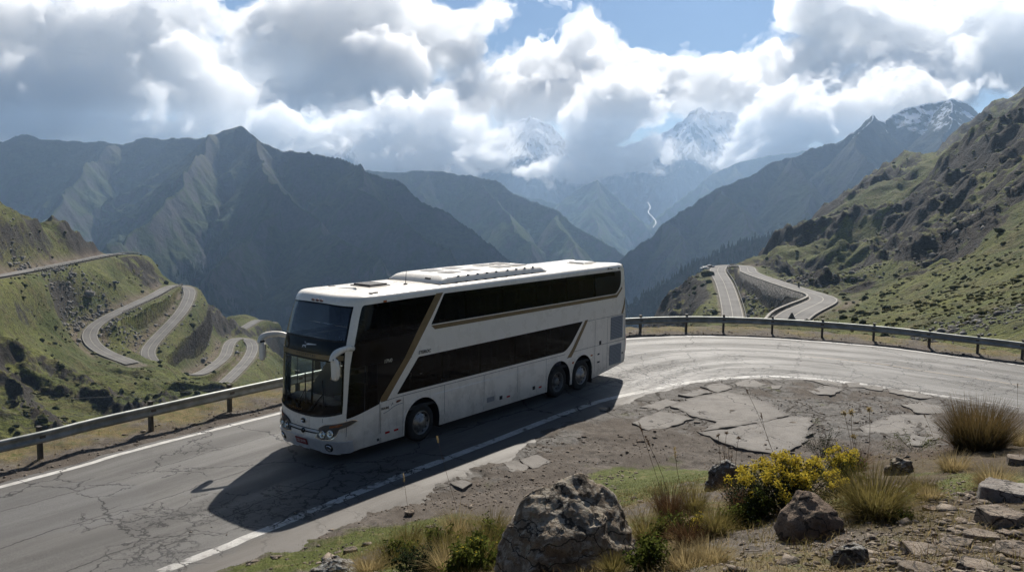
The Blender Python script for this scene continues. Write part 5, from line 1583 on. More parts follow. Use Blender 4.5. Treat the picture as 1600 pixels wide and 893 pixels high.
# ---- wheels
TYRE = simple_mat("tyre_rubber", (0.02, 0.019, 0.018), 0.85, var=0.25, scale=10)
RIM = simple_mat("brushed_aluminium", (0.30, 0.29, 0.275), 0.38, metal=0.9, var=0.12, scale=8)
RIMD = simple_mat("dull_wheel_steel", (0.17, 0.165, 0.155), 0.5, metal=0.5, var=0.2, scale=8)
def wheel(x, side, deep):
    y = -0.035 if side > 0 else -BW + 0.035
    w = empty("wheel", (0, 0, 0)); w.parent = bus; w.location = (x, y, 0.5)
    if side < 0: w.rotation_euler = (0, 0, math.pi)
    bm = lathe([(0.30, -0.30), (0.42, -0.31), (0.475, -0.28), (0.497, -0.24), (0.5, -0.16), (0.5, -0.1), (0.497, -0.05), (0.48, -0.012), (0.43, 0.012), (0.36, 0.012), (0.315, 0.0), (0.30, -0.05)], 56)
    bm_obj("tyre", bm, TYRE, w, True)
    if deep:
        pr_ = [(0.318, -0.004), (0.312, 0.006), (0.298, 0.0), (0.29, -0.03), (0.275, -0.09), (0.24, -0.14), (0.15, -0.155), (0.13, -0.12), (0.125, -0.03), (0.11, -0.012), (0, -0.01)]
    else:
        pr_ = [(0.318, -0.004), (0.312, 0.008), (0.296, 0.004), (0.288, -0.02), (0.276, -0.05), (0.255, -0.056), (0.215, -0.012), (0.17, 0.018), (0.125, 0.022), (0.115, 0.05), (0.10, 0.068), (0.06, 0.074), (0, 0.075)]
    rim = bm_obj("rim", lathe(pr_, 56), RIMD if deep else RIM, w, True)
    hb = bmesh.new(); nb = bmesh.new()
    for k in range(10):
        a = 2 * math.pi * k / 10
        r = 0.245 if not deep else 0.25
        yy = -0.033 if not deep else -0.115
        tl_ = math.radians(38 if not deep else -30)
        M_ = Matrix.Rotation(a, 4, 'Y') @ Matrix.Translation((r, yy + 0.006, 0)) @ Matrix.Rotation(tl_ * (1 if not deep else -1), 4, 'Z') @ Matrix.Rotation(math.radians(90), 4, 'X')
        bmesh.ops.create_cone(hb, cap_ends=True, segments=14, radius1=0.033, radius2=0.033, depth=0.008, matrix=M_)
        r2 = 0.165 if not deep else 0.185
        y2 = 0.022 if not deep else -0.145
        M2 = Matrix.Rotation(a + 0.31, 4, 'Y') @ Matrix.Translation((r2, y2 + 0.006, 0)) @ Matrix.Rotation(math.radians(90), 4, 'X')
        bmesh.ops.create_cone(nb, cap_ends=True, segments=6, radius1=0.016, radius2=0.013, depth=0.03, matrix=M2)
    bm_obj("hand_holes", hb, RUBBER, rim); bm_obj("wheel_nuts", nb, CHROME, rim)
for side in (1, -1):
    wheel(0.0, side, False); wheel(-WB, side, True); wheel(-WB - TG, side, False)
bm = bmesh.new(); box_bm(bm, (-0.86, -0.3, 0.36), (0.015, 0.42, 0.36)); bm_obj("mud_flap", bm, RUBBER, bus)
bm = bmesh.new(); box_bm(bm, (-8.36, -0.3, 0.33), (0.015, 0.45, 0.42)); bm_obj("mud_flap", bm, RUBBER, bus)

# ---- inside
bm = bmesh.new()
box_bm(bm, (-4.1, -HALF, 2.40), (11.2, 2.44, 0.10)); bm_obj("upper_deck_floor", bm, DARKP, bus)
bm = bmesh.new(); box_bm(bm, (-3.9, -HALF, 0.95), (12.2, 2.44, 0.08)); bm_obj("lower_deck_floor", bm, DARKP, bus)
bm = bmesh.new(); box_bm(bm, (-4.3, -HALF, 3.82), (11.6, 2.2, 0.03)); box_bm(bm, (-4.3, -0.2, 3.70), (10.8, 0.22, 0.12)); box_bm(bm, (-4.3, -BW + .2, 3.70), (10.8, 0.22, 0.12)); bm_obj("ceiling", bm, DARKP, bus)
bm = bmesh.new(); box_bm(bm, (-8.2, -HALF, 1.7), (0.06, 2.44, 1.5)); bm_obj("bulkhead", bm, DARKP, bus)
sm_ = bmesh.new()
box_bm(sm_, (0, 0, 0.42), (0.46, 0.46, 0.14), bevel=.05); box_bm(sm_, (-0.27, 0, 0.80), (0.13, 0.46, 0.74), bevel=.05); box_bm(sm_, (0, 0.22, 0.2), (.3, .04, .4)); box_bm(sm_, (0, 0.25, 0.6), (.36, .05, .06), bevel=.02)
seat0 = bm_obj("seat", sm_, FABRIC, bus)
hm = bmesh.new(); box_bm(hm, (-0.285, 0, 1.20), (0.12, 0.30, 0.22), bevel=.045)
head0 = bm_obj("headrest", hm, HEADR, seat0)
seats = []
for r in range(12):
    for y in (-0.36, -0.84, -1.72, -2.20): seats.append((1.25 - r * 0.86, y, 2.45))
for r in range(7):
    for y in (-0.36, -0.84, -1.72, -2.20): seats.append((-0.9 - r * 0.92, y, 0.99))
seats.append((1.35, -0.62, 1.05))
for i, q in enumerate(seats):
    if i == 0: o = seat0
    else:
        o = seat0.copy(); COL.objects.link(o); o.parent = bus
        h_ = head0.copy(); COL.objects.link(h_); h_.parent = o
    o.location = q
bm = bmesh.new(); box_bm(bm, (2.28, -HALF, 1.22), (0.55, 2.2, 0.34), bevel=.1); box_bm(bm, (2.05, -0.62, 1.42), (0.34, 0.6, 0.16), bevel=.06); bm_obj("dashboard", bm, GREYTRIM, bus)
bm = bmesh.new(); bmesh.ops.create_circle(bm, segments=32, radius=0.24)
bm.free()
bm = bmesh.new()
for k in range(28):
    a0, a1 = 2 * math.pi * k / 28, 2 * math.pi * (k + 1) / 28
    M_ = Matrix.Translation((1.82, -0.62, 1.62)) @ Matrix.Rotation(math.radians(-35), 4, 'Y')
    rod(bm, M_ @ Vector((0.23 * math.cos(a0), 0.23 * math.sin(a0), 0)), M_ @ Vector((0.23 * math.cos(a1), 0.23 * math.sin(a1), 0)), 0.016)
rod(bm, (1.82, -0.62, 1.62), (2.0, -0.62, 1.4), 0.03)
bm_obj("steering_wheel", bm, RUBBER, bus)
bm = bmesh.new(); box_bm(bm, (1.95, -HALF, 2.62), (0.25, 2.2, 0.36), bevel=.05); bm_obj("upper_shelf", bm, GREYTRIM, bus)
bm = bmesh.new(); rod(bm, (1.86, -0.25, 3.18), (1.86, -2.3, 3.18), 0.018); bm_obj("hand_rail", bm, CHROME, bus)
bm = bmesh.new(); box_bm(bm, (2.40, -HALF, 2.3), (.06, .16, .34)); rod(bm, (2.56, -1.32, 1.3), (2.5, -1.32, 2.46), 0.028); bm_obj("screen_pillar", bm, RUBBER, bus)
print("bus", round(time.time() - t1, 1))
# ------------------------------------------------------------------ the far roads
t1 = time.time()
fm = NT("far_asphalt")
p = fm.pos()
u_ = fm.attr('across')
n1 = fm.noise(p, 0.12, 5); n2 = fm.noise(p, 1.5, 4)
fc = fm.mix(fm.ramp(n1, 0.3, 0.7), (0.11, 0.104, 0.096), (0.165, 0.157, 0.146))
tr = fm.math('ABSOLUTE', fm.math('SUBTRACT', fm.math('ABSOLUTE', u_), 0.5))
fc = fm.mix(fm.ramp(tr, 0.2, 0.05, 0, .25), fc, (0.19, 0.18, 0.17))
ln = fm.math('MAXIMUM', fm.math('LESS_THAN', fm.math('ABSOLUTE', u_), 0.028), fm.math('LESS_THAN', fm.math('ABSOLUTE', fm.math('SUBTRACT', fm.math('ABSOLUTE', u_), 0.9)), 0.028))
fc = fm.mix(fm.math('MULTIPLY', ln, 0.45), fc, (0.55, 0.5, 0.42))
fm.bsdf(fc, 0.85, spec=0.12, normal=fm.bump(n2, 0.3, 0.05))
far_rail_mat = simple_mat("far_barrier_steel", (0.10, 0.095, 0.085), 0.7, var=0.3, scale=0.5)
def strip(c, offs, z):
    t = np.gradient(c[:, :2], axis=0); t /= np.linalg.norm(t, axis=1)[:, None]
    n = np.stack([-t[:, 1], t[:, 0]], 1)
    V = np.stack([np.c_[c[:, :2] + n * o, c[:, 2] + z] for o in offs], 1)
    return V
for rd, w in zip(FAR_ROADS, ROAD_W):
    c = resample(rd, 2.0, smooth=False)
    k = np.ones(11) / 11
    for d in range(3): c[:, d] = np.convolve(np.pad(c[:, d], 5, mode='edge'), k, mode='valid')
    V = strip(c, np.linspace(-w / 2, w / 2, 7), 0.22)
    me = np_mesh("road", V.reshape(-1, 3), grid_faces(len(c), 7))
    if me.polygons[3].normal.z < 0: me.flip_normals()
    set_attr(me, 'across', np.tile(np.linspace(-1, 1, 7), len(c)))
    tag(link("road", me, fm.m), kind="structure")

def far_barrier(label, rd, side, w, a, b, z0=0.2, h=0.85, cat="guard rail"):
    c = resample(rd, 2.0, smooth=False)
    n = len(c); c = c[int(a * n):int(b * n)]
    V = strip(c, [side * (w / 2 + 0.5)], 0.0)[:, 0]
    prof = [(-0.06, z0 + 0.45), (0.06, z0 + 0.45), (0.06, z0 + h), (-0.06, z0 + h)]
    VV, FF = sweep_profile(V, prof)
    e = empty("guard_rail", tuple(V[0])); tag(e, label, cat, "guard rails on the far roads")
    o = link("beam", np_mesh("beam", VV, FF, False), far_rail_mat, e); o.matrix_parent_inverse = Matrix.Translation(-Vector(V[0]))
    bm = bmesh.new(); box_bm(bm, (0, 0, 0.45), (0.14, 0.14, 0.95)); p0 = bm_obj("post", bm, far_rail_mat, e)
    for i, q in enumerate(V[::3][:90]):
        o = p0 if i == 0 else p0.copy()
        if i: COL.objects.link(o); o.parent = e
        o.location = Vector(q) - Vector(V[0])
far_barrier("dark rail round the outside of the far hairpin beyond the crag", FAR_ROADS[3], 1, ROAD_W[3], 0.55, 0.985)
far_barrier("dark rail round the left hairpin turning at its top", FAR_ROADS[1], -1, ROAD_W[1], 0.14, 0.34)
far_barrier("thin dark rail on the outer bend of the highest left road", FAR_ROADS[0], -1, ROAD_W[0], 0.45, 0.99)

# ---- stone retaining wall under the inner edge of the hairpin road, with a light coping
rdR = resample(FAR_ROADS[3], 2.0, smooth=False)
n_ = len(rdR)
stone = NT("dark_dry_stone")
sv = stone.n("ShaderNodeTexVoronoi", feature='F1', i_Scale=1.1); stone.set(sv.inputs['Vector'], stone.pos())
stc = stone.mix(stone.sep(sv.outputs['Color'])[0], (0.03, 0.028, 0.025), (0.11, 0.10, 0.09))
stone.bsdf(stc, 0.9, normal=stone.bump(sv.outputs['Distance'], 0.8, 0.3))
COPE = simple_mat("pale_coping_stone", (0.24, 0.22, 0.19), 0.85, var=0.3, scale=0.6)
seg = rdR[int(0.06 * n_):int(0.47 * n_)]
hh = np.interp(np.linspace(0, 1, len(seg)), [0, 0.15, 0.35, 0.6, 0.85, 1], [1.5, 2.5, 5, 9, 8, 3])
V = strip(seg, [ROAD_W[3] / 2 + 0.3], 0.0)[:, 0]
rw_ = empty("retaining_wall", tuple(V[0])); tag(rw_, "dark stone retaining wall under the inner edge of the hairpin road", "retaining wall")
VV = []; 
t = np.gradient(seg[:, :2], axis=0); t /= np.linalg.norm(t, axis=1)[:, None]; nn_ = np.stack([-t[:, 1], t[:, 0]], 1)
FFw = []
for i in range(len(V)):
    q = V[i]
    for (o_, z_) in ((0.0, 0.7), (0.45, 0.7), (0.45 + 0.12 * hh[i], -hh[i]), (0.0, -hh[i])):
        VV.append((q[0] + nn_[i, 0] * o_, q[1] + nn_[i, 1] * o_, q[2] + z_))
for i in range(len(V) - 1):
    for j in range(4): FFw.append((i * 4 + j, i * 4 + (j + 1) % 4, i * 4 + 4 + (j + 1) % 4, i * 4 + 4 + j))
o = link("masonry", np_mesh("masonry", VV, FFw, False), stone.m, rw_); o.matrix_parent_inverse = Matrix.Translation(-Vector(V[0]))
VVc, FFc = sweep_profile(V, [(-0.06, 0.703), (0.52, 0.703), (0.52, 0.86), (-0.06, 0.86)])
o = link("coping", np_mesh("coping", VVc, FFc, False), COPE, rw_); o.matrix_parent_inverse = Matrix.Translation(-Vector(V[0]))

# ---- warning signs seen from behind above the rail, boulders on the far verge
SIGNB = simple_mat("dark_sign_back", (0.05, 0.048, 0.045), 0.6)
def tri_sign(label, px, py, y, zoff=0.0):
    b = P(px, py, y); z = hz_at(b[0], b[1])
    e = empty("warning_sign", (b[0], b[1], z)); tag(e, label, "road sign")
    bm = bmesh.new()
    hgt = b[2] - z
    vs0 = [bm.verts.new((x, -0.02, zz)) for x, zz in ((-0.95, hgt - 0.55), (0.95, hgt - 0.55), (0.12, hgt + 1.05), (-0.12, hgt + 1.05))]
    bm.faces.new(vs0); r = bmesh.ops.extrude_face_region(bm, geom=bm.faces[:]); bmesh.ops.translate(bm, verts=[v for v in r['geom'] if isinstance(v, bmesh.types.BMVert)], vec=(0, 0.04, 0))
    bm_obj("panel", bm, SIGNB, e)
    bm = bmesh.new(); bmesh.ops.create_cone(bm, cap_ends=True, segments=10, radius1=0.06, radius2=0.06, depth=hgt + 0.3, matrix=Matrix.Translation((0, 0.06, (hgt + 0.3) / 2))); bm_obj("pole", bm, SIGNB, e)
tri_sign("dark triangular warning sign standing out against the pale right road", 1237, 497, 165)
tri_sign("small triangular warning sign at the left edge of the lower hairpin leg", 1138, 499.5, 250)
# rider on the far road
def at_road(i_frac, off): 
    c = rdR[int(i_frac * n_)]; d = rdR[int(i_frac * n_) + 1] - c; d /= np.linalg.norm(d[:2]); return Vector((c[0] - d[1] * off, c[1] + d[0] * off, c[2] + 0.22)), math.atan2(d[1], d[0])
q = P(1241, 449, 268)
i_ = np.argmin((rdR[:, 0] - q[0]) ** 2 + (rdR[:, 1] - q[1]) ** 2)
pos_, ang_ = at_road(i_ / n_, -1.6)
mb = empty("motorcycle", pos_, ang_ + math.pi); tag(mb, "tiny dark motorcycle riding down the far hairpin road", "motorcycle")
MBK = simple_mat("dark_motorcycle_paint", (0.03, 0.03, 0.035), 0.4)
bm = bmesh.new(); box_bm(bm, (0.1, 0, 0.78), (0.75, 0.3, 0.28), bevel=.08); box_bm(bm, (-0.45, 0, 0.85), (0.7, 0.26, 0.12), bevel=.04); box_bm(bm, (0, 0, 0.5), (0.5, 0.3, 0.36), bevel=.05)
bm_obj("body", bm, MBK, mb)
for x in (-0.72, 0.74):
    w_ = bm_obj("wheel", lathe([(0.2, -.05), (0.31, -.05), (0.33, 0), (0.31, .05), (0.2, .05)], 20), TYRE, mb, True); w_.location = (x, 0, 0.33)
bm = bmesh.new(); rod(bm, (0.74, 0.0, 0.33), (0.48, 0.0, 1.0), 0.05); rod(bm, (0.46, -0.35, 1.05), (0.46, 0.35, 1.05), 0.02); bm_obj("handlebar", bm, MBK, mb)
# its rider, one skinned body
me = bpy.data.meshes.new("person")
vv = [(-0.25, 0, 0.98), (-0.18, 0, 1.25), (-0.05, 0, 1.48), (0.02, 0, 1.62), (0.04, 0, 1.78), (-0.05, .22, 1.45), (0.18, .3, 1.22), (0.42, .32, 1.07), (-0.05, -.22, 1.45), (0.18, -.3, 1.22), (0.42, -.32, 1.07), (0.12, .2, 0.85), (-0.05, .22, 0.45), (0.12, -.2, 0.85), (-0.05, -.22, 0.45)]
me.from_pydata(vv, [(0, 1), (1, 2), (2, 3), (3, 4), (2, 5), (5, 6), (6, 7), (2, 8), (8, 9), (9, 10), (0, 11), (11, 12), (0, 13), (13, 14)], [])
pr_o = bpy.data.objects.new("person", me); COL.objects.link(pr_o)
sk = pr_o.modifiers.new("skin", 'SKIN'); rads = [.16, .16, .15, .07, .12, .075, .055, .045, .075, .055, .045, .1, .065, .1, .065]
for v, r_ in zip(me.skin_vertices[0].data, rads): v.radius = (r_, r_)
me.skin_vertices[0].data[0].use_root = True
pr_o.modifiers.new("sub", 'SUBSURF').levels = 1
me.materials.append(simple_mat("dark_riding_clothes", (0.035, 0.03, 0.03), 0.85))
pr_o.location = pos_; pr_o.rotation_euler = (0, 0, ang_ + math.pi)
tag(pr_o, "rider in dark clothes leaning forward on the tiny motorcycle", "person")
# parked cars at the top of the hairpin
CARW = simple_mat("white_car_paint", (0.7, 0.7, 0.7), 0.3); CARD = simple_mat("dark_car_glass", (0.02, 0.02, 0.025), 0.1)
def tiny_car(label, px, py, y, rz, paint):
    b = P(px, py, y); z = hz_at(b[0], b[1])
    e = empty("parked_car", (b[0], b[1], z), rz); tag(e, label, "car", "vehicles by the hairpin")
    bm = bmesh.new(); box_bm(bm, (0, 0, 0.72), (4.3, 1.75, 0.7), bevel=0.16); box_bm(bm, (-0.2, 0, 1.27), (2.3, 1.5, 0.5), bevel=0.18); bm_obj("body", bm, paint, e)
    bm = bmesh.new(); box_bm(bm, (-0.2, 0, 1.28), (2.36, 1.3, 0.3), bevel=.05); box_bm(bm, (-0.2, 0, 1.28), (1.9, 1.54, 0.3), bevel=.05); bm_obj("window", bm, CARD, e)
    for x in (-1.35, 1.35):
        for yy in (-0.8, 0.8):
            w_ = bm_obj("wheel", lathe([(0, -.1), (0.3, -.1), (0.33, -.05), (0.33, .05), (0.3, .1), (0, .1)], 20), TYRE, e, True); w_.location = (x, yy, 0.33)
tiny_car("tiny white parked car on the crag left of the hairpin", 1101, 420.5, 404, 0.4, CARW)
tiny_car("tiny dark parked car beside the rail at the hairpin top", 1109, 418.5, 408, 0.5, simple_mat("grey_car_paint", (0.06, 0.06, 0.07), 0.3))
tiny_car("tiny dark car on the outer bend of the highest left road", 178, 399, 455, 0.3, simple_mat("blue_grey_car_paint", (0.05, 0.055, 0.07), 0.3))
print("far", round(time.time() - t1, 1))

# ------------------------------------------------------------------ scattered growth and stones on the hillsides
t1 = time.time()
rs = np.random.RandomState(4)
def tri_soup(name, V, T, mat, kind="stuff", smooth=False):
    return tag(link(name, np_mesh(name, V, T, smooth), mat), kind=kind)
def scatter_pts(n, boxes):
    out = []
    for (px0, px1, py0, py1, d0, d1, k) in boxes:
        m = int(n * k)
        pxs = rs.uniform(px0, px1, m); ys = np.exp(rs.uniform(math.log(d0), math.log(d1), m))
        x = (pxs - 800) / FPX * ys * 1.0
        out.append(np.stack([x, ys], 1))
    return np.concatenate(out)
ICO = bmesh.new(); bmesh.ops.create_icosphere(ICO, subdivisions=1, radius=1.0)
ICV = np.array([v.co for v in ICO.verts]); ICO.verts.index_update(); ICF = np.array([[v.index for v in f.verts] for f in ICO.faces]); ICO.free()
def lumps(name, pts, size, mat, squash=0.7, sink=0.25, jit=0.35):
    z, inf = hill_height(pts[:, 0], pts[:, 1])
    if name != 'scree':
        dens = fbm2(pts[:, 0] / 30, pts[:, 1] / 30, 4, 120 + len(name)); sel_ = dens > rs.normal(0.12, .18, len(pts)); pts = pts[sel_]; z = z[sel_]; size = size[sel_] * (1 + .5 * rs.rand(sel_.sum())); inf = {k_: v_[sel_] for k_, v_ in inf.items()}
    ok = (inf['bed'] < 0.05) & (poly_dist(pts[:, 0], pts[:, 1], FARc[::4])[0] > 6)
    pts = pts[ok]; z = z[ok]; size = size[ok]
    n = len(pts)
    V = ICV[None] * (1 + rs.uniform(-jit, jit, (n, len(ICV), 1)))
    a = rs.uniform(0, 6.28, n); c, s_ = np.cos(a), np.sin(a)
    st = rs.uniform(0.7, 1.5, n)
    X = V[..., 0] * st[:, None]; Y = V[..., 1]
    V2 = np.stack([X * c[:, None] - Y * s_[:, None], X * s_[:, None] + Y * c[:, None], V[..., 2] * squash], -1) * size[:, None, None]
    V2[..., 0] += pts[:, 0, None]; V2[..., 1] += pts[:, 1, None]; V2[..., 2] += (z + size * (squash - sink * 2))[:, None]
    T = (ICF[None] + (np.arange(n) * len(ICV))[:, None, None]).reshape(-1, 3)
    return tri_soup(name, V2.reshape(-1, 3), T, mat)
SCRUB = NT("dark_alpine_scrub"); ns = SCRUB.noise(SCRUB.pos(), 1.2, 4)
SCRUB.bsdf(SCRUB.mix(SCRUB.ramp(ns, 0.35, 0.65), (0.016, 0.023, 0.008), (0.06, 0.066, 0.02)), 0.95, spec=0.1, normal=SCRUB.bump(ns, 1.0, 0.6)); SCRUB = SCRUB.m
TUSS = NT("olive_tussock"); ns = TUSS.noise(TUSS.pos(), 1.5, 4)
TUSS.bsdf(TUSS.mix(TUSS.ramp(ns, 0.35, 0.65), (0.04, 0.045, 0.014), (0.11, 0.10, 0.035)), 0.95, spec=0.1, normal=TUSS.bump(ns, 1.0, 0.5)); TUSS = TUSS.m
SCREE = NT("scree_stone"); ns = SCREE.noise(SCREE.pos(), 0.8, 4)
SCREE.bsdf(SCREE.mix(SCREE.ramp(ns, 0.35, 0.65), (0.09, 0.082, 0.075), (0.24, 0.225, 0.205)), 0.9, spec=0.15); SCREE = SCREE.m
pts = scatter_pts(1, [(0, 450, 0, 0, 130, 560, 1500), (1180, 1650, 0, 0, 70, 760, 750), (1010, 1200, 0, 0, 200, 420, 500)])
lumps("scrub", pts, np.exp(rs.normal(-0.75, 0.5, len(pts))) * np.clip(np.hypot(pts[:, 0], pts[:, 1]) / 280, .2, 1.05), SCRUB, 0.8, jit=.45)
pts = scatter_pts(1, [(0, 450, 0, 0, 110, 420, 1600), (1180, 1650, 0, 0, 55, 480, 4200), (1000, 1250, 0, 0, 70, 330, 900)])
lumps("tussocks", pts, np.exp(rs.normal(-0.9, 0.35, len(pts))) * np.clip(np.hypot(pts[:, 0], pts[:, 1]) / 240, .22, 1.3), TUSS, 0.6, jit=.45)
def cluster(px, py, y, rx, ry, n):
    c = P(px, py, y); return np.stack([c[0] + rs.normal(0, rx, n), c[1] + rs.normal(0, ry, n)], 1)
pts = np.concatenate([cluster(115, 432, 410, 16, 12, 520), cluster(150, 445, 420, 16, 14, 480), cluster(90, 420, 400, 20, 10, 300), cluster(330, 505, 500, 10, 14, 90), cluster(285, 520, 460, 7, 12, 90),
                      cluster(1560, 500, 72, 7, 5, 420), cluster(1600, 490, 70, 6, 6, 420), cluster(1520, 505, 70, 6, 4, 120), cluster(1210, 470, 290, 10, 9, 300), cluster(1190, 462, 310, 8, 8, 200), cluster(1530, 330, 290, 16, 20, 200), cluster(1330, 430, 300, 14, 14, 150)])
sz = 0.5 * np.exp(rs.normal(-0.35, 0.5, len(pts))) * np.clip(np.hypot(pts[:, 0], pts[:, 1]) / 300, 0.28, 1.3)
lumps("scree", pts, sz, SCREE, 0.7, jit=.4)
# conifers of the wooded spur and of the valley flanks: one mass of small tapering trees
def conifers(name, spots, hgt, mat):
    """spots: (n,3) feet; five ragged whorls of three-cornered boughs per tree, so crowns are uneven and show gaps"""
    n = len(spots); V = []; T = []
    k = 0
    for i in range(5):
        zb = 0.10 + 0.17 * i; zt = zb + 0.34; r = 0.20 * (1 - i / 5.6)
        m = 6
        a = rs.uniform(0, 6.28, (n, 1)) + np.arange(m)[None] * 2 * np.pi / m + rs.uniform(-.25, .25, (n, m))
        rr_ = r * rs.uniform(0.55, 1.25, (n, m))
        ring = np.stack([np.cos(a) * rr_, np.sin(a) * rr_, np.full((n, m), zb) + rs.uniform(-.05, .04, (n, m))], -1)
        tip = np.zeros((n, 1, 3)); tip[..., 2] = min(zt, 1.0)
        V.append(np.concatenate([ring, tip], 1))
        for j in range(m): T.append((k + j, k + (j + 1) % m, k + m))
        k += m + 1
    V = np.concatenate(V, 1) * hgt[:, None, None] + spots[:, None, :]
    T = (np.array(T)[None] + (np.arange(n) * k)[:, None, None]).reshape(-1, 3)
    return tri_soup(name, V.reshape(-1, 3), T, mat)
CONI = NT("dark_conifer_needles"); nc = CONI.noise(CONI.pos(), 0.08, 4)
CONI.bsdf(CONI.mix(CONI.ramp(nc, 0.35, 0.65), (0.012, 0.022, 0.012), (0.028, 0.042, 0.02)), 0.95, spec=0.1); CONI = CONI.m
def surface_spots(objs, n, zmin, zmax, seed, smin=0.35):
    r_ = np.random.RandomState(seed); out = []
    for o in objs:
        me = o.data; co = np.empty(len(me.vertices) * 3, np.float32); me.vertices.foreach_get("co", co); co = co.reshape(-1, 3)
        q = np.empty(len(me.polygons) * 4, np.int32); me.polygons.foreach_get("vertices", q); q = q.reshape(-1, 4)
        A = co[q]; ar = np.linalg.norm(np.cross(A[:, 2] - A[:, 0], A[:, 3] - A[:, 1]), axis=1) / 2
        nz_ = np.abs(np.cross(A[:, 2] - A[:, 0], A[:, 3] - A[:, 1])[:, 2]) / 2 / np.maximum(ar, 1e-6)
        c = A.mean(1)
        zlim = zmax + 90 * fbm2(c[:, 0] / 300, c[:, 1] / 300, 3, 3)
        w_ = ar * (c[:, 2] > zmin) * (c[:, 2] < zlim) * (nz_ > smin)
        if w_.sum() <= 0: continue
        ix = r_.choice(len(q), n, p=w_ / w_.sum()); u = r_.rand(n, 1); v = r_.rand(n, 1)
        out.append(A[ix, 0] * (1 - u) * (1 - v) + A[ix, 1] * u * (1 - v) + A[ix, 2] * u * v + A[ix, 3] * (1 - u) * v)
    return np.concatenate(out)
mts = {o.name: o for o in bpy.data.objects if o.name.startswith("mountain")}
wood_o = mts["mountain.006"]
sp = surface_spots([wood_o], 9000, -700, 200, 5)
conifers("conifer_wood", sp - np.array([0, 0, .5]), rs.uniform(9, 20, len(sp)), CONI)
sp = surface_spots([mts["mountain"], mts["mountain.001"]], 16000, -900, -330, 6)
conifers("conifer_wood", sp - np.array([0, 0, .5]), rs.uniform(12, 26, len(sp)), CONI)
# glacier stream in the far valley
stc_ = [P(*q) for q in ((1012, 316, 7600), (1016, 324, 7450), (1013, 332, 7300), (1020, 340, 7150), (1025, 348, 7000), (1020, 356, 6900))]
rv = resample(stc_, 40)
V = strip(rv, [-3.5, 3.5], 3.0)
rvm = simple_mat("pale_glacier_stream", (0.4, 0.41, 0.43), 0.7, var=0.1, scale=0.01)
tag(link("river", np_mesh("river", V.reshape(-1, 3), grid_faces(len(rv), 2)), rvm), kind="structure")
print("scatter", round(time.time() - t1, 1))
# ------------------------------------------------------------------ foreground: slabs, boulders, stones, plants, grass
t1 = time.time()
rf_ = np.random.RandomState(21)
# ---- broken slabs of old pavement on the lay-by
SLAB = NT("old_concrete_pavement")
p = SLAB.pos(); n1 = SLAB.noise(p, 1.2, 6, 0.65); n2 = SLAB.noise(p, 9, 6, 0.7); n3 = SLAB.noise(p, 70, 3, .7)
c = SLAB.mix(SLAB.ramp(n1, 0.3, 0.7), (0.12, 0.107, 0.093), (0.195, 0.177, 0.156))
c = SLAB.mix(SLAB.math('MULTIPLY', SLAB.ramp(n2, 0.45, 0.68), 0.6), c, (0.205, 0.19, 0.172))
c = SLAB.mix(SLAB.math('MULTIPLY', SLAB.ramp(n3, 0.55, 0.3), 0.4), c, (0.06, 0.054, 0.048))
wv = SLAB.n("ShaderNodeTexNoise", i_Scale=1.3, i_Detail=6.0); SLAB.set(wv.inputs['Vector'], p)
ck = SLAB.voro(SLAB.vmath('ADD', SLAB.vmath('SCALE', p, s=0.42), SLAB.vmath('SCALE', wv.outputs['Color'], s=0.55)), 1.0, 'DISTANCE_TO_EDGE')
ckm = SLAB.math('MULTIPLY', SLAB.math('LESS_THAN', ck, SLAB.math('MULTIPLY', n2, 0.012)), SLAB.ramp(n1, 0.4, 0.5))
c = SLAB.mix(ckm, c, (0.03, 0.026, 0.022))
c = SLAB.mix(SLAB.ramp(SLAB.math('ADD', SLAB.attr('edge'), SLAB.math('MULTIPLY', SLAB.math('SUBTRACT', n2, 0.5), 1.6)), 0.45, 0.9, 0, .9), c, SLAB.mix(SLAB.ramp(n3, .3, .7), (0.05, 0.043, 0.036), (0.13, 0.113, 0.097)))
SLAB.bsdf(c, 0.85, normal=SLAB.bump(SLAB.math('SUBTRACT', SLAB.math('ADD', n2, SLAB.math('MULTIPLY', n3, 0.4)), SLAB.math('MULTIPLY', ckm, 1.5)), 0.7, 0.02), spec=0.3)
SLAB = SLAB.m
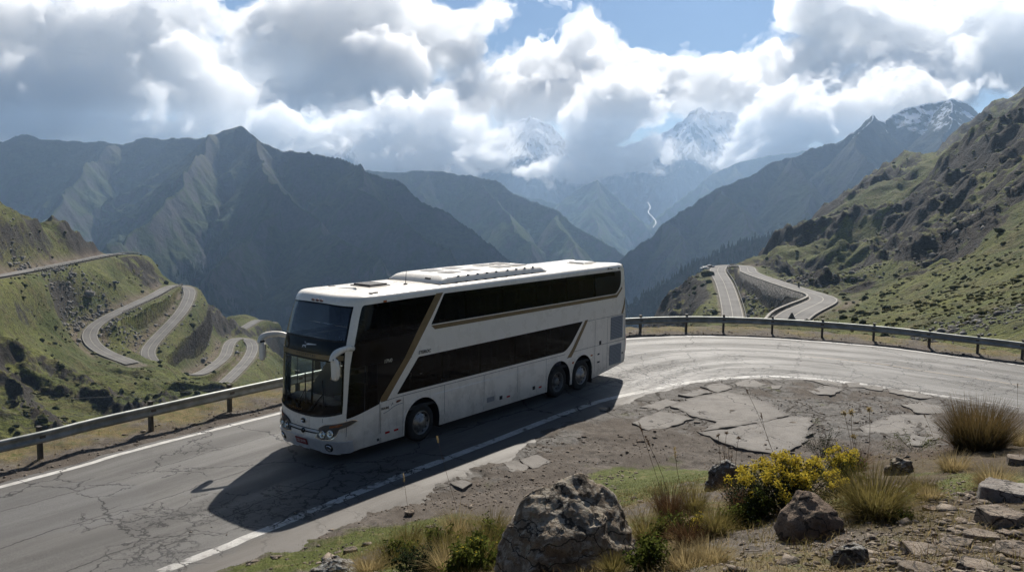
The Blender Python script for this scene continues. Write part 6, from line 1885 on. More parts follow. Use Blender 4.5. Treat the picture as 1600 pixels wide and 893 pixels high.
def slab(label, px, lift=0.014, mat=SLAB, cat="pavement slab", name="pavement_slab", group="broken slabs of old pavement", rough=0.12, zb=0.0):
    pts_ = np.array([G(x, y, zb)[:2] for x, y in px])
    c0 = pts_.mean(0)
    ring = []
    k = len(pts_)
    for i in range(k):
        a, b = pts_[i], pts_[(i + 1) % k]
        L = np.linalg.norm(b - a); m_ = max(2, int(L / 0.14))
        nrm = np.array([-(b - a)[1], (b - a)[0]]) / max(L, 1e-6)
        for j in range(m_):
            t = j / m_
            q = a + (b - a) * t
            q = q + nrm * rough * (0.6 * noise2(q[0] * 1.9 + 40, q[1] * 1.9, 3) + 0.45 * noise2(q[0] * 6, q[1] * 6, 5)) * (0.4 + min(1, L))
            ring.append(q)
    bm = bmesh.new()
    zc = max(ground_z(c0[0], c0[1]), -0.01)
    tp = [bm.verts.new((q[0] - c0[0], q[1] - c0[1], lift + 0.012 * noise2(q[0] * 1.3, q[1] * 1.3, 8))) for q in ring]
    inn = [bm.verts.new(((q[0] - c0[0]) * .8, (q[1] - c0[1]) * .8, lift + 0.006 + 0.012 * noise2(q[0] * 1.3, q[1] * 1.3, 8))) for q in ring]
    bt = [bm.verts.new(((q[0] - c0[0]) * 1.02, (q[1] - c0[1]) * 1.02, -0.10)) for q in ring]
    n_ = len(ring)
    for i in range(n_):
        j = (i + 1) % n_
        bm.faces.new((tp[i], tp[j], bt[j], bt[i])); bm.faces.new((inn[i], inn[j], tp[j], tp[i]))
    f = bm.faces.new(inn); bmesh.ops.triangulate(bm, faces=[f])
    bm.verts.index_update(); iset = {v.index for v in inn}; nv_ = len(bm.verts)
    o = bm_obj(name, bm, mat, None, False, (c0[0], c0[1], zc))
    set_attr(o.data, 'edge', [0.0 if i_ in iset else 1.0 for i_ in range(nv_)])
    return tag(o, label, cat, group)
slab("largest pale slab of old pavement in the middle of the lay-by", [(1046, 636), (1080, 622), (1136, 612), (1207, 631), (1230, 650), (1200, 660), (1140, 668), (1100, 674), (1121, 661), (1082, 651)])
slab("broad pale slab in front of the largest one, running under the yellow bush", [(1091, 676), (1140, 670), (1236, 651), (1267, 653), (1262, 690), (1215, 712), (1151, 700)])
slab("wide slab lying behind the dry flower stalks on the right of the lay-by", [(1341, 668), (1401, 646), (1457, 648), (1472, 683), (1438, 696), (1397, 693), (1349, 676)])
slab("long slab at the foot of the dark grass clump near the road", [(1412, 633), (1438, 627), (1475, 635), (1479, 646), (1434, 645)])
slab("low rounded hump of pale pavement in dark gravel below the bend", [(1259, 610), (1289, 603), (1319, 609), (1304, 617), (1274, 616)], 0.022)
slab("white loose plate beside the tip of the coach shadow", [(987, 661), (1005, 652), (1030, 643), (1060, 646), (1080, 654), (1044, 669), (1013, 673)], 0.03)
slab("left one of two touching plates at the shadow edge", [(784, 722), (805, 718), (824, 729), (810, 741), (795, 735)], 0.016)
slab("right one of two touching plates at the shadow edge", [(812, 718), (837, 710), (861, 721), (833, 732), (826, 728)], 0.016)
slab("small lone plate left of the two touching plates", [(705, 758), (724, 752), (738, 758), (724, 767)], 0.022)
slab("squarish plate above the left end of the largest slab", [(1097, 604), (1128, 597), (1143, 606), (1121, 613)], 0.016)
slab("bright plate right of the squarish one on the road edge", [(1148, 597), (1175, 591), (1199, 600), (1180, 605), (1150, 603)], 0.016)
slab("narrow plate along the inner edge of the bend", [(1258, 593), (1290, 592), (1318, 599), (1316, 604), (1290, 600)], 0.016)
slab("second narrow plate along the bend, just right of the first", [(1321, 597), (1345, 597), (1350, 605), (1326, 605)], 0.016)
slab("third narrow plate along the bend, before the long strip", [(1352, 599), (1380, 604), (1378, 610), (1354, 607)], 0.016)
slab("long strip of broken edge below the right end of the bend", [(1384, 606), (1430, 613), (1460, 620), (1440, 622), (1390, 613)], 0.016)
slab("cracked plate between the coach rear and the lay-by", [(1000, 636), (1040, 622), (1062, 628), (1030, 641)], 0.014)
slab("tilted plate just below the squarish one", [(1062, 618), (1092, 609), (1112, 614), (1082, 621)], 0.014)
slab("tiny plate alone in the dark gravel under the bend", [(1203, 603), (1222, 602), (1218, 608), (1206, 608)], 0.014)

# ---- boulders
def rock_material(name, a, b, lichen=0.0, lc=(0.34, 0.33, 0.30), warm=(0.07, 0.045, 0.03)):
    m = NT(name); p = m.pos()
    n1 = m.noise(p, 3, 6, 0.65); n2 = m.noise(p, 14, 6, 0.7); n3 = m.noise(p, 70, 4, 0.7)
    c = m.mix(m.ramp(n1, 0.3, 0.7), a, b)
    c = m.mix(m.math('MULTIPLY', m.ramp(n2, 0.5, 0.68), 0.6), c, warm)
    c = m.mix(m.math('MULTIPLY', m.ramp(n3, 0.5, 0.35), 0.6), c, [x * 0.35 for x in a])
    if lichen:
        nz_ = m.sep(m.nor())[2]
        lm = m.math('ADD', m.math('ADD', m.math('MULTIPLY', n2, 0.55), m.math('MULTIPLY', m.noise(p, 7, 6, .75), 0.55)), m.math('MULTIPLY', nz_, 0.16))
        c = m.mix(m.math('MULTIPLY', m.ramp(lm, 0.66 - lichen * .05, 0.76), 0.85), c, lc)
        v2 = m.voro(p, 22, 'F1')
        c = m.mix(m.math('MULTIPLY', m.math('LESS_THAN', v2, 0.22), m.ramp(n1, 0.5, 0.6)), c, (0.2, 0.21, 0.13))
    # dark fissures along the bedding, black crust in patches
    wv_ = m.n("ShaderNodeTexNoise", i_Scale=2.6, i_Detail=5.0); m.set(wv_.inputs['Vector'], p)
    bed_ = m.vmath('ADD', m.vmath('MULTIPLY', p, (1.6, 1.6, 4.5)), m.vmath('SCALE', wv_.outputs['Color'], s=1.6))
    fis = m.math('LESS_THAN', m.voro(bed_, 1.0, 'DISTANCE_TO_EDGE'), m.math('MULTIPLY', n2, 0.05))
    c = m.mix(m.math('MULTIPLY', fis, 0.85), c, [x * 0.2 for x in a])
    c = m.mix(m.math('MULTIPLY', m.ramp(m.noise(p, 5.5, 6, .7), 0.56, 0.64), 0.7), c, [x * 0.3 for x in a])
    h = m.math('SUBTRACT', m.math('ADD', m.math('MULTIPLY', n2, 1.0), m.math('ADD', m.math('MULTIPLY', n3, 0.35), m.math('MULTIPLY', n1, 1.2))), m.math('MULTIPLY', fis, 1.2))
    m.bsdf(c, 0.88, normal=m.bump(h, 0.9, 0.035), spec=0.25)
    return m.m
LICH = rock_material("lichen_covered_grey_rock", (0.115, 0.083, 0.055), (0.28, 0.215, 0.145), 1.0, (0.38, 0.335, 0.265))
BROWN = rock_material("brown_rock", (0.115, 0.076, 0.05), (0.27, 0.195, 0.135))
TAN = rock_material("tan_flat_stone", (0.15, 0.118, 0.088), (0.30, 0.245, 0.19), warm=(0.19, 0.125, 0.08))
DARKR = rock_material("dark_weathered_rock", (0.06, 0.046, 0.034), (0.14, 0.112, 0.086), 0.5)
def hull_rock(name, pts_, mat, loc, rz=0.0, sub=4, amp=0.03, seed=0, sc=3.0):
    bm = bmesh.new()
    for q in pts_: bm.verts.new(q)
    r = bmesh.ops.convex_hull(bm, input=bm.verts)
    bmesh.ops.delete(bm, geom=list({g for g in r['geom_interior'] + r['geom_unused'] if isinstance(g, bmesh.types.BMVert)}), context='VERTS')
    size = max((v.co.length for v in bm.verts))
    bmesh.ops.bevel(bm, geom=bm.edges[:], offset=size * 0.011, segments=1, affect='EDGES', clamp_overlap=True)
    bmesh.ops.triangulate(bm, faces=bm.faces[:])
    for _ in range(6):
        lng = [e for e in bm.edges if e.calc_length() > size * 0.035]
        if not lng or len(bm.verts) > 26000: break
        bmesh.ops.subdivide_edges(bm, edges=lng, cuts=1)
        bmesh.ops.triangulate(bm, faces=[f for f in bm.faces if len(f.verts) > 3])
    co = np.array([v.co for v in bm.verts]); bm.normal_update()
    nr = np.array([v.normal for v in bm.verts])
    d = fbm3(co[:, 0] * sc, co[:, 1] * sc, co[:, 2] * sc, 5, seed, 0.55)
    st = 1 - np.abs(noise3(co[:, 0] * sc * .8 + 9, co[:, 1] * sc * .8, co[:, 2] * sc * 1.7, seed + 4)) * 2.0
    dd = amp * (d * 0.9 + 0.7 * np.clip(st, -0.4, 1) * (d > -.2))
    co = co + nr * dd[:, None]
    for v, q in zip(bm.verts, co): v.co = q
    o = bm_obj(name, bm, mat, None, True, loc)
    o.rotation_euler = (0, 0, rz)
    o.data.set_sharp_from_angle(angle=math.radians(32))
    return o
def view_basis(loc):
    return -math.atan2(loc[0], loc[1])
def sit(px, py, sink=0.05):
    q = on_ground(px, py); q.z -= sink; return q
q = sit(890, 889, 0.12)
o = hull_rock("boulder", [(0.10, 0.34, 1.07), (-0.03, 0.28, 1.04), (-0.46, 0.20, 0.88), (-0.74, 0.0, 0.42), (0.46, 0.36, 0.84), (0.60, 0.3, 0.58), (0.76, 0.2, 0.22), (-0.18, -0.40, 0.60), (0.30, -0.22, 0.62), (-0.58, -0.52, 0.0), (0.34, -0.5, 0.0), (0.80, -0.10, 0.0), (-0.80, -0.15, 0.0), (0.1, 0.72, 0.7), (0.5, 0.7, -0.15), (-0.5, 0.6, 0.6), (-0.7, 0.5, -0.1)], LICH, q, view_basis(q), amp=0.022, seed=3, sc=5.0)
tag(o, "largest boulder, grey with pale lichen streaks, at the bottom edge", "boulder")
q = sit(1266, 836, 0.05)
o = hull_rock("boulder", [(-0.36, 0, 0.10), (-0.30, 0, 0.24), (-0.16, 0.20, 0.43), (-0.08, 0.14, 0.46), (0.02, 0.16, 0.44), (0.10, -0.10, 0.33), (0.24, 0.08, 0.31), (0.36, 0, 0.12), (0.30, -0.05, 0), (-0.30, -0.1, 0), (0.02, -0.24, 0.03), (0.1, -0.2, 0.2), (-0.12, -0.2, 0.16), (0, 0.3, 0.2), (0.25, 0.28, 0), (-0.25, 0.25, 0)], BROWN, q, view_basis(q), amp=0.016, seed=6, sc=6)
tag(o, "angular brown rock below the yellow flowering bush", "rock")
def blob_rock(label, px, py, w, h, mat, seed, name="rock", cat="rock", depth=0.8, n=14, sink=0.03, amp=0.02, group=None):
    q = sit(px, py, sink); dist = math.hypot(q.x, q.y); k = dist / FPX
    r_ = np.random.RandomState(seed); pts_ = []
    for _ in range(n):
        d = r_.normal(size=3); d /= np.linalg.norm(d); d[2] = abs(d[2]) ** 0.8
        pts_.append((d[0] * w * k * 0.5 * r_.uniform(.85, 1.1), d[1] * w * k * 0.5 * depth * r_.uniform(.8, 1.1), d[2] * h * k * r_.uniform(.75, 1.05)))
    for a in np.linspace(0, 6.28, 7)[:-1]: pts_.append((math.cos(a) * w * k * .47, math.sin(a) * w * k * .47 * depth, -0.03))
    o = hull_rock(name, pts_, mat, q, view_basis(q), amp=amp * w * k, seed=seed, sc=2.2 / (w * k))
    return tag(o, label, cat, group)
blob_rock("small dark lumpy rock at the head of the flat tan ledge", 1331, 884, 62, 46, DARKR, 8, amp=.06)
blob_rock("small rock with white lichen behind the straw tussock", 1408, 738, 46, 30, LICH, 9, amp=.07)
blob_rock("dark rock half hidden left of the yellow bush", 1132, 762, 62, 58, DARKR, 10, amp=.07)
blob_rock("dark rounded stone cut by the bottom edge left of the boulder", 530, 897, 92, 34, DARKR, 12, amp=.06)
def flat_stone(label, px, py, w, h, seed, thick=0.4, rz=None, mat=TAN, tilt=0.0):
    q = sit(px, py, 0.015); dist = math.hypot(q.x, q.y); k = dist / FPX
    r_ = np.random.RandomState(seed); pts_ = []
    W_ = w * k * .5; D_ = h * k * .5 * 2.2; T_ = h * k * thick
    for a in np.sort(r_.uniform(0, 6.28, 9)):
        c_, s_ = math.cos(a), math.sin(a); kk = r_.uniform(.78, 1.08)
        pts_.append((c_ * W_ * kk, s_ * D_ * kk, T_ * r_.uniform(.8, 1.0))); pts_.append((c_ * W_ * kk * 1.06, s_ * D_ * kk * 1.06, -0.04))
    o = hull_rock("flat_stone", pts_, mat, q, view_basis(q) + (rz or 0), amp=0.012 * w * k, seed=seed, sc=2.5 / (w * k))
    o.rotation_euler = (tilt, tilt * .6, o.rotation_euler.z)
    return tag(o, label, "stone", "flat stones on the bank")
flat_stone("long flat tan ledge behind the small dark lumpy rock", 1425, 866, 190, 34, 31, .42)
flat_stone("big pale grey slab of stone at the right edge", 1575, 776, 84, 40, 32, .5, mat=rock_material("pale_grey_stone", (0.2, 0.175, 0.15), (0.36, 0.325, 0.285)))
flat_stone("thick tan stone below the pale grey slab", 1562, 818, 70, 26, 33, .8, .1)
flat_stone("flat stone at the right edge above the pale slab", 1592, 724, 40, 16, 34, .7)
flat_stone("flat tan stone left of the rubble, nearest the ledge end", 1497, 854, 60, 20, 35, .6, .2)
flat_stone("tilted stone in the lower right corner", 1580, 868, 70, 24, 36, .7, .3, tilt=.15)
flat_stone("narrow stone between the thick tan stone and the rubble", 1530, 842, 50, 16, 37, .7, .1)
flat_stone("stone at the bottom edge right of the long ledge", 1530, 890, 66, 22, 38, .6, -.2)
flat_stone("small reddish flat stone on the bare soil right of the straw tussock", 1462, 798, 34, 12, 39, .6, .1, BROWN)
flat_stone("pale stone at the bottom of the picture under the ledge", 1440, 893, 70, 18, 40, .6, .1)
flat_stone("small grey stone at the edge of the soil, right of the two tussocks", 1540, 772, 30, 12, 41, .6, .2)
flat_stone("pale stone alone in the mossy turf left of the boulder", 546, 861, 26, 9, 42, .8)
flat_stone("little white stone at the edge of the coach shadow", 640, 803, 16, 8, 43, .9)

def lump_field(name, xy, size, mat, squash=0.6, jit=0.4):
    ok_ = (poly_dist(xy[:, 0], xy[:, 1], NEARc[::2])[0] < -1.0) | (poly_dist(xy[:, 0], xy[:, 1], FARc[::2])[0] > .3) | (rf_.rand(len(xy)) < .04)
    xy = xy[ok_]; size = size[ok_]
    z, s = near_height(xy[:, 0], xy[:, 1])
    on_road = poly_dist(xy[:, 0], xy[:, 1], NEARc[::2])[0] > 0
    n = len(xy)
    V = ICV[None] * (1 + rf_.uniform(-jit, jit, (n, len(ICV), 1)))
    a = rf_.uniform(0, 6.28, n); c_, s_ = np.cos(a), np.sin(a); st = rf_.uniform(0.8, 1.7, n)
    X = V[..., 0] * st[:, None]; Y = V[..., 1]
    V2 = np.stack([X * c_[:, None] - Y * s_[:, None], X * s_[:, None] + Y * c_[:, None], V[..., 2] * squash], -1) * size[:, None, None]
    V2[..., 0] += xy[:, 0, None]; V2[..., 1] += xy[:, 1, None]; V2[..., 2] += (np.where(on_road & (s < 0.3), 0.012, z) + size * squash * 0.35)[:, None]
    T = (ICF[None] + (np.arange(n) * len(ICV))[:, None, None]).reshape(-1, 3)
    return tri_soup(name, V2.reshape(-1, 3), T, mat)
def rand_px(n, x0, x1, y0, y1):
    out = []
    while len(out) < n:
        q = on_ground(rf_.uniform(x0, x1), rf_.uniform(y0, y1)); out.append((q.x, q.y))
    return np.array(out)
def px_area(n, boxes):
    """many ground points from few sight lines: sample sight lines, then jitter in plan"""
    out = []
    for (x0, x1, y0, y1, k) in boxes:
        m_ = int(n * k); base_ = rand_px(max(12, m_ // 30), x0, x1, y0, y1)
        ix = rf_.randint(0, len(base_), m_)
        out.append(base_[ix] + rf_.normal(0, 0.35, (m_, 2)))
    return np.concatenate(out)
xy = px_area(1, [(980, 1500, 610, 720, 3200), (600, 1000, 690, 800, 2600), (300, 700, 800, 890, 700), (1400, 1600, 760, 893, 1600), (1150, 1420, 830, 893, 600)])
lump_field("gravel", xy, np.exp(rf_.normal(-4.4, 0.5, len(xy))), TAN)
xy = px_area(1, [(1440, 1600, 800, 893, 150), (1400, 1600, 760, 830, 50), (1150, 1440, 850, 893, 20), (1000, 1300, 610, 700, 60), (900, 1000, 680, 760, 30), (400, 700, 830, 890, 30)])
lump_field("rubble", xy, np.exp(rf_.normal(-3.25, 0.45, len(xy))), TAN, 0.35, .5)
# litter of broken edges: loose stones along the near line and on the outer verge
i_ = rf_.randint(30, len(NEARc) - 60, 700); xy = NEARc[i_] + rf_.normal(0, .2, (700, 2)) + np.array([0.4, -0.34])
lump_field("gravel", xy, np.exp(rf_.normal(-4.5, 0.5, len(xy))), SLAB)
vo = offset_curve(FARc, 0.9); i_ = rf_.randint(20, len(vo) - 40, 2200); xy = vo[i_] + rf_.normal(0, .35, (2200, 2))
lump_field("gravel", xy, np.exp(rf_.normal(-3.9, 0.45, len(xy))), TAN)

# ---- blades and leaves
def leaf_mat(name, a, b, tip=None, trans=0.45):
    m = NT(name)
    v = m.attr('tone'); h = m.attr('height')
    c = m.mix(v, a, b)
    if tip is not None: c = m.mix(m.math('MULTIPLY', h, 0.9), c, tip)
    d = m.n("ShaderNodeBsdfDiffuse"); t = m.n("ShaderNodeBsdfTranslucent"); x = m.n("ShaderNodeMixShader", i_0=trans)
    m.set(d.inputs['Color'], c); m.set(t.inputs['Color'], c)
    m.t.links.new(d.outputs[0], x.inputs[1]); m.t.links.new(t.outputs[0], x.inputs[2]); m.t.links.new(x.outputs[0], m.out.inputs['Surface'])
    return m.m
def blades(n, place, hgt, wid, lean=0.5, curl=0.5, seg=4, seed=0, dirs=None):
    """n curved tapering blades; place (n,3) feet; returns verts, quads, tone, height"""
    r_ = np.random.RandomState(seed)
    a = r_.uniform(0, 6.283, n) if dirs is None else dirs + r_.normal(0, .5, n)
    le = np.abs(r_.normal(0, lean, n)); cu = r_.uniform(0.2, 1.0, n) * curl
    h = hgt * r_.uniform(0.55, 1.1, n); w = wid * r_.uniform(0.7, 1.3, n)
    d = np.stack([np.cos(a), np.sin(a)], 1); sd = np.stack([-np.sin(a), np.cos(a)], 1)
    tw = r_.uniform(-1, 1, n)
    V = np.zeros((n, seg + 1, 2, 3)); H = np.zeros((n, seg + 1, 2))
    x = np.zeros(n); z = np.zeros(n)
    for i in range(seg + 1):
        t = i / seg
        ang = le + cu * t * 1.5
        if i: x = x + np.sin(ang) * h / seg; z = z + np.cos(ang) * h / seg
        ww = w * (1 - t) ** 0.7 * 0.5 + 0.0004
        for s_, sg in ((0, -1), (1, 1)):
            V[:, i, s_, :2] = place[:, :2] + d * x[:, None] + (sd * np.cos(tw)[:, None] + d * np.sin(tw)[:, None] * .5) * (sg * ww)[:, None]
            V[:, i, s_, 2] = place[:, 2] + z
        H[:, i] = t
    q = []
    for i in range(seg): q.append((2 * i, 2 * i + 1, 2 * i + 3, 2 * i + 2))
    Q = (np.array(q)[None] + (np.arange(n) * (seg + 1) * 2)[:, None, None]).reshape(-1, 4)
    T = np.repeat(r_.uniform(0, 1, n)[:, None], (seg + 1) * 2, 1)
    return V.reshape(-1, 3), Q, T.ravel(), H.ravel()
def join(parts):
    V = []; Q = []; T = []; H = []; k = 0
    for v, q, t, h in parts:
        V.append(v); Q.append(q + k); T.append(t); H.append(h); k += len(v)
    return np.concatenate(V), np.concatenate(Q), np.concatenate(T), np.concatenate(H)
def plant_mesh(name, data, mat, parent=None, loc=None):
    V, Q, T, H = data
    me = np_mesh(name, V, Q, True)
    set_attr(me, 'tone', T); set_attr(me, 'height', H)
    return link(name, me, mat, parent, loc)
def leaves(n, pos_, dirn, length, width, seed=0, droop=0.3, curl=.4):
    """n leaves: small bent diamonds from pos_ along dirn"""
    r_ = np.random.RandomState(seed)
    L = length * r_.uniform(.6, 1.2, n); w = width * r_.uniform(.7, 1.2, n)
    d = dirn + r_.normal(0, .35, (n, 3)); d /= np.linalg.norm(d, axis=1)[:, None]
    up = np.tile([0, 0, 1.0], (n, 1)) + r_.normal(0, .4, (n, 3))
    s_ = np.cross(d, up); s_ /= np.linalg.norm(s_, axis=1)[:, None] + 1e-9
    nrm = np.cross(s_, d)
    a = pos_; m1 = pos_ + d * (L * .5)[:, None] + nrm * (L * .06)[:, None]; tip = pos_ + d * L[:, None] - np.array([0, 0, 1]) * (L * droop)[:, None]
    l = m1 - s_ * (w * .5)[:, None] + nrm * (w * curl * .3)[:, None]; r = m1 + s_ * (w * .5)[:, None] + nrm * (w * curl * .3)[:, None]
    V = np.stack([a, l, tip, r], 1).reshape(-1, 3)
    Q = (np.array([[0, 1, 2, 3]])[None] + (np.arange(n) * 4)[:, None, None]).reshape(-1, 4)
    return V, Q, np.repeat(r_.uniform(0, 1, n), 4), np.tile([0, .5, 1, .5], n)
STRAW = leaf_mat("straw_grass", (0.17, 0.12, 0.05), (0.36, 0.28, 0.13), (0.42, 0.33, 0.17))
OLIVE = leaf_mat("olive_grass", (0.05, 0.055, 0.015), (0.13, 0.12, 0.035), (0.22, 0.17, 0.06))
DKGR = leaf_mat("dark_rush_grass", (0.022, 0.028, 0.01), (0.07, 0.06, 0.022), (0.13, 0.085, 0.035))
GREEN = leaf_mat("green_leaf", (0.035, 0.05, 0.012), (0.12, 0.135, 0.03))
DKLEAF = leaf_mat("dark_green_leaf", (0.012, 0.02, 0.01), (0.04, 0.05, 0.022), None, .3)
MOSSG = leaf_mat("short_moss_green_grass", (0.04, 0.05, 0.011), (0.105, 0.115, 0.027))
YELLOW = leaf_mat("yellow_petal", (0.50, 0.38, 0.04), (0.66, 0.54, 0.09), None, .3)
RUST = leaf_mat("rust_brown_stalk", (0.07, 0.04, 0.022), (0.17, 0.10, 0.05), None, .2)
def tussock(label, px, py, wpx, hpx, n, mat, seed, core=None, name="grass_tussock", lean=.45, curl=.6, wid=.006, group="grass tussocks on the bank"):
    q = sit(px, py, 0.02); k = math.hypot(q.x, q.y) / FPX
    R = wpx * k * 0.22
    r_ = np.random.RandomState(seed)
    a = r_.uniform(0, 6.283, n); rr_ = R * np.sqrt(r_.rand(n))
    pl = np.stack([np.cos(a) * rr_, np.sin(a) * rr_, np.zeros(n)], 1)
    d = blades(n, pl, hpx * k * 0.98, wid, lean, curl, 4, seed, a)
    e = empty(name, q); tag(e, label, "grass tussock", group)
    plant_mesh("blades", d, mat, e)
    m_ = n // 3
    a = r_.uniform(0, 6.283, m_); rr_ = R * 1.15 * np.sqrt(r_.rand(m_)); pl = np.stack([np.cos(a) * rr_, np.sin(a) * rr_, np.zeros(m_)], 1)
    plant_mesh("dead_blades", blades(m_, pl, hpx * k * .6, wid * 1.1, .95, .9, 4, seed + 1, a), core or STRAW, e)
    return e
tussock("big dark rush clump by the road at the right", 1528, 704, 122, 80, 2600, DKGR, 51, RUST, lean=.42, curl=.45, wid=.0075)
tussock("straw coloured tussock right of the yellow bush", 1366, 808, 118, 92, 1700, OLIVE, 52, STRAW, lean=.5, curl=.8)
tussock("small straw tussock under the big rush clump", 1553, 764, 74, 44, 900, STRAW, 53, RUST, lean=.6, curl=.7)
tussock("pale bleached grass clump at the right foot of the boulder", 1072, 888, 110, 50, 900, STRAW, 54, STRAW, lean=.7, curl=.8)
tussock("olive grass clump left of the boulder, nearest to it", 752, 880, 80, 74, 800, OLIVE, 55, STRAW, lean=.4, curl=.6)
tussock("yellow green grass clump second from the boulder on its left", 688, 872, 80, 60, 700, OLIVE, 56, STRAW, lean=.45, curl=.6)
tussock("low grass clump farthest left of the boulder", 612, 880, 80, 48, 600, OLIVE, 57, STRAW, lean=.5, curl=.7)
tussock("reddish dry grass clump right behind the boulder", 1045, 812, 64, 66, 600, RUST, 58, OLIVE, lean=.35, curl=.5)
tussock("bright green grass clump with yellow flowers beside it", 1118, 836, 60, 56, 500, OLIVE, 59, STRAW, lean=.4, curl=.5)
tussock("dry grass clump on the right edge beyond the rush clump", 1597, 696, 50, 34, 500, STRAW, 60, OLIVE, lean=.5, curl=.6)
tussock("small pale tuft on the soil under the white lichen rock", 1455, 778, 60, 26, 500, STRAW, 61, OLIVE, lean=.7, curl=.7)

def shrub(label, px, py, wpx, hpx, n_leaf, leaf, seed, flowers=0, fmat=None, name="shrub", cat="bush", lsize=(.05, .022), fsize=.02, top=.55, group=None):
    q = sit(px, py, 0.02); k = math.hypot(q.x, q.y) / FPX; W_, H_ = wpx * k * .5, hpx * k
    r_ = np.random.RandomState(seed)
    e = empty(name, q); tag(e, label, cat, group)
    ns = max(10, n_leaf // 45)
    # stems fan out from the root; leaves crowd along their outer halves
    ta = r_.uniform(0, 6.283, ns); tr_ = np.sqrt(r_.rand(ns)) * W_
    tips = np.stack([np.cos(ta) * tr_, np.sin(ta) * tr_ * .8, H_ * (0.5 + 0.5 * r_.rand(ns)) * np.sqrt(np.clip(1.05 - (tr_ / W_) ** 2, .12, 1))], 1)
    bm = bmesh.new()
    for t_ in tips: rod(bm, (t_[0] * .12, t_[1] * .12, 0), tuple(t_ * .97), 0.004)
    bm_obj("stems", bm, simple_mat("woody_stem", (0.06, 0.042, 0.028), .9), e)
    ix = r_.randint(0, ns, n_leaf); u_ = 1 - 0.65 * r_.rand(n_leaf) ** 1.6
    pos_ = tips[ix] * u_[:, None] + r_.normal(0, .035, (n_leaf, 3)); pos_[:, 2] = np.maximum(pos_[:, 2], .01)
    dr = tips[ix] / np.linalg.norm(tips[ix], axis=1)[:, None] * .6 + r_.normal(0, .6, (n_leaf, 3))
    plant_mesh("leaves", leaves(n_leaf, pos_, dr, lsize[0], lsize[1], seed), leaf, e)
    if flowers:
        hi_ = np.argsort(-tips[:, 2] - .25 * H_ * r_.rand(ns))[:int(ns * top)]
        ix = hi_[r_.randint(0, len(hi_), flowers)]
        pos_ = tips[ix] * (0.97 + .06 * r_.rand(flowers))[:, None] + r_.normal(0, .028, (flowers, 3))
        a5 = []
        for j in range(3):
            a5.append(leaves(flowers, pos_, r_.normal(0, 1, (flowers, 3)) + np.array([0, 0, .8]), fsize, fsize * .75, seed + j + 5, 0.0))
        plant_mesh("flowers", join(a5), fmat, e)
    return e
shrub("bush covered in yellow flowers beside the brown rock", 1230, 798, 200, 96, 6500, DKLEAF, 71, 3000, YELLOW, "flowering_bush", lsize=(.045, .02), fsize=.026, top=.6)
shrub("low right half of the yellow flowers, reaching towards the straw tussock", 1316, 764, 90, 66, 1900, GREEN, 72, 700, YELLOW, "flowering_bush", lsize=(.05, .02), fsize=.024)
shrub("little yellow flower clump beside the reddish grass", 1095, 838, 60, 36, 700, GREEN, 73, 210, YELLOW, "flowering_plant", "flower", lsize=(.06, .02), fsize=.022)
shrub("dark upright succulent plant rising behind the yellow bush", 1284, 716, 66, 62, 1500, DKLEAF, 74, 0, None, "leafy_plant", "plant", lsize=(.03, .022))
shrub("leafy weeds filling the gap left of the boulder", 735, 890, 110, 70, 1600, GREEN, 75, 50, YELLOW, "leafy_plant", "plant", lsize=(.09, .03), fsize=.02)
for i, (x_, y_, w_, h_, lb) in enumerate(((690, 868, 80, 56, "yellow green leafy weed in the middle of the grass left of the boulder"), (765, 862, 60, 66, "leafy weed pressed against the left face of the boulder"), (628, 874, 70, 40, "low leafy weed at the left end of the bank grass"), (1185, 812, 70, 46, "leafy weed in front of the yellow bush, left of the brown rock"), (1050, 838, 60, 40, "leafy weed at the lower edge of the turf patch"))):
    shrub(lb, x_, y_, w_, h_, 900, GREEN, 300 + i, 0, None, "leafy_plant", "plant", lsize=(.08, .026))
shrub("dark leafy weed at the bottom between dry grass and boulder", 655, 896, 110, 50, 1400, DKLEAF, 76, 0, None, "leafy_plant", "plant", lsize=(.07, .03))
shrub("grey green weed at the right foot of the boulder", 1015, 888, 70, 60, 1100, GREEN, 77, 0, None, "leafy_plant", "plant", lsize=(.06, .026))
shrub("green weed under the left side of the yellow bush", 1150, 826, 80, 40, 1100, GREEN, 78, 0, None, "leafy_plant", "plant", lsize=(.06, .03))
shrub("tiny bright green sprig at the foot of the straw tussock", 1412, 812, 34, 16, 160, GREEN, 79, 0, None, "leafy_plant", "plant", lsize=(.05, .025))
shrub("brown withered stems over the dark half hidden rock", 1140, 742, 80, 56, 420, RUST, 80, 0, None, "withered_plant", "plant", lsize=(.03, .012))
shrub("thin weeds between the lay-by slab and the rush clump", 1430, 704, 90, 34, 620, GREEN, 81, 0, None, "leafy_plant", "plant", lsize=(.045, .018))

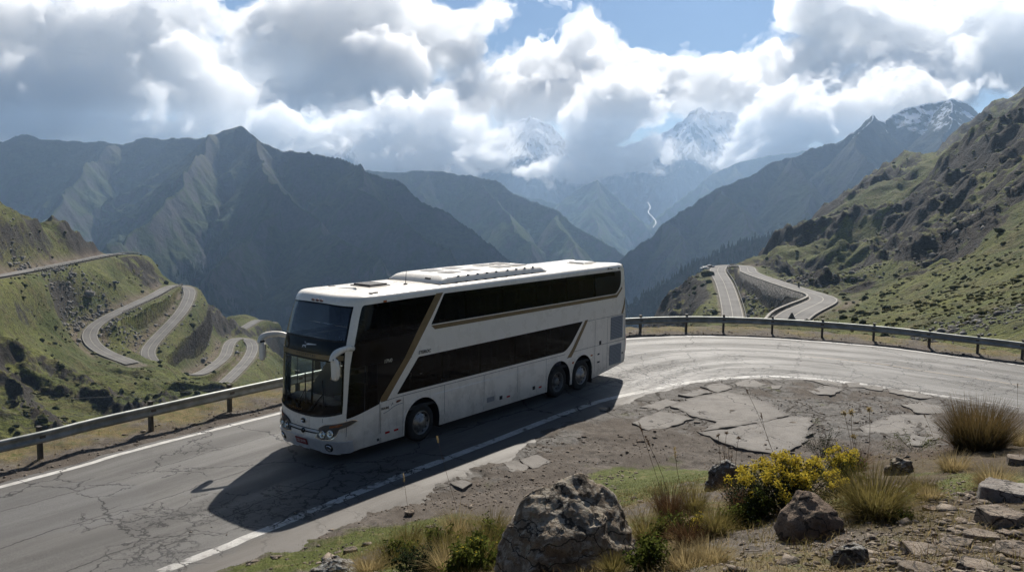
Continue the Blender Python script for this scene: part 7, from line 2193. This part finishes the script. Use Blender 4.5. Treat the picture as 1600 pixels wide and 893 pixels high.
# ---- tall single stalks with seed heads
def stalk(label, feet, tip, head=0.09, hr=0.012, mat=RUST, seed=0, kind="spike", depth=None):
    """feet on the ground under pixel feet; top at pixel tip at about the same distance"""
    q = on_ground(*feet); d = ray(*tip); T_ = Vector(CAM + d * (q.y / d[1])) - q
    r_ = np.random.RandomState(seed)
    e = empty("dry_stalk", q); tag(e, label, "dry stalk", "dry stalks on the bank")
    bm = bmesh.new(); prev = Vector((0, 0, -.03)); side_ = Vector((r_.uniform(-.05, .05), r_.uniform(-.05, .05), 0))
    ptsq = [prev] + [T_ * t + side_ * math.sin(t * 3.14) for t in (.25, .5, .75, 1.0)]
    for a_, b_ in zip(ptsq[:-1], ptsq[1:]): rod(bm, a_, b_, 0.0035)
    bm_obj("stem", bm, simple_mat("dry_stem", (0.13, 0.085, 0.05), .9), e)
    u_ = (ptsq[-1] - ptsq[-2]).normalized()
    n = 70 if kind == "spike" else 40
    t_ = r_.rand(n)
    if kind == "spike":
        pos_ = np.array([tuple(T_ + u_ * (x - .5) * head) for x in t_]) + r_.normal(0, hr * .45, (n, 3))
        dr = np.array([tuple(u_)]) + r_.normal(0, .5, (n, 3))
    else:
        pos_ = np.array([tuple(T_)] * n) + r_.normal(0, hr * .4, (n, 3)); dr = r_.normal(0, 1, (n, 3))
    plant_mesh("seed_head", leaves(n, pos_, dr, hr * 2.2, hr * .8, seed, 0), mat, e)
    return e
for i, (x_, y_, w_, h_, m_, c_, lb) in enumerate((
    (575, 893, 70, 40, STRAW, OLIVE, "pale grass clump above the stone at the bottom edge"),
    (640, 858, 70, 52, OLIVE, STRAW, "tall green grass behind the low clump left of the boulder"),
    (715, 838, 76, 56, STRAW, OLIVE, "straw grass at the back left of the boulder"),
    (770, 840, 50, 60, OLIVE, RUST, "grass leaning on the left shoulder of the boulder"),
    (700, 893, 80, 64, STRAW, OLIVE, "straw grass at the bottom edge left of the boulder"),
    (1010, 845, 50, 60, OLIVE, RUST, "green grass at the right shoulder of the boulder"),
    (1075, 850, 70, 60, RUST, STRAW, "rust brown grass below the turf patch"),
    (1110, 880, 90, 46, STRAW, OLIVE, "pale straw grass on the soil left of the brown rock"),
    (1160, 800, 60, 70, RUST, OLIVE, "tall rusty grass at the left side of the yellow bush"),
    (1085, 800, 50, 54, OLIVE, RUST, "thin green grass at the right end of the turf patch"),
    (1330, 735, 60, 50, RUST, OLIVE, "dry reddish grass behind the straw tussock"),
    (1490, 735, 70, 34, STRAW, OLIVE, "low straw grass left of the small tussock under the rush clump"),
    (1440, 770, 60, 30, OLIVE, STRAW, "low green grass right of the straw tussock"),
    (960, 893, 60, 40, OLIVE, STRAW, "grass growing at the bottom edge right under the boulder"))):
    tussock(lb, x_, y_, w_, h_, 520, m_, 200 + i, c_, lean=.5, curl=.7)
stalk("tan seed spike standing over the road edge left of the boulder", (640, 812), (631, 746), .16, .014, STRAW, 1)
stalk("bent pale grass spike in front of the front wheel", (716, 800), (684, 686), .14, .012, STRAW, 2)
stalk("tall dark spike leaning left above the boulder", (1040, 790), (1001, 668), .2, .012, RUST, 3)
stalk("second dark spike just right of the leaning one", (1050, 800), (1012, 690), .16, .012, RUST, 4)
stalk("tan spike above the green turf patch", (1075, 795), (1055, 708), .16, .014, STRAW, 5)
stalk("tall bare branching stem over the pale slab", (1215, 730), (1168, 612), .1, .012, RUST, 6)
stalk("second bare stem crossing the pale slab", (1222, 735), (1190, 650), .1, .012, RUST, 7)
stalk("pale flower head left of the pair over the lay-by", (1335, 735), (1319, 645), .05, .026, STRAW, 8, "ball")
stalk("pale flower head right of the pair over the lay-by", (1345, 735), (1330, 644), .05, .026, STRAW, 9, "ball")
stalk("single pale flower head standing right of the pair", (1350, 740), (1358, 639), .05, .026, STRAW, 10, "ball")
stalk("small flower head below the pair", (1352, 745), (1334, 682), .05, .022, STRAW, 11, "ball")
stalk("tallest stalk at the right edge against the road", (1597, 690), (1590, 602), .1, .012, RUST, 12)
stalk("thin stalk left of the rush clump", (1462, 700), (1445, 650), .06, .014, RUST, 13)
for i, (a_, b_, lb) in enumerate((((1130, 770), (1122, 680), "leftmost of three dark stems left of the yellow bush"), ((1138, 770), (1135, 676), "middle of three dark stems left of the yellow bush"), ((1150, 770), (1154, 684), "rightmost of three dark stems left of the yellow bush"))):
    stalk(lb, a_, b_, .05, .016, RUST, 20 + i, "ball")

# ---- short grass: moss turf, dry turf on the bank, dry tufts on the outer verge
def turf(name, xy, hgt, wid, mat, seed, lean=.5, curl=.6, seg=2):
    z, s = near_height(xy[:, 0], xy[:, 1])
    z = z - np.where(s > 2.6, sstep(2.6, 5.5, s) * (1.2 + 0.55 * np.clip(s - 2.6, 0, 9)), 0)
    pl = np.c_[xy, z - .004]
    o = plant_mesh(name, blades(len(xy), pl, hgt, wid, lean, curl, seg, seed), mat)
    return tag(o, kind="stuff")
def field(n, x0, x1, y0, y1, mask, seed):
    r_ = np.random.RandomState(seed); xy = np.stack([r_.uniform(x0, x1, n), r_.uniform(y0, y1, n)], 1)
    dn_ = poly_dist(xy[:, 0], xy[:, 1], NEARc[::2])[0]
    nzz = fbm2(xy[:, 0] / 1.6, xy[:, 1] / 1.6, 5, 51)
    return xy[(dn_ < -0.35) & (mask(xy, nzz) > r_.rand(n))]
def moss_mask(xy, nzz):
    X, Y = xy.T
    m_ = blob(X, Y, 1020, 762, 1.9, 2.3, 1.25) + blob(X, Y, 960, 800, 1.6, 1.6, 1.0, 0.8) + blob(X, Y, 1060, 735, 1.2, 1.0, .9) + blob(X, Y, 620, 835, 2.2, 1.3, .8) + blob(X, Y, 480, 865, 2.0, 1.0, .8)
    for q in ((-6.2, 11.5, 4, 1.5), (-2.5, 12.5, 2.4, 1.3), (0.2, 12.2, 2, 1.2), (6.1, 10.8, 1.0, .8), (7.6, 10.4, 1.0, .7), (4.6, 10.5, 1.2, .8)):
        m_ = m_ + 0.85 * np.exp(-(((X - q[0]) / q[2]) ** 2 + ((Y - q[1]) / q[3]) ** 2))
    return sstep(0.38, 0.72, m_ + 0.32 * nzz)
turf("turf", field(90000, -7, 9, 8, 18, moss_mask, 1), 0.042, 0.006, MOSSG, 1, .5, .5)
turf("dry_grass", field(16000, -7, 10, 6, 17, lambda xy, nz_: sstep(-.1, .5, nz_ + .15) * .9 * sstep(.1, .6, bank(xy[:, 0], xy[:, 1])) * (1 - .75 * sstep(2.5, 4.2, xy[:, 0] - .06 * xy[:, 1])), 2), 0.10, 0.005, STRAW, 2, .6, .8, 3)
turf("green_grass", field(12000, -6, 9, 6, 16, lambda xy, nz_: sstep(-.2, .4, -nz_) * .8 * sstep(.3, .8, bank(xy[:, 0], xy[:, 1])) * (1 - .8 * sstep(2.5, 4.2, xy[:, 0] - .06 * xy[:, 1])), 3), 0.12, 0.006, OLIVE, 3, .5, .7, 3)
r_ = np.random.RandomState(9)
def verge(n, lo, hi, seed, thr):
    r_ = np.random.RandomState(seed); i_ = r_.randint(16, len(FARc) - 30, n); o_ = r_.uniform(lo, hi, n)
    t_ = np.gradient(FARc, axis=0); t_ /= np.linalg.norm(t_, axis=1)[:, None]
    xy = FARc[i_] + np.stack([-t_[i_, 1], t_[i_, 0]], 1) * o_[:, None] + r_.normal(0, .15, (n, 2))
    cl = fbm2(xy[:, 0] / .9, xy[:, 1] / .9, 4, 13)
    return xy[cl > thr]
turf("dry_grass", verge(34000, .9, 4.2, 4, 0.02), 0.15, 0.006, STRAW, 4, .6, .8, 3)
turf("green_grass", verge(14000, 1.0, 4.2, 5, 0.15), 0.13, 0.006, OLIVE, 5, .6, .8, 3)
turf("dry_grass", field(30000, -3, 7.5, 6.5, 16.5, lambda xy, nz_: sstep(-.3, .3, fbm2(xy[:, 0] / .7, xy[:, 1] / .7, 4, 17)) * sstep(.15, .6, bank(xy[:, 0], xy[:, 1])) * (1 - .9 * sstep(3.4, 5.2, xy[:, 0] - .06 * xy[:, 1])), 7), 0.15, 0.005, STRAW, 7, .7, .9, 3)
turf("green_grass", field(26000, -3, 7.5, 6.5, 16.5, lambda xy, nz_: sstep(-.2, .4, fbm2(xy[:, 0] / .6, xy[:, 1] / .6, 4, 27)) * sstep(.15, .6, bank(xy[:, 0], xy[:, 1])) * (1 - .9 * sstep(3.4, 5.2, xy[:, 0] - .06 * xy[:, 1])), 8), 0.16, 0.006, OLIVE, 8, .6, .8, 3)
turf("withered_grass", field(9000, -1, 7.5, 6.5, 14, lambda xy, nz_: sstep(0, .5, fbm2(xy[:, 0] / .6, xy[:, 1] / .6, 4, 37)) * sstep(.3, .8, bank(xy[:, 0], xy[:, 1])) * (1 - .9 * sstep(3.4, 5.2, xy[:, 0] - .06 * xy[:, 1])), 9), 0.20, 0.005, RUST, 9, .5, .8, 3)
# twigs and dead stems lying on the soil
tw = bmesh.new()
for _ in range(90):
    q = on_ground(rf_.uniform(1060, 1600), rf_.uniform(780, 890)); a_ = rf_.uniform(0, 6.28); L = rf_.uniform(.06, .3)
    q2 = Vector((q.x + math.cos(a_) * L, q.y + math.sin(a_) * L, 0)); q2.z = ground_z(q2.x, q2.y) + .015
    rod(tw, q + Vector((0, 0, .012)), q2, rf_.uniform(.002, .005))
tag(bm_obj("dead_twigs", tw, simple_mat("bleached_twig", (0.24, 0.18, 0.12), .9)), kind="stuff")

# ---- the two power cables sagging over the left valley
CAB = simple_mat("dark_cable", (0.02, 0.02, 0.02), .6)
for lb, a_, b_ in (("upper of two thin cables crossing the left valley", (-200, 628, 140), (700, 545, 330)), ("lower of two thin cables crossing the left valley", (-200, 662, 138), (700, 560, 328))):
    A = P(*a_); B = P(*b_); bm = bmesh.new(); pr_ = None
    for t in np.linspace(0, 1, 40):
        q = Vector(A * (1 - t) + B * t) - Vector((0, 0, 5 * 4 * t * (1 - t)))
        if pr_ is not None: rod(bm, pr_, q, 0.028)
        pr_ = q
    tag(bm_obj("power_cable", bm, CAB), lb, "cable", "power cables over the valley")
print("foreground", round(time.time() - t1, 1))
# ------------------------------------------------------------------ the clouds
def cloud(label, blobs, seed, density=0.0035, h=24, kids=(24, 5), amp=1.0):
    (V, Q), (V2, Q2) = puff_cloud(blobs, h, seed, kids, amp=amp, fringe=True)
    o = link("cloud", np_mesh("cloud", V, Q), cloud_mat(density * 1.45, 0.5))
    link("fringe", np_mesh("fringe", V2, Q2), cloud_mat(density * 0.32, 0.5), o)      # thin torn outer vapour
    return tag(o, label, "cloud", "clouds over the mountains")
t1 = time.time()
FARC = 16200      # the tall cumulus stand beyond the snow peaks, the low ones before them
cloud("dark grey cloud bank lying on the crest at the left edge", [(60, 95, 11800, 150, 80, .6), (190, 70, 12000, 120, 75, .6), (120, 165, 11300, 190, 42, .8), (270, 130, 11600, 80, 64, .6), (280, 205, 11000, 110, 24), (20, 40, 12200, 70, 50), (-120, 100, 12200, 130, 100), (180, 15, 12400, 130, 45, .6), (330, 160, 11300, 50, 36)], 3, 0.0030, 24, (40, 6))
cloud("huge sunlit white cumulus above the pointed left summit", [(540, 60, FARC, 120, 78, .5), (430, 95, 15800, 95, 60, .5), (640, 75, FARC, 105, 60, .5), (520, 150, 15300, 120, 42, .6), (400, 165, 15000, 90, 30), (560, 10, 16600, 110, 42, .5), (680, 140, 15800, 90, 48, .5), (470, 30, 16400, 60, 40), (600, 120, 15100, 60, 34), (360, 95, 15600, 40, 30)], 5, 0.0022, 34, (44, 7))
cloud("small white cloud clinging to the left ridge below its summit", [(440, 205, 9950, 40, 24), (472, 222, 9900, 42, 19), (422, 186, 10000, 26, 18), (455, 182, 10050, 24, 16)], 8, 0.006, 15, (30, 6))
cloud("bright rounded cloud low over the dark saddle", [(610, 212, 9950, 54, 30), (690, 240, 9850, 60, 22), (740, 247, 9800, 40, 18), (650, 190, 10100, 62, 32), (585, 240, 9800, 44, 18), (640, 248, 9800, 60, 14), (560, 220, 10000, 26, 20), (520, 226, 10000, 44, 24), (720, 222, 9950, 44, 24)], 11, 0.0052, 16, (34, 6))
cloud("white cumulus heap with round top left of the blue gap", [(850, 110, 15600, 80, 48, .6), (790, 120, 15500, 66, 48, .6), (900, 95, 15800, 50, 38), (820, 160, 15000, 75, 28), (740, 172, 14800, 60, 28), (880, 150, 15000, 44, 30)], 13, 0.0028, 32, (44, 7))
cloud("white cloud tongue hanging between the two snow peaks", [(948, 188, 10300, 50, 44), (938, 236, 10000, 44, 30), (1010, 230, 10000, 46, 15), (905, 262, 9900, 32, 11), (985, 160, 10600, 56, 36), (925, 205, 10200, 36, 34), (900, 175, 10500, 26, 22)], 17, 0.0052, 16, (36, 6))
cloud("long bright cloud bank stretching behind the snow peak", [(1030, 132, 14600, 80, 30), (1120, 128, 14700, 80, 30), (1190, 138, 14600, 66, 38), (1080, 146, 14500, 100, 20), (975, 130, 14600, 50, 30), (1245, 150, 14400, 50, 40)], 19, 0.004, 28, (40, 7))
cloud("white cloud spilling over the shoulder right of the snow peak", [(1215, 200, 10500, 44, 30), (1190, 236, 10200, 40, 18), (1160, 255, 10050, 26, 11), (1250, 175, 10800, 44, 32), (1225, 232, 10200, 36, 18)], 20, 0.0052, 16, (34, 6))
cloud("towering grey bellied cumulus above the right summits", [(1340, 40, FARC, 100, 62, .6), (1430, 75, 15600, 105, 56, .7), (1290, 100, 15800, 64, 48, .6), (1520, 105, 15200, 105, 40, .7), (1270, 20, 16400, 45, 40), (1400, 130, 14600, 105, 32), (1560, 40, FARC, 90, 50), (1640, 110, 15500, 90, 60)], 23, 0.0023, 34, (44, 7))
cloud("grey ragged cloud cap resting on the rocky right summit", [(1430, 142, 10400, 60, 20), (1370, 150, 10600, 50, 22), (1320, 172, 10500, 46, 26), (1480, 138, 10500, 44, 14), (1290, 200, 10300, 30, 18)], 24, 0.005, 17, (34, 6))
cloud("thin bright mist joining the clouds between the snow peaks", [(560, 200, 11200, 150, 36, .5), (760, 190, 11400, 130, 34, .5), (900, 165, 11500, 110, 40, .5), (1130, 170, 11500, 110, 24, .5), (690, 225, 10900, 110, 22, .5), (400, 200, 10900, 60, 24, .6)], 41, 0.0003, 30, (16, 3))
cloud("tiny white cloud wisp under the left snow peak", [(845, 261, 9800, 13, 6), (838, 263, 9800, 9, 4)], 29, 0.008, 8)
# broken cloud high over the near side of the left mountain: it lies above the frame and shades the flanks below it
def high_cloud(label, lumps_, seed, density):
    pts_ = []
    for (x, y, z, rx, rz) in lumps_:
        # same table as the others: sight-line coordinates of the given place
        d = np.array([x, y, z]) - CAM; k = FPX / (d @ _F)
        pts_.append((800 + k * (d @ _R2), 446.5 - k * (d @ _U2), y, rx * FPX / y, rz * FPX / y, 1.6))
    V, Q = puff_cloud(pts_, 70, seed, (16, 3))
    return tag(link("cloud", np_mesh("cloud", V, Q), cloud_mat(density * 1.5, 0.5)), label, "cloud", "clouds over the mountains")
high_cloud("grey cloud overhead that shades the mountains below", [(-2500, 5600, 2500, 800, 220), (-2600, 7000, 2600, 900, 240), (-900, 6700, 2600, 460, 200), (-3600, 6200, 2600, 900, 240), (-1500, 5500, 2450, 380, 160), (-200, 5600, 2500, 360, 160), (700, 7800, 2600, 600, 200), (-700, 8600, 2700, 700, 220), (2300, 7600, 2600, 500, 200)], 31, 0.0014)
print("clouds", round(time.time() - t1, 1))
